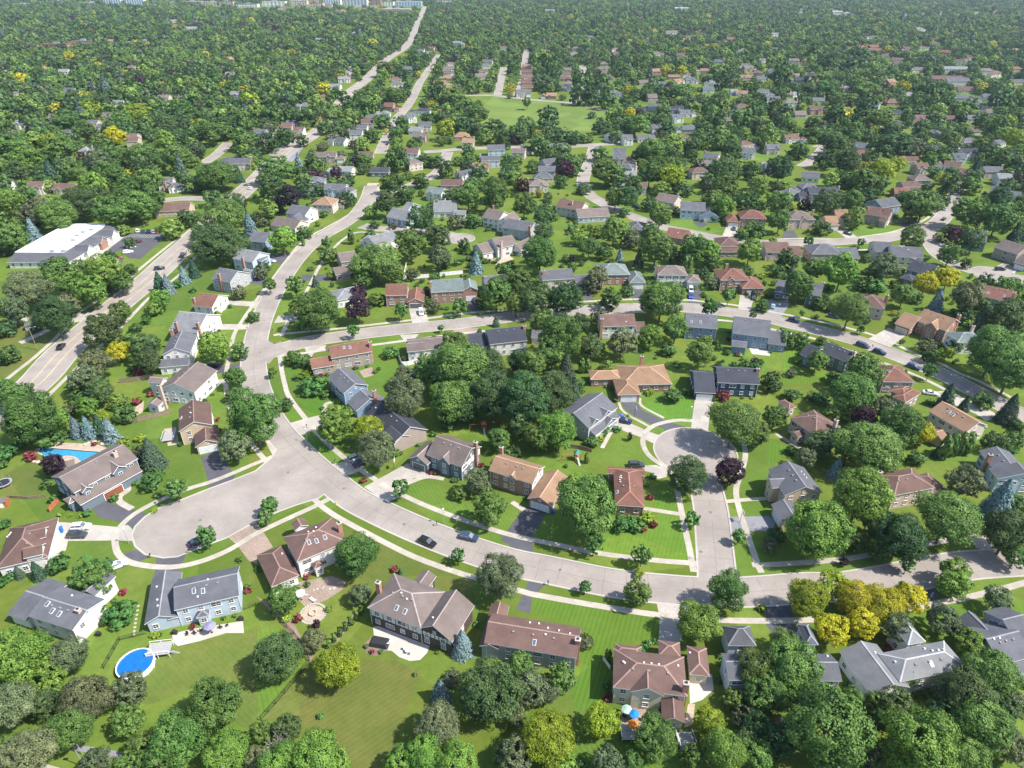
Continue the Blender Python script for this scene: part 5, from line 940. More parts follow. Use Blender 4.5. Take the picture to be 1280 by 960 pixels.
def farhouse(tile, x, y, w_, c):
    px, py = T(tile, x, y); R = random.Random(int(x*7+y*3)); he = R.choice([4.9, 4.6, 3.2, 3.0]); p = at(px, py, he+1.5); sc = FOC/((p-Vector((0, 0, CAM_H))).dot(FW)); L = w_/4/sc; th = R.uniform(-.18, .18)
    if R.random() < .18: th += R.choice([.5, -.5])
    rowx = [(B, L_) for B, L_ in ()]
    n = 1
    L = min(max(L, 9), 42); W = 9.5 if L < 24 else 11; B = Block(); B.opt = []; B.he = he if L < 26 else 6; B.type = R.choice('gggh') if L < 26 else 'g'; B.slope = R.uniform(.42, .6); B.th = th
    B.u = Vector((math.cos(th), math.sin(th), 0)); B.v = Vector((-B.u.y, B.u.x, 0)); gl = 0
    if L > 15 and L < 26: gl = 5.5
    B.L = L-gl; B.W = W; s_ = R.choice([0, 1]); B.a = Vector((p.x, p.y, 0))-B.u*(L/2-(gl if s_ else 0))-B.v*W/2; bl = [B]
    if gl:
        G = Block(); G.opt = ['G0']; G.he = 3; G.type = R.choice('gyh'); G.slope = .5; G.th = th; G.u = B.u; G.v = B.v; G.L = gl+.6; G.W = 7; G.a = B.a+B.v*R.uniform(-1.5, .5)+(B.u*(B.L-.3) if not s_ else B.u*(-gl-.3)); bl.append(G)
    if R.random() < .45 and L < 26:
        D_ = Block(); D_.opt = []; D_.he = B.he-.15; D_.type = 'y'; D_.slope = .75; D_.th = th; D_.u = B.u; D_.v = B.v; D_.L = 4; D_.W = 5; D_.a = B.a+B.u*(B.L*R.choice([.15, .5])) - B.v*.7; bl.append(D_)
    wl = R.choice(CW[c]); r, b = house('F%d' % len(FH), '', wl, c, bl, '', near=(py > 215))
    if R.random() < .4:
        zt = B.he+3.2; m = MB(); m.box((0, 0, zt/2), (1, .8, zt), 0, th); m.box((0, 0, zt+.1), (1.2, 1, .2), 1, th); e = B.u*(B.L/2+.1)*R.choice([-1, 1]); m.build('chimney', [R.choice([M_BRICK, M_PBRICK]), M_KERB], r.children[1] if r.children[1].name.startswith('roof') else r, (e.x, e.y, 0))
    FH.append((r, px, py, c, wl, L, B.he)); return r
tile = None
for tok in FD.split():
    if len(tok) == 2: tile = tok; continue
    x, y, w_, c = tok.split(',')
    if float(w_) > 0: farhouse(tile, float(x), float(y), float(w_), c)
# ---- white flat-roofed care building by the main road
def inset_building():
    out = gpts('A1 33,352 205,350 345,352 598,195 545,158 320,160', 3.2); inn = gpts('A1 75,302 200,303 318,303 512,180 530,160 335,160', 4.9)
    base = sum(out, Vector())/len(out); base.z = 0; root = empty('care_building', base); tag(root, 'long white building with a white flat roof and grey skirt by the car park', 'building')
    O = [(p.x-base.x, p.y-base.y) for p in out]; I = [(p.x-base.x, p.y-base.y) for p in inn]; n = len(O); c = sum((Vector(o) for o in O), Vector((0, 0)))/n
    W_ = [tuple(Vector(o)+(c-Vector(o)).normalized()*.6) for o in O]
    m = MB(); m.prism(W_, -.1, 3.1); m.build('wall', WALL['white'], root)
    m = MB(); V = [(*o, 3.2) for o in O]+[(*i, 4.9) for i in I]; m.add(V, [(i, (i+1) % n, n+(i+1) % n, n+i) for i in range(n)], 0); m.add([(*o, 3.2) for o in O]+[(*o, 3.0) for o in O], [(n+i, n+(i+1) % n, (i+1) % n, i) for i in range(n)], 1)
    m.add([(*o, 3.0) for o in O], [tuple(range(n-1, -1, -1))], 1); rf = m.build('roof', [ROOF['g'], M_TRIM], root)
    m = MB(); m.prism([tuple(Vector(i)*1.0) for i in I], 4.5, 4.8, 0); m.build('flat_roof', ROOF['w'], rf)
    for i in range(n):
        a, b = Vector((*I[i], 0)), Vector((*I[(i+1) % n], 0)); d = b-a; m = MB(); m.box((0, 0, 0), (d.length, .3, .35)); q = (a+b)/2; m.build('parapet', M_TRIM, rf, (q.x, q.y, 4.9), math.atan2(d.y, d.x))
    for t in ('260,285', '315,285', '365,230', '385,207', '415,190', '455,178'):
        p = at(*T('A1', *map(float, t.split(','))), 6.2)-base; m = MB(); m.box((0, 0, .5), (2.0, 1.6, 1.1)); m.box((0, 0, 1.1), (1.4, 1.2, .15), 1); m.build('roof_unit', [M_METAL, M_TRIM], rf, (p.x, p.y, 4.8))
    for i in (0, 1, 2, 3):
        a, b = Vector((*W_[i], 0)), Vector((*W_[(i+1) % n], 0)); d = b-a; k = int(d.length/3.2); rz = math.atan2(d.y, d.x); nn = Vector((d.y, -d.x, 0)).normalized()*.02
        for j in range(k): q = a+d*(j+.5)/k+nn; window(root, (q.x, q.y, 1.7), rz, 1.3, 1.5, '', None, False)
    for t in (.35, .62, .85):       # entry gables on the car-park side
        a, b = Vector((*O[2], 0)), Vector((*O[3], 0)); d = (b-a).normalized(); nn = Vector((d.y, -d.x, 0)); q = a+(b-a)*t; B = Block(); B.opt = []; B.he = 3.7; B.type = 'y'; B.slope = .8; B.th = math.atan2(d.y, d.x); B.u = d; B.v = -nn; B.L = 6; B.W = 7; B.a = base+q-d*3+nn*1.6; B.a.z = 0
        wallmesh(B, base).build('gable_wall', WALL['white' if t != .62 else 'brick'], root); roofmesh(B, base, None, None).build('gable_roof', [ROOF['g'], M_TRIM, M_CAP['g']], root)
    HOUSES.append(('white flat-roofed building', base, 30, root, (80, 300, 300), [])); KEEP.append((80, 312, 50, base.y)); KEEP.append((40, 325, 30, base.y)); KEEP.append((125, 295, 30, base.y))
KEEP = [(170, 300, 14, 330), (190, 292, 14, 340), (178, 318, 12, 320), (160, 322, 10, 300), (205, 295, 10, 330), (150, 335, 10, 290), (650, 140, 10, 600)]
inset_building()
# ---- large far buildings
def slab_building(name, label, cat, pxa, pya, pxb, ztop, depth, wall, floors, cols, roofm=None, bands=True):
    a, b = at(pxa, pya), at(pxb, pya); d = b-a; L = d.length; c = (a+b)/2+Vector((0, depth/2, 0)); root = empty(name, c); tag(root, label, cat)
    m = MB(); m.box((0, 0, ztop/2), (L, depth, ztop)); m.build('wall', wall, root); m = MB(); m.box((0, 0, ztop+.4), (L+.6, depth+.6, .8)); rf = m.build('roof', roofm or M_KERB, root)
    m = MB(); m.box((0, 0, ztop+2), (L*.2, depth*.4, 2.6)); m.build('roof_unit', M_METAL, rf)
    for i in range(cols):
        x = -L/2+L*(i+.5)/cols; m = MB()
        if floors > 3: m.box((x, -depth/2-.1, ztop/2), (L/cols*.5, .3, ztop-3))
        else:
            for k in range(floors): m.box((x, -depth/2-.05, ztop*(k+.55)/floors), (L/cols*.55, .2, ztop/floors*.45))
        m.build('window', M_GLASS if floors <= 3 else TOWERG, root)
    KEEP.append(((pxa+pxb)/2, pya-3, abs(pxb-pxa)/2, c.y)); return root
TOWERG = glassmat('tower_window', (.16, .26, .42), .3)
M_PALEBLUE = WALL['blue']
slab_building('apartment_tower', 'left one of the two striped blue apartment towers on the horizon', 'tower', 131, 8, 152, 34, 20, WALL['white'], 9, 7)
slab_building('apartment_tower', 'right one of the two striped blue apartment towers on the horizon', 'tower', 157, 8, 181, 34, 20, WALL['white'], 9, 8)
slab_building('office_building', 'white block at the top edge left of the far red roofs', 'building', 328, 8, 357, 14, 24, WALL['white'], 3, 6)
slab_building('office_building', 'beige block in the far town at the top edge', 'building', 430, 7, 459, 22, 24, WALL['beige'], 5, 7)
slab_building('office_building', 'long bluish block beside the top end of the main road', 'building', 495, 8, 527, 14, 24, WALL['blue'], 4, 9)
slab_building('parking_garage', 'long low grey parking garage before the far town', 'building', 478, 15, 513, 7, 30, WALL['taupe'], 2, 12)
slab_building('office_building', 'orange-brown low block at the top edge right of the towers', 'building', 226, 6, 252, 10, 24, WALL['brick'], 2, 8)
slab_building('office_building', 'second orange-brown block, nearer the far town roofs', 'building', 254, 7, 274, 10, 24, WALL['pink'], 2, 6)
slab_building('warehouse', 'white warehouse in the woods at the top left corner', 'building', 103, 6, 122, 7, 30, WALL['white'], 1, 6)
slab_building('warehouse', 'pale low warehouse nearest the top left corner', 'building', 14, 8, 40, 7, 30, WALL['beige'], 1, 6)
slab_building('warehouse', 'white low warehouse just right of the striped towers', 'building', 180, 9, 197, 6, 26, WALL['white'], 1, 6)
slab_building('school', 'long low school with reddish-brown roofs in the far left woods', 'school', 48, 60, 84, 5, 40, WALL['brick'], 1, 12, ROOF['r'])
slab_building('school', 'lower right wing of the far brown school in the left woods', 'school', 86, 57, 115, 6, 36, WALL['tan'], 1, 10, ROOF['k'])
slab_building('warehouse', 'white-roofed building alone in the far woods, upper middle', 'building', 843, 13, 862, 6, 25, WALL['white'], 1, 6, ROOF['w'])
slab_building('warehouse', 'left of two white low buildings in the far right woods', 'building', 1040, 17, 1054, 5, 25, WALL['white'], 1, 6, ROOF['w'])
slab_building('warehouse', 'right of two white low buildings in the far right woods', 'building', 1055, 19, 1063, 5, 20, WALL['white'], 1, 4, ROOF['w'])
rt = random.Random(5)
for i, (x0, x1, y, h_, wl, fl, lab) in enumerate([(272, 292, 7, 12, 'pink', 3, 'pinkish block, first right of the orange-brown blocks on the horizon'), (296, 322, 9, 9, 'white', 2, 'long white low block left of the white office block on the horizon'), (362, 384, 7, 14, 'beige', 3, 'beige block just right of the white office block on the horizon'), (388, 404, 9, 12, 'pink', 3, 'narrow pink block in the far town left of the beige tower block'), (405, 426, 6, 17, 'white', 4, 'white block touching the top edge left of the beige tower block'), (463, 476, 6, 15, 'brick', 3, 'red-brown block right of the beige tower block'), (478, 492, 7, 12, 'white', 3, 'small white block left of the long bluish block'), (205, 222, 7, 8, 'beige', 2, 'low beige block just right of the low white warehouse'), (60, 82, 5, 9, 'white', 2, 'low white block between the two corner warehouses'), (545, 566, 4, 9, 'white', 2, 'low white block right of the end of the main road')]):
    slab_building('town_block', lab, 'building', x0, y, x1, h_, 24, WALL[wl], fl, max(4, int((x1-x0)/3)), [ROOF['r'], ROOF['k'], M_KERB][i % 3])
TOWN = [(350+i*9+rt.uniform(-3, 3), rt.uniform(4, 13), rt.uniform(5, 9), rt.choice('rbktl')) for i in range(18)]+[(1000+i*22, rt.uniform(14, 18), 7, rt.choice('lk')) for i in range(12)]+[(370+i*14+rt.uniform(-4, 4), rt.uniform(0, 5), 9, rt.choice('rbkt')) for i in range(9)]
for i, (x, y, w_, c) in enumerate(TOWN): farhouse('A0', x*4, y*4, w_*4, c)
# ---- keep-clear samples so woods do not hide what the photograph shows
for h in HOUSES: KEEP.append((h[4][0], h[4][1], h[2]*FOC/max(h[4][2], 1) if isinstance(h[4], tuple) and len(h[4]) > 2 else 10, h[1].y))
ROADPX = []
for P, wd in PATHS_W:
    for p in P:
        if p.y > 250: x, y, z = proj((p.x, p.y, 0)); ROADPX.append((x, y, wd*FOC/z*.45, p.y))
# ---- the woods: one object of instances for everything past the trees built one by one
def woods():
    T_ = np.array([t[5]+(t[6],) for t in TREES]+[m_[:3] for m_ in MOREW]); Hs = np.array([(h[1].x, h[1].y, h[2]) for h in HOUSES]); RD = np.array([(p.x, p.y, wd/2) for P, wd in PATHS_W for p in P]); K = np.array(KEEP+ROADPX)
    park = [(p.x, p.y) for p in gpts('C0 -160,490 0,495 300,512 470,560 440,590 380,700 140,670 0,665 -160,660')]
    out = []; r = random.Random(11); y = 330.0
    while y < 3600:
        st = 8.0 if y < 800 else (9.6 if y < 1600 else 11.5); half = .82*y+60; x = -half; 
        while x < half:
            X = x+r.uniform(-.48, .48)*st; Y = y+r.uniform(-.48, .48)*st; x += st
            px, py, pz = proj((X, Y, 6)); lim = 232 if (px > 330 and px < 1180) else (300 if px < 200 else 245)
            if py > lim or px < -70 or px > 1350: continue
            left = px < 470 and py < 175; D = r.choice([r.uniform(7, 11), r.uniform(10, 16)])*(1.12 if left else .92)*(1 if y < 1500 else 1.15)
            if r.random() > (.96 if left else (.84 if py < 75 else (.66 if py < 110 else .50))): continue
            if py > 215 and r.random() < .35: continue
            if 250 < px < 530 and py < 17 and r.random() < .86: continue
            if np.any((T_[:, 0]-X)**2+(T_[:, 1]-Y)**2 < ((T_[:, 2]+D)*.36)**2): continue
            if np.any((Hs[:, 0]-X)**2+(Hs[:, 1]-Y)**2 < (Hs[:, 2]*.75+D*.30)**2): continue
            if np.any((RD[:, 0]-X)**2+(RD[:, 1]-Y)**2 < (RD[:, 2]+D*.30)**2): continue
            if inpoly((X, Y), park): continue
            rp = D/2*FOC/pz; near_ = (K[:, 3] > Y+2)
            if np.any(near_ & (abs(K[:, 0]-px) < rp*.85+K[:, 2]*.85) & (abs(K[:, 1]-py) < rp*.9+1.2)): continue
            out.append((X, Y, D, r.random()))
        y += st*(1 if y < 1500 else 1.15)
    # the neighbourhood goes on beyond the frame: trees to the left, right and near side
    for gy in range(2, 52):
        for gx in range(-60, 61):
            X = gx*9.5+r.uniform(-4, 4); Y = gy*9.5+r.uniform(-4, 4)
            if abs(X) > .95*Y+150 or r.random() > .62: continue
            px, py, pz = proj((X, Y, 5)); tx, ty, tz = proj((X, Y, 13)); D = r.uniform(5, 12)
            if pz < 20: continue
            rp = D/2*FOC/pz
            if not (px < -rp-6 or px > 1280+rp+10*FOC/pz or ty > 975+rp): continue
            if np.any((RD[:, 0]-X)**2+(RD[:, 1]-Y)**2 < (RD[:, 2]+D*.45)**2) or np.any((T_[:, 0]-X)**2+(T_[:, 1]-Y)**2 < ((T_[:, 2]+D)*.42)**2): continue
            if np.any((Hs[:, 0]-X)**2+(Hs[:, 1]-Y)**2 < (Hs[:, 2]+D*.5)**2): continue
            out.append((X, Y, D, r.random()))
    # smaller yard trees and bushes between the nearer houses
    DB = [(np.min(np.array(p), 0), np.max(np.array(p), 0), p) for p in DP]
    for _ in range(5200):
        Y = r.uniform(205, 470); X = r.uniform(-.85*Y-20, .85*Y+20); px, py, pz = proj((X, Y, 2))
        if not (238 < py < 505) or px < -40 or px > 1320 or (px < 330 and py > 300): continue
        D = r.choice([r.uniform(1.2, 2.6), r.uniform(1.2, 3), r.uniform(3, 6.5)])
        if np.any((T_[:, 0]-X)**2+(T_[:, 1]-Y)**2 < ((T_[:, 2]+D)*.45)**2): continue
        if np.any((Hs[:, 0]-X)**2+(Hs[:, 1]-Y)**2 < (Hs[:, 2]*.9+D*.5)**2): continue
        if np.any((RD[:, 0]-X)**2+(RD[:, 1]-Y)**2 < (RD[:, 2]+D*.5+4.5)**2): continue
        if any(a[0] < X < b[0] and a[1] < Y < b[1] and inpoly((X, Y), p) for a, b, p in DB): continue
        rp = D/2*FOC/pz; near_ = (K[:, 3] > Y+2)
        if np.any(near_ & (abs(K[:, 0]-px) < rp*.7+K[:, 2]*.5) & (abs(K[:, 1]-py) < rp*.9+1.2)): continue
        if r.random() < .55: out.append((X, Y, D, r.random()))
    return out
WD = woods()
print('WOODS', len(WD), 'HOUSES', len(HOUSES))
def proto(kind, lod, col, hr, i, name):
    L = crowns(kind, lod); me = L[i % len(L)].copy(); co_ = np.empty(len(me.vertices)*3, np.float32); me.vertices.foreach_get('co', co_); co_ = co_.reshape(-1, 3)
    co_[:, :2] *= .53; co_[:, 2] = (co_[:, 2]*.5+.5)*hr-.02; me.vertices.foreach_set('co', co_.reshape(-1)); me.materials.clear(); me.materials.append(leafmat('foliage_'+name[-2:], (col[0]*1.62, col[1]*1.32, col[2]*1.45+.06*col[1]))); o = bpy.data.objects.new(name, me); o.color = (*col, 1); return o
pc = bpy.data.collections.new('tree_shapes'); PR = []
PL = [('maple', (.045, .105, .020), .95), ('dense', (.030, .078, .020), .9), ('maple', (.06, .13, .022), 1.0), ('oval', (.050, .10, .028), 1.05), ('locust', (.075, .145, .025), .85), ('dense', (.038, .088, .026), .95), ('maple', (.09, .17, .025), .95), ('oval', (.066, .095, .042), 1.0), ('locust', (.23, .26, .018), .9), ('dense', (.03, .018, .026), .9), ('spruce', (.05, .09, .06), 1.4)]
PW = [16, 10, 18, 12, 13, 9, 12, 7, 2.4, 1.2, .7]
for lod, tg in (('mid', 'a'), ('lo', 'b')):
    for i, (k, c, hr) in enumerate(PL):
        o = proto(k, lod, c, hr, i, 'woodland_tree_shape_%s%02d' % (tg, i)); pc.objects.link(o); PR.append(o)
me = bpy.data.meshes.new('woodland'); me.from_pydata([(a, b, 0) for a, b, _, _ in WD], [], [])
NW = len(WD); WD += [(a, b, d, (a*7.13) % 1) for a, b, d, k in MOREW]; me.clear_geometry(); me.from_pydata([(a, b, 0) for a, b, _, _ in WD], [], [])
ra = random.Random(3); idx = [MOREW[j-NW][3]+(0 if w_[1] < 620 else 11) if j >= NW else ra.choices(range(11), PW)[0]+(0 if w_[1] < 620 else 11) for j, w_ in enumerate(WD)]
A = me.attributes.new('pick', 'INT', 'POINT'); A.data.foreach_set('value', idx); A = me.attributes.new('size', 'FLOAT_VECTOR', 'POINT'); A.data.foreach_set('vector', [v for w_ in WD for v in (w_[2], w_[2], w_[2]*ra.uniform(.7, 1.25))])
A = me.attributes.new('turn', 'FLOAT_VECTOR', 'POINT'); A.data.foreach_set('vector', [v for w_ in WD for v in (0, 0, w_[3]*6.28)])
wo = link('woodland', me); wo['kind'] = 'stuff'; tag(wo, 'broad woods and yard trees filling the far distance between houses', 'woodland')
g = bpy.data.node_groups.new('woodland_nodes', 'GeometryNodeTree'); g.interface.new_socket('Geometry', in_out='INPUT', socket_type='NodeSocketGeometry'); g.interface.new_socket('Geometry', in_out='OUTPUT', socket_type='NodeSocketGeometry')
gi, go = g.nodes.new('NodeGroupInput'), g.nodes.new('NodeGroupOutput'); iop = g.nodes.new('GeometryNodeInstanceOnPoints'); ci = g.nodes.new('GeometryNodeCollectionInfo')
ci.inputs['Collection'].default_value = pc; ci.inputs['Separate Children'].default_value = True; ci.inputs['Reset Children'].default_value = True; iop.inputs['Pick Instance'].default_value = True
def attr(n, t): a = g.nodes.new('GeometryNodeInputNamedAttribute'); a.data_type = t; a.inputs['Name'].default_value = n; return a.outputs['Attribute']
g.links.new(gi.outputs[0], iop.inputs['Points']); g.links.new(ci.outputs[0], iop.inputs['Instance']); g.links.new(attr('pick', 'INT'), iop.inputs['Instance Index']); g.links.new(attr('size', 'FLOAT_VECTOR'), iop.inputs['Scale'])
g.links.new(attr('turn', 'FLOAT_VECTOR'), iop.inputs['Rotation']); g.links.new(iop.outputs[0], go.inputs[0]); wo.modifiers.new('scatter', 'NODES').node_group = g
# ---------------------------------------------------------------- vehicles
def loft(m, secs, mat=0, cap=True):
    n = len(secs[0]); o = len(m.v)
    for s_ in secs: m.v += s_
    for k in range(len(secs)-1):
        for i in range(n): m.f.append([o+k*n+i, o+(k+1)*n+i, o+(k+1)*n+(i+1) % n, o+k*n+(i+1) % n]); m.m.append(mat)
    if cap: m.f.append([o+i for i in range(n)]); m.m.append(mat); m.f.append([o+(len(secs)-1)*n+i for i in range(n-1, -1, -1)]); m.m.append(mat)
CARP = {}
def carparts(kind):
    if kind in CARP: return CARP[kind]
    body = MB(); cabin = MB(); roof = MB()
    spec = {'sedan': (4.7, 1.82, [(-2.35, .45, .80, .74), (-2.2, .3, .95, .84), (-1.5, .25, 1.0, .91), (-.6, .25, .96, .91), (.7, .25, .95, .91), (1.5, .25, .88, .90), (2.15, .28, .76, .84), (2.35, .42, .62, .70)], [(-1.75, .98, .78), (-1.0, 1.38, .62), (.2, 1.42, .63), (1.1, .93, .80)]),
            'suv': (4.7, 1.9, [(-2.35, .5, 1.0, .82), (-2.25, .35, 1.1, .92), (-1.5, .3, 1.12, .95), (.8, .3, 1.1, .95), (1.0, .3, 1.08, .95), (1.7, .3, 1.02, .93), (2.2, .35, .9, .88), (2.35, .5, .7, .75)], [(-2.28, 1.1, .82), (-1.95, 1.66, .68), (.15, 1.70, .70), (1.05, 1.08, .83)]),
            'van': (5.0, 1.95, [(-2.5, .45, 1.0, .88), (-2.4, .3, 1.15, .95), (-1.5, .3, 1.15, .97), (1.0, .3, 1.1, .97), (1.6, .3, 1.02, .95), (2.3, .32, .88, .88), (2.5, .5, .7, .75)], [(-2.45, 1.15, .86), (-2.25, 1.74, .74), (.5, 1.78, .76), (1.65, 1.05, .85)]),
            'pickup': (5.5, 1.95, [(-2.75, .5, 1.0, .90), (-2.65, .4, 1.08, .95), (-.9, .4, 1.08, .97), (.9, .4, 1.1, .97), (1.3, .4, 1.1, .96), (2.2, .4, 1.02, .93), (2.75, .5, .8, .85)], [(-.85, 1.08, .86), (-.65, 1.75, .74), (.6, 1.78, .75), (1.35, 1.1, .85)])}[kind]
    L, W, secs, cab = spec
    loft(body, [[(x, -w_, z0), (x, -w_, z0+(z1-z0)*.62), (x, -w_*.9, z1), (x, w_*.9, z1), (x, w_, z0+(z1-z0)*.62), (x, w_, z0)] for x, z0, z1, w_ in secs])
    (x0, z0, w0), (x1, z1, w1), (x2, z2, w2), (x3, z3, w3) = cab
    V = [(x0, -w0, z0-.03), (x0, w0, z0-.03), (x3, w3, z3-.03), (x3, -w3, z3-.03), (x1, -w1, z1), (x1, w1, z1), (x2, w2, z2), (x2, -w2, z2)]
    cabin.add(V, [(0, 3, 7, 4), (3, 2, 6, 7), (2, 1, 5, 6), (1, 0, 4, 5), (4, 7, 6, 5)])
    roof.add([(x1-.05, -w1-.03, z1+.005), (x2+.06, -w2-.03, z2+.005), (x2+.06, w2+.03, z2+.005), (x1-.05, w1+.03, z1+.005), (x1+.02, -w1+.06, z1+.05), (x2-.02, -w2+.06, z2+.05), (x2-.02, w2-.06, z2+.05), (x1+.02, w1-.06, z1+.05)], [(0, 1, 5, 4), (1, 2, 6, 5), (2, 3, 7, 6), (3, 0, 4, 7), (4, 5, 6, 7), (3, 2, 1, 0)])
    for s_ in (-1, 1):
        for xa, xb, za, zb, wa, wb in ((x0, x1, z0, z1, w0, w1), (x3, x2, z3, z2, w3, w2)): roof.tube((xa, s_*(wa+.01), za), (xb, s_*(wb+.01), zb), .045, .045, 4)
        xm = (x1+x2)/2-.1; roof.tube((xm, s_*(w0+.01), z0), (xm, s_*(w1+.02), z1), .045, .045, 4); body.box((x3-.35, s_*(W/2+.08), z3+.06), (.12, .2, .14))
    if kind == 'pickup': body.box((-1.8, 0, 1.03), (1.5, 1.5, .12), 1)
    wh = MB(); wh.lathe((0, 0, 0), [(.01, -.11), (.2, -.12), (.33, -.10), (.34, 0), (.33, .1), (.2, .12), (.01, .11)], 14); wr = MB(); wr.lathe((0, 0, 0), [(.01, -.135), (.19, -.13), (.2, -.1)], 10)
    for m_ in (wh, wr): m_.v = [(x, z, y) for x, y, z in m_.v]
    wheelx = L*.31; hl = MB(); hl.box((0, 0, 0), (.14, .38, .14)); tl = MB(); tl.box((0, 0, 0), (.1, .3, .2))
    P = [('body', body.mesh('body', [M_PAINT, M_BLACK]), (0, 0, 0)), ('windows', cabin.mesh('windows', M_GLASS), (0, 0, 0)), ('roof_panel', roof.mesh('roof_panel', M_PAINT), (0, 0, 0))]
    wm = wh.mesh('wheel', M_TYRE); rm = wr.mesh('rim', M_METAL); hm = hl.mesh('headlight', M_LAMP); tm = tl.mesh('tail_light', M_TAIL)
    for sx in (-1, 1):
        for sy in (-1, 1): P.append(('wheel', wm, (sx*wheelx, sy*(W/2-.1), .34)))
    for sy in (-1, 1): P.append(('headlight', hm, (L/2-.12, sy*.58, .66))); P.append(('tail_light', tm, (-L/2+.06, sy*.62, .85)))
    CARP[kind] = (P, rm); return CARP[kind]
PAINTC = {'white': (.75, .75, .75), 'black': (.012, .012, .014), 'darkgrey': (.05, .052, .058), 'silver': (.42, .44, .46), 'blue': (.035, .06, .12), 'darkblue': (.015, .028, .07), 'lightblue': (.30, .47, .62), 'red': (.42, .02, .02), 'maroon': (.10, .012, .02), 'violet': (.05, .035, .09), 'royal': (.02, .09, .45)}
def car(tile, x, y, dx, dy, kind, colr, label, group=None):
    px, py = T(tile, x, y) if tile != 'F' else (x, y); p = at(px, py, .75); q = at(px+dx/4, py+dy/4, .75); d = q-p; rz = math.atan2(d.y, d.x); z = ROADZ(p)
    t = empty('parked_car' if 'driving' not in label else 'car', (p.x, p.y, z), rz); tag(t, label, {'sedan': 'car', 'suv': 'car', 'van': 'van', 'pickup': 'pickup truck'}[kind], group)
    P, rm = carparts(kind)
    for n, me, l in P:
        o = link(n, me, t, l); o.color = (*PAINTC[colr], 1)
        if n == 'wheel': r = link('rim', rm, o, (0, 0, 0), 0 if l[1] < 0 else math.pi)
    KEEP.append((px, py, 5, p.y)); return t
def ROADZ(p):
    best = .02
    for P, wd in PATHS_W:
        for i in range(len(P)-1):
            a, b = P[i], P[i+1]; d = b-a; t = max(0, min(1, (Vector((p.x, p.y))-a).dot(d)/max(d.length_squared, 1e-6)))
            if ((a+d*t)-Vector((p.x, p.y))).length < wd/2: return -.08
    for c, r in DISCS:
        if (Vector((p.x, p.y))-Vector((c.x, c.y))).length < r: return -.08
    return best
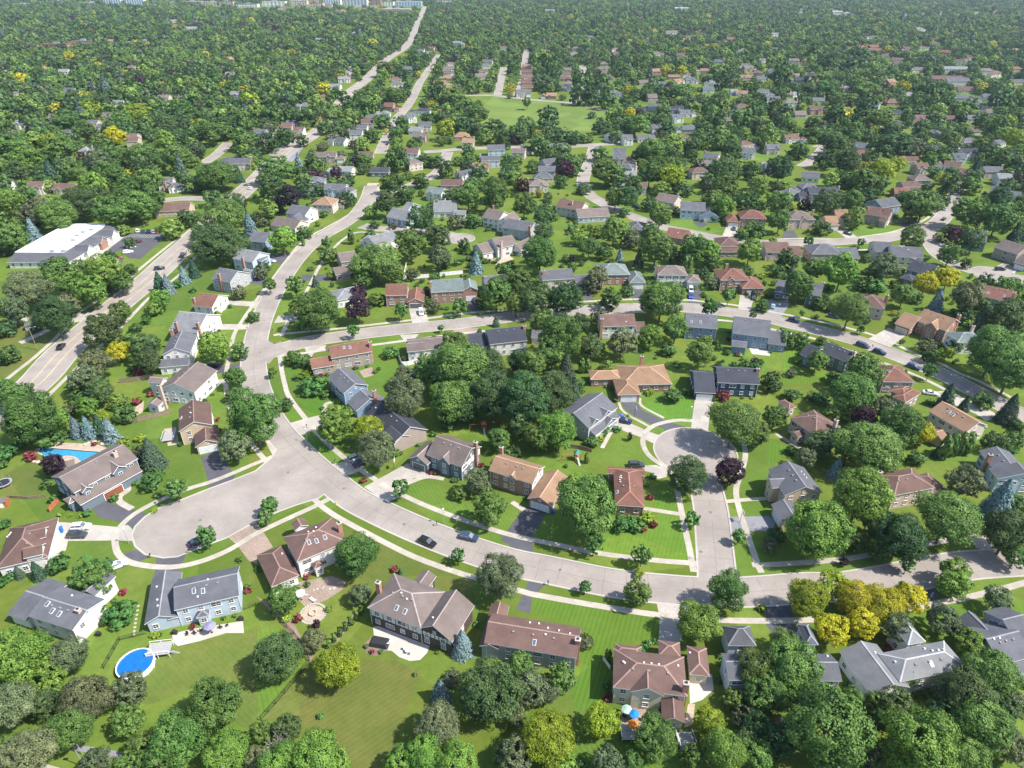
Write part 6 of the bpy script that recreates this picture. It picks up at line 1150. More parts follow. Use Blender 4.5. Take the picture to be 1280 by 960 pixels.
CARS = '''A2;405,712;50,-4;suv;white;white car parked on the pale driveway beside a dark one
A2;385,752;50,0;suv;darkgrey;dark grey car parked just below the white one on the pale driveway
A2;582,903;45,-16;sedan;white;white sedan parked by the ring sidewalk near a lawn
A2;990,782;32,-12;sedan;violet;dark violet car under the small tree on the round court
B2;497,366;40,-16;suv;silver;silver car under the grey tree beside the concrete drive
B2;522,392;30,-14;sedan;darkblue;dark blue car tucked under the grey tree next to the silver one
B2;857,787;45,20;suv;black;black car driving alone along the wide curving street
B2;1065,762;45,10;suv;blue;blue car parked in tree shade at the upper kerb of the curving street
C2;562,182;42,8;suv;darkblue;dark blue car on the worn drive of the grey two-storey house
C2;527,165;14,-4;sedan;royal;small bright blue car nose to the grey house garage
C2;622,402;42,0;suv;darkgrey;dark grey car above the brown-roofed corner house
B1;825,600;5,22;van;white;white van on the concrete drive of the brick house
B1;75,343;30,2;sedan;white;white car on the asphalt drive left of the curving street bend
B1;22,428;30,4;sedan;black;dark car on a drive in the shade left of the street
B1;1098,545;6,16;suv;darkgrey;dark grey car on the asphalt drive beside the brick house with grey-green roof
A1;305,770;22,-26;suv;black;black car driving down the main road, nearest the left edge
A1;797,379;30,-4;suv;black;black car driving on the main road near the car park entrance
A1;913,312;18,-16;pickup;darkgrey;grey pickup driving on the main road, farthest of the three
A1;688,192;4,-20;suv;white;white car at the left end of the top row in the car park
A1;715,195;4,-20;sedan;blue;blue car second from the left in the top parking row
A1;742,196;4,-20;suv;darkblue;dark blue car in the middle of the top parking row
A1;768,196;4,-20;suv;silver;silver car in the top parking row beside the red one
A1;790,195;4,-20;sedan;red;bright red car at the right of the top parking row
A1;690,246;30,-4;sedan;maroon;maroon car alone in the middle of the car park
A1;655,272;30,-4;sedan;white;white car below the maroon one in the car park
A1;640,298;30,-4;suv;white;white car nearest the grass in the car park
A1;582,327;30,-4;sedan;red;red car near the trees at the bottom of the car park
A1;570,348;30,-2;suv;white;white car beside the lower red one in the car park
A1;995,867;32,-2;sedan;white;white car side by side with a black one in the left row
A1;1075,864;32,-2;suv;black;black car side by side with a white one in the left row
A1;1015,950;30,0;sedan;darkblue;dark blue car on the drive of the white house with pale chimney
D1;130,640;32,8;suv;darkblue;dark blue car at the kerb left of the two parked further down
D1;26,568;8,-18;sedan;lightblue;light blue car on the wide pale drive under the maple
D1;330,620;30,6;suv;blue;blue car under the wide tree by the sidewalk
D1;475,765;36,12;van;blue;blue van parked at the kerb, upper of two by the concrete drive
D1;558,798;36,12;suv;darkblue;dark blue car parked at the kerb just below the blue van
D1;730,872;32,12;suv;blue;blue car parked alone at the kerb, lowest of the right-hand street
D1;1162,383;22,0;suv;black;black car beside the right-hand round court
D1;880,132;16,-10;sedan;black;black car in tree shade on the upper right street
D1;885,82;12,-12;sedan;silver;pale car in tree shade on the upper right street
D1;903,42;8,-14;suv;black;dark car highest up the upper right street
D1;400,205;24,8;sedan;black;black car on the drive by the orange garage house
D1;885,268;20,6;sedan;white;white car at the mouth of the short right-hand court
D2;812,42;28,4;sedan;white;small white car on the drive of the hip-roofed house
C1;895,488;2,16;van;white;white van on the asphalt drive, behind a blue car
C1;894,517;2,16;sedan;royal;bright blue car on the asphalt drive in front of the white van
C1;1208,525;5,14;suv;darkgrey;dark car on the concrete drive of the stepped brick house
C1;1110,182;3,12;sedan;darkgrey;small dark car by the garage of the brown brick hip-roofed house
C1;500,60;26,4;sedan;black;black car on the upper round court
C1;620,72;20,4;suv;darkgrey;dark grey car at the right side of the upper round court
B0;655,718;4,-14;sedan;black;black car in the upper street between the hedges
A0;1250,938;10,-10;suv;white;white car on the main road at the left tree line'''
for l in CARS.split('\n'):
    t, xy, d, k, c, lab = l.split(';'); x, y = map(float, xy.split(',')); dx, dy = map(float, d.split(','))
    car(t, x, y, dx, dy, k, c, lab, 'cars parked in the care building car park' if 'parking row' in lab or 'car park' in lab and 'driving' not in lab else None)
# ---------------------------------------------------------------- fences
def fence(s_, label, kind, h=1.2, step=2.4, name='fence'):
    P = [Vector((p.x, p.y)) for p in gpts(s_)]; base = (P[0]+P[-1])/2; root = empty(name, (base.x, base.y, 0)); tag(root, label, 'fence'); mat = {'iron': M_BLACK, 'wood': M_WOOD, 'white': M_WHITE, 'cedar': M_CEDAR}[kind]
    pm = MB(); pm.box((0, 0, h/2+.05), (.11, .11, h+.1)); post = pm.mesh('post', mat); bm_ = {}
    npk = 0
    for i in range(len(P)-1):
        a, b = P[i], P[i+1]; d = b-a; n = max(1, round(d.length/step)); rz = math.atan2(d.y, d.x); st = d.length/n
        for k in range(n):
            q = a+d*k/n-base; link('post', post, root, (q.x, q.y, 0), rz); c = a+d*(k+.5)/n-base; key = round(st, 3)
            if key not in bm_:
                m = MB()
                if kind == 'iron':
                    for z in (.25, h-.1): m.box((0, 0, z), (st, .04, .04))
                    for j in range(int(st/.16)): m.box((-st/2+.16*(j+.5), 0, h/2), (.02, .02, h))
                else: m.box((0, 0, h/2), (st, .03, h-.1)); m.box((0, -.03, h-.15), (st, .04, .09)); m.box((0, -.03, .3), (st, .04, .09)); [m.box((-st/2+.16*(j+.5), .02, h/2+.03), (.13, .03, h)) for j in range(int(st/.16))]
                bm_[key] = m.mesh('fence_panel', mat)
            o = link('fence_panel', bm_[key], root, (c.x, c.y, 0), rz); o['kind'] = 'stuff'
    return root
fence('A3 520,462 600,322 735,290', 'dark iron fence bending round the lawn left of the round pool', 'iron')
fence('B3 25,722 100,640 190,535 268,435', 'dark iron fence along the dry lawn left of the yellow tree', 'iron', 1.3)
fence('B3 268,425 240,360 190,290 120,225', 'dark iron fence running behind the planted bed by the fire pit', 'iron', 1.2)
fence('A2 600,198 690,190 775,170 860,145', 'weathered wooden fence between the tan house and the white house', 'wood', 1.7)
fence('A1 600,955 690,945 780,930', 'weathered wooden fence left of the white house with pale chimney', 'wood', 1.7)
fence('B1 752,370 735,440 865,428', 'white fence with a corner, left of the gap behind the brick houses', 'white', 1.8)
fence('B1 920,422 985,415 1035,410', 'short straight white fence right of the gap behind the brick houses', 'white', 1.8)
fence('B1 712,825 730,870 760,900 800,925', 'curved white fence beside the low white house', 'white', 1.6)
fence('B1 730,870 760,868 840,850', 'white fence closing the yard of the low white house', 'white', 1.7)
fence('C2 275,318 335,325 398,342', 'short brown wooden fence at the corner of the grey two-storey house', 'wood', 1.4)
fence('B0 150,730 220,670 310,605 370,545', 'tan timber fence along the far stretch of the main road', 'cedar', 1.8, 5)
fence('A2 250,640 285,600 300,595', 'short red cedar fence beside the grey house with the pool', 'cedar', 1.6)
fence('A2 50,570 140,575 230,565', 'low picket fence across the yard at the left edge', 'wood', .9)
fence('A3 1210,172 1280,150 1300,147', 'dark iron fence from the patio corner of the pale blue house', 'iron', 1.1)
fence('C3 455,420 490,470', 'white fence stub beside the big hip-roofed house', 'white', 1.2)
fence('C3 1050,480 1095,640 1110,730 1160,770', 'white edging rail curving through the shade below the pyramid-roofed house', 'white', .5)
fence('D1 960,0 970,20', 'low wooden fence at the top of the right street', 'wood', 1.5)
# ---------------------------------------------------------------- pools
def watermat(name, c):
    m, nt, b = newmat(name, .06, .6); p = wpos(nt); n = noise(nt, p, 1.2, 3); nt.links.new(mixc(nt, ramp(nt, n, .35, .65), [x*.8 for x in c], c), b.inputs['Base Color']); bump(nt, b, n, .25, .03); return m
M_WATER = watermat('pool_water', (.01, .15, .50)); M_WATER2 = watermat('spa_water', (.05, .30, .50))
c = at(*T('A3', 676, 438), 1.1); root = empty('swimming_pool', (c.x, c.y, 0)); tag(root, 'round above-ground swimming pool with bright blue water and a white rim', 'swimming pool'); R_ = 3.5
m = MB(); m.lathe((0, 0, 0), [(R_-.02, 0), (R_, 1.2)], 24); m.build('wall', M_TRIM, root)
m = MB(); m.lathe((0, 0, 1.2), [(R_-.12, 0), (R_+.12, 0), (R_+.12, .07), (R_-.12, .07), (R_-.12, 0)], 24); m.build('rim', M_WHITE, root)
m = MB(); m.lathe((0, 0, .98), [(0.001, 0), (R_-.04, .001)], 24); m.build('water', M_WATER, root)
for i in range(12): a = i*math.pi/6; m = MB(); m.box((0, 0, .6), (.12, .2, 1.2)); m.build('upright', M_WHITE, root, ((R_+.08)*math.cos(a), (R_+.08)*math.sin(a), 0), a)
m = MB()
for i in range(4): m.box((1.7, 2.3, .5+i*.16), (1.3, 1.0-.22*i, .08))
m.build('pool_steps', M_WHITE, root)
c = at(*T('A3', 798, 365), 1.0); th = .15; root = empty('pool_deck', (c.x, c.y, 0), th); tag(root, 'grey plank deck with railings attached to the round pool', 'deck')
pk = MB(); pk.box((0, 0, 0), (4.6, .19, .05)); pkm = pk.mesh('plank', M_WOODG)
for i in range(15): link('plank', pkm, root, (0, -1.5+i*.21, 1.1))
for i in range(4): m = MB(); m.box((0, 0, 0), (1.2, .28, .06)); m.build('step', M_WOODG, root, (2.9+0*i, -.9+.0*i, .9-i*.24)); root.children[-1].location.x = 2.55+i*.28
for x, y in ((-2.2, -1.5), (0, -1.5), (2.2, -1.5), (-2.2, 1.4), (0, 1.4), (2.2, 1.4)): m = MB(); m.box((0, 0, .95), (.1, .1, 1.9)); m.build('post', M_WHITE, root, (x, y, 0))
for y in (-1.5, 1.4):
    m = MB(); m.box((0, 0, 1.95), (4.5, .08, .08)); m.box((0, 0, 1.25), (4.5, .05, .05)); m.build('railing', M_WHITE, root, (0, y, 0))
pc_ = sum(FPOOL, Vector((0, 0)))/len(FPOOL); root = empty('swimming_pool', (pc_.x, pc_.y, 0)); tag(root, 'freeform in-ground swimming pool behind the long brown-roofed grey house', 'swimming pool')
m = MB(); m.add([(p.x-pc_.x, p.y-pc_.y, -.25) for p in FPOOL], [tuple(range(len(FPOOL)))]); m.build('water', M_WATER2, root)
for i in range(0, len(FPOOL)):
    a, b = FPOOL[i]-pc_, FPOOL[(i+1) % len(FPOOL)]-pc_; d = b-a; q = (a+b)/2; m = MB(); m.box((0, 0, .05), (d.length-.03, .42, .12)); m.build('coping_stone', M_PBRICK if i % 4 else M_KERB, root, (q.x, q.y, 0), math.atan2(d.y, d.x))
def rockpile(s_, label, n, r=.7, mat=None):
    P = gpts(s_); c = sum(P, Vector())/len(P); root = empty('rock_edging', (c.x, c.y, 0)); tag(root, label, 'rocks'); rr = random.Random(len(label))
    for i in range(n):
        t = i/max(1, n-1)*(len(P)-1); k = min(int(t), len(P)-2); q = P[k].lerp(P[k+1], t-k)-c; m = MB(); s__ = r*rr.uniform(.6, 1.1); m.lathe((0, 0, 0), [(.01, -.1), (s__*.9, 0), (s__, s__*.3), (s__*.7, s__*.55), (.01, s__*.65)], 7); o = m.build('rock', mat or M_PBRICK, root, (q.x+rr.uniform(-.4, .4), q.y+rr.uniform(-.4, .4), 0), rr.random()*3)
rockpile('A2 430,300 480,285 530,300 560,290', 'line of pale boulders above the freeform pool', 8, .9)
rockpile('A2 130,350 150,380 190,390', 'pinkish boulders at the left end of the freeform pool', 6, .8)
rockpile('B3 245,100 300,70 350,60 400,60', 'low stone ring of rocks on the brick terrace', 9, .45, M_KERB)
# ---------------------------------------------------------------- garden things
def umbrella(tile, x, y, r, colr, label, name='patio_umbrella'):
    p = at(*T(tile, x, y), 2.4); root = empty(name, (p.x, p.y, .03)); tag(root, label, 'umbrella'); m = MB(); m.tube((0, 0, 0), (0, 0, 2.5), .03, .03, 6); m.build('pole', M_METAL, root); m = MB(); m.lathe((0, 0, 0), [(.25, 0), (.25, .08), (.03, .1)], 10); m.build('base', M_BLACK, root)
    for i in range(8):
        a0, a1 = i*math.pi/4, (i+1)*math.pi/4; m = MB(); m.add([(0, 0, 2.7), (r*math.cos(a0), r*math.sin(a0), 2.15), (r*math.cos(a1), r*math.sin(a1), 2.15), (0, 0, 2.66), (r*math.cos(a0), r*math.sin(a0), 2.05), (r*math.cos(a1), r*math.sin(a1), 2.05)], [(0, 1, 2), (3, 5, 4), (1, 4, 5, 2)]); m.build('canopy_panel', colr if i % 2 or isinstance(colr, bpy.types.Material) and name != 'x' else colr, root)
umbrella('A3', 1047, 245, 1.3, clothmat('mauve_cloth', (.25, .24, .36)), 'mauve-grey parasol on the terrace of the pale blue house')
umbrella('C3', 575, 662, 1.0, clothmat('mint_cloth', (.40, .58, .50)), 'mint green parasol, left of the blue one')
umbrella('C3', 610, 684, 1.0, clothmat('blue_cloth', (.03, .22, .62)), 'bright blue parasol between the mint and the orange one')
umbrella('C3', 606, 738, 1.0, clothmat('orange_cloth', (.75, .25, .05)), 'orange parasol below the blue one behind the big hip-roofed house')
umbrella('B3', 218, 82, 1.2, clothmat('white_cloth', (.72, .70, .66)), 'white parasol on the brick terrace near the fire pit')
def chair(tile, x, y, rz, mat, label, group):
    p = at(*T(tile, x, y), .4); root = empty('garden_chair', (p.x, p.y, .03), rz); tag(root, label, 'chair', group)
    for n, c, d in (('seat', (0, 0, .42), (.5, .5, .06)), ('backrest', (0, .25, .75), (.5, .05, .6)), ('leg', (-.22, -.22, .2), (.04, .04, .4)), ('leg', (.22, -.22, .2), (.04, .04, .4)), ('leg', (-.22, .22, .2), (.04, .04, .4)), ('leg', (.22, .22, .2), (.04, .04, .4))):
        m = MB(); m.box(c, d); m.build(n, mat, root)
def table(tile, x, y, mat, label, r=.6):
    p = at(*T(tile, x, y), .7); root = empty('garden_table', (p.x, p.y, .03)); tag(root, label, 'table'); m = MB(); m.lathe((0, 0, .72), [(.01, .04), (r, .04), (r, 0), (.01, 0)], 14); m.build('tabletop', mat, root); m = MB(); m.tube((0, 0, 0), (0, 0, .72), .05, .05, 6); m.build('leg', mat, root)
for x, y, rz, lab in ((935, 290, .3, 'dark chair at the left end of the pale blue house terrace'), (975, 285, 1.2, 'dark chair just left of the mauve parasol'), (1005, 270, 2, 'dark chair nearest the mauve parasol pole'), (1105, 255, 1.5, 'dark chair right of the mauve parasol'), (1135, 245, -1.2, 'dark chair at the right of the pale blue house terrace')): chair('A3', x, y, rz, M_BLACK, lab, 'dark chairs on the pale blue house terrace')
table('A3', 1047, 262, M_METAL, 'round table under the mauve parasol', .8); table('C3', 610, 700, M_METAL, 'round table under the blue parasol', .7); table('B3', 757, 372, M_WHITE, 'small white table in the middle of the curved white patio', .5)
for x, y, rz, lab in ((745, 365, 1.0, 'white chair at the left of the small patio table'), (770, 385, -2.0, 'white chair at the right of the small patio table')): chair('B3', x, y, rz, M_WHITE, lab, 'white chairs on the curved patio')
for x, y, rz, lab in ((560, 700, 1, 'dark chair left of the parasols on the brick terrace'), (650, 715, -1, 'dark chair right of the parasols on the brick terrace')): chair('C3', x, y, rz, M_BLACK, lab, 'dark chairs by the parasols')
def lounger(tile, x, y, rz, label):
    p = at(*T(tile, x, y), .4); root = empty('sun_lounger', (p.x, p.y, .03), rz); tag(root, label, 'sun lounger', 'white sun loungers'); m = MB(); m.box((0, .3, .33), (.65, 1.3, .1)); m.build('mattress', M_WHITE, root); m = MB(); m.box((0, 0, 0), (.65, .75, .1)); b = m.build('backrest', M_WHITE, root, (0, -.6, .5)); b.rotation_euler = (-.6, 0, 0)
    for sx in (-1, 1):
        for sy in (-.7, .8): m = MB(); m.box((sx*.28, sy, .14), (.05, .05, .28)); m.build('leg', M_METAL, root)
lounger('B3', 285, 118, .9, 'white lounger above the round fire pit ring'); lounger('B3', 665, 325, -.3, 'white lounger right of the black covered table')
# black covered table, fire pit ring, trampoline, playset, shed, bin, grill, hydrant, lamps, mailboxes, hoops
p = at(*T('B3', 618, 325), .7); root = empty('covered_table', (p.x, p.y, .03), -.2); tag(root, 'outdoor table set wrapped in a black cover on the curved white patio', 'covered table'); m = MB(); m.add([(-2.1, -1.3, 0), (2.1, -1.3, 0), (2.1, 1.3, 0), (-2.1, 1.3, 0), (-1.6, -.9, .8), (1.5, -.95, .95), (1.6, .9, .85), (-1.5, .95, .9), (0, 0, .95)], [(0, 1, 5, 4), (1, 2, 6, 5), (2, 3, 7, 6), (3, 0, 4, 7), (4, 5, 8), (5, 6, 8), (6, 7, 8), (7, 4, 8)]); m.build('cover', M_BLACK, root)
p = at(*T('B3', 286, 188)); root = empty('fire_pit', (p.x, p.y, 0)); tag(root, 'round stone fire pit ringed by a circle of paving stones', 'fire pit')
for i in range(10): a = i*math.pi/5; m = MB(); m.box((0, 0, .25), (.3, .45, .45)); m.build('stone', M_PBRICK, root, (.75*math.cos(a), .75*math.sin(a), .03), a)
for i in range(28): a = i*math.pi/14; m = MB(); m.box((0, 0, .04), (.5, .52, .06)); m.build('paving_stone', M_KERB, root, (2.7*math.cos(a), 2.7*math.sin(a), .03), a)
p = at(*T('A2', 15, 492), .9); root = empty('trampoline', (p.x, p.y, 0)); tag(root, 'round black trampoline cut by the left edge', 'trampoline'); m = MB(); m.lathe((0, 0, .85), [(.01, 0), (1.7, 0)], 20); m.build('mat', M_BLACK, root); m = MB(); m.lathe((0, 0, .85), [(1.7, .02), (2.1, .02), (2.1, -.06), (1.7, -.06)], 20); m.build('padding', M_METAL, root)
for i in range(6): a = i*math.pi/3; m = MB(); m.tube((1.95*math.cos(a), 1.95*math.sin(a), 0), (1.95*math.cos(a), 1.95*math.sin(a), 2.4), .04, .04, 5); m.build('pole', M_METAL, root)
def shed(tile, x, y, mat, rf, label, L=2.6, W=2.2, cat='shed', name='shed', rz=.3):
    p = at(*T(tile, x, y), 1); root = empty(name, (p.x, p.y, 0), rz); tag(root, label, cat); m = MB(); m.add([(-L/2, -W/2, 0), (L/2, -W/2, 0), (L/2, W/2, 0), (-L/2, W/2, 0), (-L/2, -W/2, 1.9), (L/2, -W/2, 1.9), (L/2, W/2, 1.9), (-L/2, W/2, 1.9), (-L/2, 0, 2.6), (L/2, 0, 2.6)], [(0, 1, 5, 4), (2, 3, 7, 6), (1, 2, 6, 9, 5), (3, 0, 4, 8, 7)]); m.build('wall', mat, root)
    m = MB(); m.add([(-L/2-.2, -W/2-.2, 1.8), (L/2+.2, -W/2-.2, 1.8), (L/2+.2, 0, 2.7), (-L/2-.2, 0, 2.7), (L/2+.2, W/2+.2, 1.8), (-L/2-.2, W/2+.2, 1.8)], [(0, 1, 2, 3), (3, 2, 4, 5)]); m.build('roof', rf, root); m = MB(); m.box((0, -W/2-.02, .95), (.9, .05, 1.8)); m.build('door', M_TRIM, root)
shed('A2', 12, 592, M_CEDAR, ROOF['k'], 'small red cedar shed at the left edge above the brown-roofed house'); shed('A1', 160, 672, WALL['grey'], ROOF['g'], 'small grey shed beneath the broad tree left of the main road', 4, 3); shed('A2', 330, 415, WALL['tan'], ROOF['k'], 'pool cabana with brown roof beside the freeform pool', 4.5, 3.2, 'cabana', 'cabana', .5)
shed('A0', 0, 0, WALL['grey'], ROOF['g'], '', 1, 1) if False else None
def bin_(tile, x, y, colr, label, s_=1.0):
    p = at(*T(tile, x, y), .5); root = empty('wheeled_bin', (p.x, p.y, .02), .4); tag(root, label, 'bin'); m = MB(); m.add([(-.25, -.28, 0), (.25, -.28, 0), (.25, .28, 0), (-.25, .28, 0), (-.32, -.35, 1), (.32, -.35, 1), (.32, .35, 1), (-.32, .35, 1)], [(0, 1, 5, 4), (1, 2, 6, 5), (2, 3, 7, 6), (3, 0, 4, 7)]); m.build('body', colr, root); m = MB(); m.box((0, 0, 1.04), (.68, .76, .09)); m.build('lid', colr, root)
    for s__ in (-1, 1): m = MB(); m.tube((s__*.22-.03, .3, .1), (s__*.22+.03, .3, .1), .1, .1, 8); m.build('wheel', M_TYRE, root)
    root.scale = (s_, s_, s_)
M_BLUEP = flat('blue_plastic', (.02, .16, .5), .4)
bin_('A2', 305, 733, M_BLUEP, 'bright blue wheeled bin beside the white car driveway', 1.5); bin_('C2', 208, 640, M_BLUEP, 'blue wheeled bin beside the white garage door of the brick house', 1.1)
def playset(tile, x, y, label, rz, roofc):
    p = at(*T(tile, x, y), 1.2); root = empty('play_set', (p.x, p.y, 0), rz); tag(root, label, 'playground')
    for i, (a, b) in enumerate((((-3, -.8, 0), (-2.7, 0, 2.3)), ((-3, .8, 0), (-2.7, 0, 2.3)))): m = MB(); m.tube(a, b, .06, .06, 5); m.build('leg', M_CEDAR, root)
    m = MB(); m.tube((-2.8, 0, 2.3), (.8, 0, 2.3), .07, .07, 6); m.build('beam', M_CEDAR, root)
    for dx in (0, 1.4):
        for dy in (-.7, .7): m = MB(); m.box((.8+dx, dy, 1.4), (.12, .12, 2.8)); m.build('post', M_CEDAR, root)
    m = MB(); m.box((1.5, 0, 1.3), (1.5, 1.5, .08)); m.build('platform', M_CEDAR, root); m = MB(); m.add([(.6, -.9, 2.6), (2.4, -.9, 2.6), (2.4, .9, 2.6), (.6, .9, 2.6), (1.5, 0, 3.5)], [(0, 1, 4), (1, 2, 4), (2, 3, 4), (3, 0, 4)]); m.build('roof', roofc, root)
    m = MB(); m.box((0, 0, 0), (.5, 2.6, .05)); s = m.build('slide', M_METAL if 'blue slide' not in label else M_BLUEP, root, (1.5, -1.9, .7)); s.rotation_euler = (.5, 0, 0)
    for k in (-2, -1): m = MB(); m.box((k, 0, .6), (.45, .2, .04)); m.box((k-.2, 0, 1.45), (.02, .02, 1.7)); m.box((k+.2, 0, 1.45), (.02, .02, 1.7)); m.build('swing', M_BLACK, root)
playset('B2', 1115, 215, 'wooden swing set with tower and slide on the lawn behind the dark half-timbered house', .1, M_CEDAR); playset('A2', 395, 70, 'play set with a blue slide among the trees at the left', .3, M_BLUEP); playset('C2', 300, 365, 'small play set with a teal roof beside the brown wooden fence', .2, flat('teal_plastic', (.03, .25, .22), .4))
def post_thing(tile, x, y, kind, label):
    p = at(*T(tile, x, y)); nm = {'lamp': 'street_lamp', 'mail': 'mailbox', 'hydrant': 'fire_hydrant', 'hoop': 'basketball_hoop', 'sign': 'street_sign', 'pole': 'utility_pole', 'flood': 'car_park_lamp'}[kind]; root = empty(nm, (p.x, p.y, .02)); tag(root, label, nm.replace('_', ' '))
    if kind == 'lamp':
        m = MB(); m.tube((0, 0, 0), (0, 0, 4.6), .08, .05, 7); m.build('pole', M_METAL, root); m = MB(); m.lathe((0, 0, 4.6), [(.06, 0), (.22, .15), (.26, .45), (.1, .6), (.01, .65)], 9); m.build('lantern', M_TRIM, root)
    elif kind == 'mail':
        m = MB(); m.box((0, 0, .55), (.12, .12, 1.1)); m.build('post', M_WOOD, root); m = MB(); m.box((0, 0, 1.2), (.25, .55, .26)); m.lathe((0, 0, 1.3), [(.14, 0), (.1, .08), (.01, .1)], 8); m.build('box', M_BLACK, root)
    elif kind == 'hydrant':
        m = MB(); m.lathe((0, 0, 0), [(.2, 0), (.2, .06), (.13, .08), (.13, .6), (.16, .62), (.12, .75), (.01, .82)], 10); m.build('body', flat('hydrant_paint', (.75, .55, .05), .4), root)
        for s_ in (-1, 1): m = MB(); m.tube((s_*.12, 0, .5), (s_*.22, 0, .5), .07, .07, 8); m.build('outlet', M_LINE, root)
    elif kind == 'hoop':
        m = MB(); m.tube((0, 0, 0), (0, 0, 3.0), .06, .06, 6); m.build('pole', M_BLACK, root); m = MB(); m.box((.35, 0, 3.1), (.05, 1.5, 1.0)); m.build('backboard', M_WHITE, root); m = MB(); m.lathe((.65, 0, 2.8), [(.22, 0), (.25, .02), (.22, .04), (.2, .02), (.22, 0)], 10); m.build('hoop', M_TAIL, root)
    elif kind == 'sign':
        m = MB(); m.tube((0, 0, 0), (0, 0, 2.9), .04, .04, 6); m.build('pole', M_METAL, root)
        for z, r in ((2.7, 0), (2.95, 1.57)): m = MB(); m.box((0, 0, 0), (1.0, .03, .22)); m.build('sign_blade', flat('sign_green', (.02, .25, .12), .4), root, (0, 0, z), r)
    elif kind == 'pole':
        m = MB(); m.tube((0, 0, 0), (0, 0, 9.5), .16, .10, 8); m.build('pole', M_WOOD, root); m = MB(); m.tube((0, 0, 9), (2.2, 0, 9.6), .06, .05, 5); m.build('arm', M_METAL, root); m = MB(); m.box((2.5, 0, 9.6), (.7, .3, .15)); m.build('lamp_head', M_METAL, root)
    elif kind == 'flood':
        m = MB(); m.tube((0, 0, 0), (0, 0, 6), .09, .07, 6); m.build('pole', M_METAL, root); m = MB(); m.box((.3, 0, 6.1), (.8, .4, .2)); m.build('lamp_head', M_BLACK, root)
for t in '''B2 940,698 lamp white lamp post on the verge by the curving street, right of the conifer
A2 645,798 lamp lamp post on the ring verge of the left court
B2 258,290 lamp lamp post at the concrete drive of the blue house
B2 690,425 hoop basketball hoop beside the drive of the dark half-timbered house
C2 612,165 hoop basketball hoop beside the curved asphalt drive
C2 935,880 sign green street sign at the corner of the right court street
A2 755,870 mail black mailbox at the asphalt apron of the left court
A2 948,845 mail mailbox by the round tree on the left court
B2 905,708 mail black mailbox on the verge below the white lamp post
B2 255,220 mail mailbox on the concrete apron of the blue house
B2 395,398 mail mailbox at the drive with the silver car
C2 1140,690 hoop basketball hoop on the worn grey drive by the right street
B2 402,600 hydrant yellow fire hydrant on the verge at the junction
C2 887,180 lamp lamp post between the two drives of the right court
C3 180,45 mail mailbox at the short asphalt drive of the corner house
D3 838,75 lamp lamp post by the asphalt drive behind the yellow trees
A1 188,790 pole tall street light pole on the grass left of the main road
A3 412,890 flood grey lamp post in the shade at the bottom left
A3 425,955 flood black lamp at the very bottom left of the picture
B1 305,225 mail dark mailbox on the verge where the street bends
B1 85,700 mail mailbox on the corner of the side street
B1 1190,590 lamp thin lamp post beside the side street
D1 302,720 mail dark mailbox beside the right-hand street
D1 520,780 mail mailbox between the blue van and the dark blue car
A1 1238,690 mail mailbox at the sidewalk of the left row
C1 602,560 lamp thin lamp post on the verge under the big tree'''.split('\n'):
    a, b, k, lab = t.split(' ', 3); x, y = map(float, b.split(',')); post_thing(a, x, y, k, lab)
def grill(tile, x, y, label):
    p = at(*T(tile, x, y), .6); root = empty('grill', (p.x, p.y, .03)); tag(root, label, 'grill'); m = MB(); m.box((0, 0, .45), (1.1, .6, .8)); m.build('cabinet', M_BLACK, root); m = MB(); m.lathe((0, 0, .85), [(.45, 0), (.4, .25), (.01, .35)], 10); m.build('lid', M_BLACK, root)
grill('A3', 1203, 212, 'black grill at the right end of the pale blue house terrace'); grill('A3', 872, 280, 'dark covered grill at the left end of the pale blue house terrace'); grill('A3', 490, 288, 'black round grill beside the pink brick chimney')
# stepping stones
root = empty('stepping_stones', tuple(at(*T('A3', 680, 220)))); tag(root, 'curving line of pale stepping stones left of the pale blue house', 'stepping stones')
for x, y in ((692, 150), (688, 172), (684, 194), (680, 215), (677, 236), (674, 256), (671, 276), (668, 294)):
    p = at(*T('A3', x, y))-root.location; m = MB(); m.lathe((0, 0, 0), [(.01, .06), (.3, .06), (.34, 0)], 7); m.build('stone', M_WALK, root, (p.x, p.y, 0))
# pergola / deck by the tan house, awning of the corner house
def deck(tile, x, y, L, W, h, rz, label):
    p = at(*T(tile, x, y), h); root = empty('wooden_deck', (p.x, p.y, 0), rz); tag(root, label, 'deck'); n = int(L/.3); m = MB(); m.box((0, 0, 0), (.27, W, .06)); pm = m.mesh('plank', M_WOODG)
    for i in range(n): link('plank', pm, root, (-L/2+(i+.5)*L/n, 0, h))
    for sx in (-1, 1):
        m = MB(); m.box((sx*L/2, 0, h+.9), (.08, W, .08)); m.build('railing', M_WHITE, root)
        for sy in (-1, 1): m = MB(); m.box((sx*L/2, sy*W/2, h/2+.45), (.12, .12, h+.9)); m.build('post', M_WOODG, root)
deck('A2', 845, 262, 3.5, 4.5, .7, .25, 'weathered grey deck left of the tan house'); deck('C3', 600, 780, 4.2, 3, .8, 0, 'dark wooden deck below the parasols'); deck('C3', 870, 820, 3, 3, .8, .1, 'white-railed deck in the shade behind the hip-roofed house')
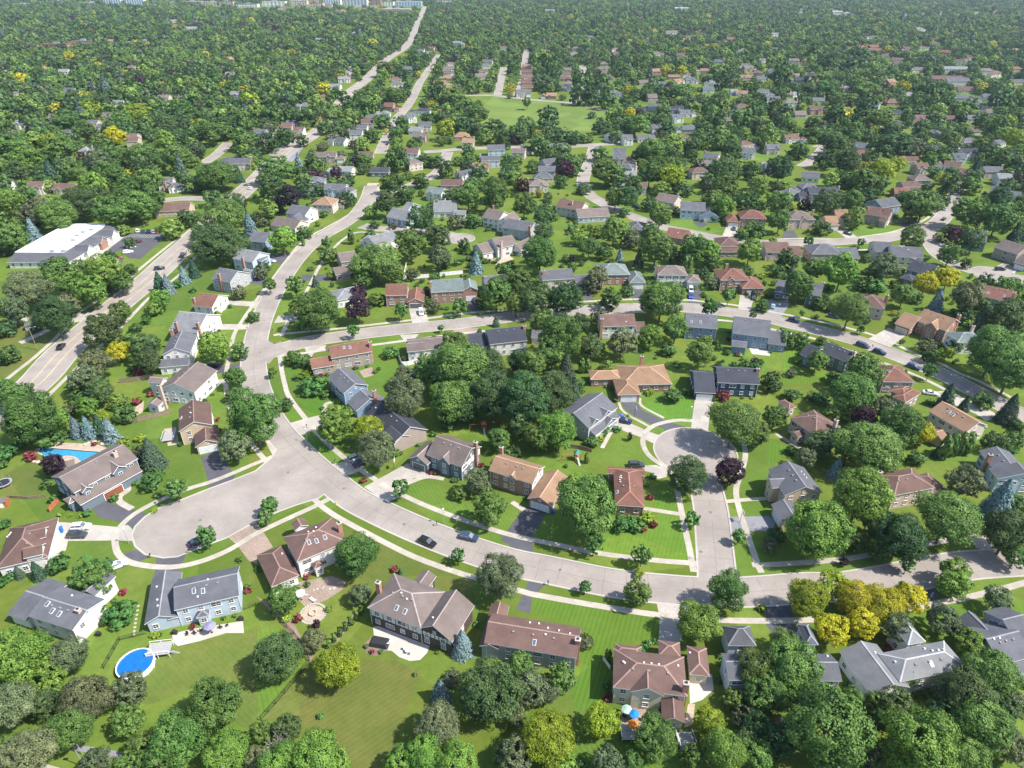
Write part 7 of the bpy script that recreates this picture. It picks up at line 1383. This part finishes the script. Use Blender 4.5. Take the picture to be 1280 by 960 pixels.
# ---------------------------------------------------------------- the air
m = bpy.data.materials.new('haze_air'); m.use_nodes = True; nt = m.node_tree; nt.nodes.clear(); o_ = nt.nodes.new('ShaderNodeOutputMaterial'); v = nt.nodes.new('ShaderNodeVolumePrincipled')
v.inputs['Color'].default_value = (.66, .80, 1.0, 1); v.inputs['Density'].default_value = .00006; v.inputs['Anisotropy'].default_value = .25; nt.links.new(v.outputs[0], o_.inputs['Volume'])
HZ = (6600, -700, 9600, 135)
mb = MB(); mb.box((0, (HZ[1]+HZ[2])/2, (HZ[3]-2.6)/2), (2*HZ[0], HZ[2]-HZ[1], HZ[3]+2.6)); hz = mb.build('haze', m); hz['kind'] = 'stuff'
S.cycles.volume_bounces = 0
# ---------------------------------------------------------------- labels that single each thing out
ORD = ['first', 'second', 'third', 'fourth', 'fifth', 'sixth', 'seventh', 'eighth', 'ninth', 'tenth', 'eleventh', 'twelfth', 'thirteenth', 'fourteenth', 'fifteenth', 'sixteenth', 'seventeenth', 'eighteenth', 'nineteenth', 'twentieth']
def region(px, py):
    if px < 200: c = 'at far left'
    elif px < 330: c = 'left of the main road'
    elif px < 480: c = 'right of the main road'
    elif px < 600: c = 'left of the park'
    elif px < 750: c = 'in line with the park'
    elif px < 880: c = 'right of the park'
    elif px < 1010: c = 'upper right of centre'
    elif px < 1150: c = 'in the upper right'
    else: c = 'near the right edge'
    b = 'at the horizon' if py < 25 else 'very far back' if py < 62 else 'far back' if py < 95 else 'well back' if py < 130 else 'in the middle distance' if py < 170 else 'nearer' if py < 205 else 'nearest the long streets'
    return b+', '+c
def rank_labels(items, noun, getx):
    """items: list of (object, px, py, word); gives 'third from the left of the X nouns, far back, ...'"""
    G = {}
    for it in items: G.setdefault((it[3], region(it[1], it[2])), []).append(it)
    for (wd_, rg), L in G.items():
        L.sort(key=lambda t: t[1]); n = len(L)
        for i, it in enumerate(L):
            if n == 1: s_ = 'only %s %s %s' % (wd_, noun, rg)
            elif i == 0: s_ = 'leftmost %s %s %s' % (wd_, noun, rg)
            elif i == n-1: s_ = 'rightmost %s %s %s' % (wd_, noun, rg)
            else: s_ = '%s from left of the %s %ss %s' % (ORD[min(i, 19)], wd_, noun, rg)
            it[0]['label'] = s_; it[0]['group'] = '%ss %s' % (noun, rg)
rank_labels([(r, px, py, ROOFN[c]+'-roofed') for r, px, py, c, wl, L, he in FH], 'house', None)
NEAR = [h for h in HOUSES if not h[0].startswith('F') or not h[0][1:].isdigit()]
G = {}; FARL = {}
for t in TREES:
    o, px, py, wpx, code, pos, D, H_ = t; cw, cat = TK[code][5], TK[code][6]; noun = o.name.split('.')[0].replace('_', ' ')
    noun = {'leafy tree': 'tree', 'yellow leaf tree': 'tree', 'purple leaf tree': 'tree', 'street tree': 'young tree', 'columnar evergreen': 'evergreen', 'spruce tree': 'spruce', 'bare tree': 'tree'}.get(noun, noun)
    sz = {'tree': ['little', 'small', 'mid-sized', 'large', 'huge'][min(4, int(D/3.4))], 'young tree': '', 'shrub': 'tiny' if D < 1.8 else ('' if D < 4 else 'big'), 'spruce': 'small' if D < 4 else 'tall', 'evergreen': ''}[noun]
    o['category'] = cat; desc = ' '.join((sz+' '+cw).split()) if noun != 'young tree' else 'slender green'
    h = min(NEAR, key=lambda h: math.hypot(h[4][0]-px, (h[4][1]-py)*1.3)); dx, dy = px-h[4][0], py-h[4][1]; dd = math.hypot(dx, dy)
    if py > 215 or dd < 40:
        rel = ('left of' if dx < 0 else 'right of') if abs(dx) > abs(dy)*1.2 else ('in front of' if dy > 0 else 'behind'); G.setdefault((desc, noun, rel, h[0]), []).append((dd, t))
    else: FARL.setdefault(noun, []).append((o, px, py, desc))
for (desc, noun, rel, short), L in G.items():
    L.sort(key=lambda a: a[0]); n = len(L)
    for i, (dd, t) in enumerate(L):
        pre = '' if n == 1 else ('nearer ' if i == 0 else 'farther ') if n == 2 else ('nearest ' if i == 0 else 'farthest ' if i == n-1 else ORD[min(i, 19)]+' nearest ')
        s_ = '%s%s %s %s the %s' % (pre, desc, noun, rel, short)
        if len(s_.replace('-', ' ').split()) > 16: s_ = '%s%s %s %s the %s' % (pre, ' '.join(desc.split()[-2:]), noun, rel, short)
        t[0]['label'] = s_; t[0]['group'] = '%ss %s the %s' % (noun, rel, short) if n > 1 else '%ss of the neighbourhood' % noun
for noun, L in FARL.items(): rank_labels(L, noun, None)
seen = {}
for o in list(COL.objects):
    if o.parent is None and 'label' in o:
        k = o['label']
        if k in seen: seen[k].append(o)
        else: seen[k] = [o]
for k, L in seen.items():
    if len(L) > 1:
        L.sort(key=lambda o: -o.location.y)
        for i, o in enumerate(L): o['label'] = k+(', the %s' % ('upper one' if i == 0 else 'lower one') if len(L) == 2 else ', %s from the back' % ORD[min(i, 19)])
for o in COL.objects:
    if 'label' in o and len(o['label'].split()) > 16: print('LONG', o.name, o['label'])
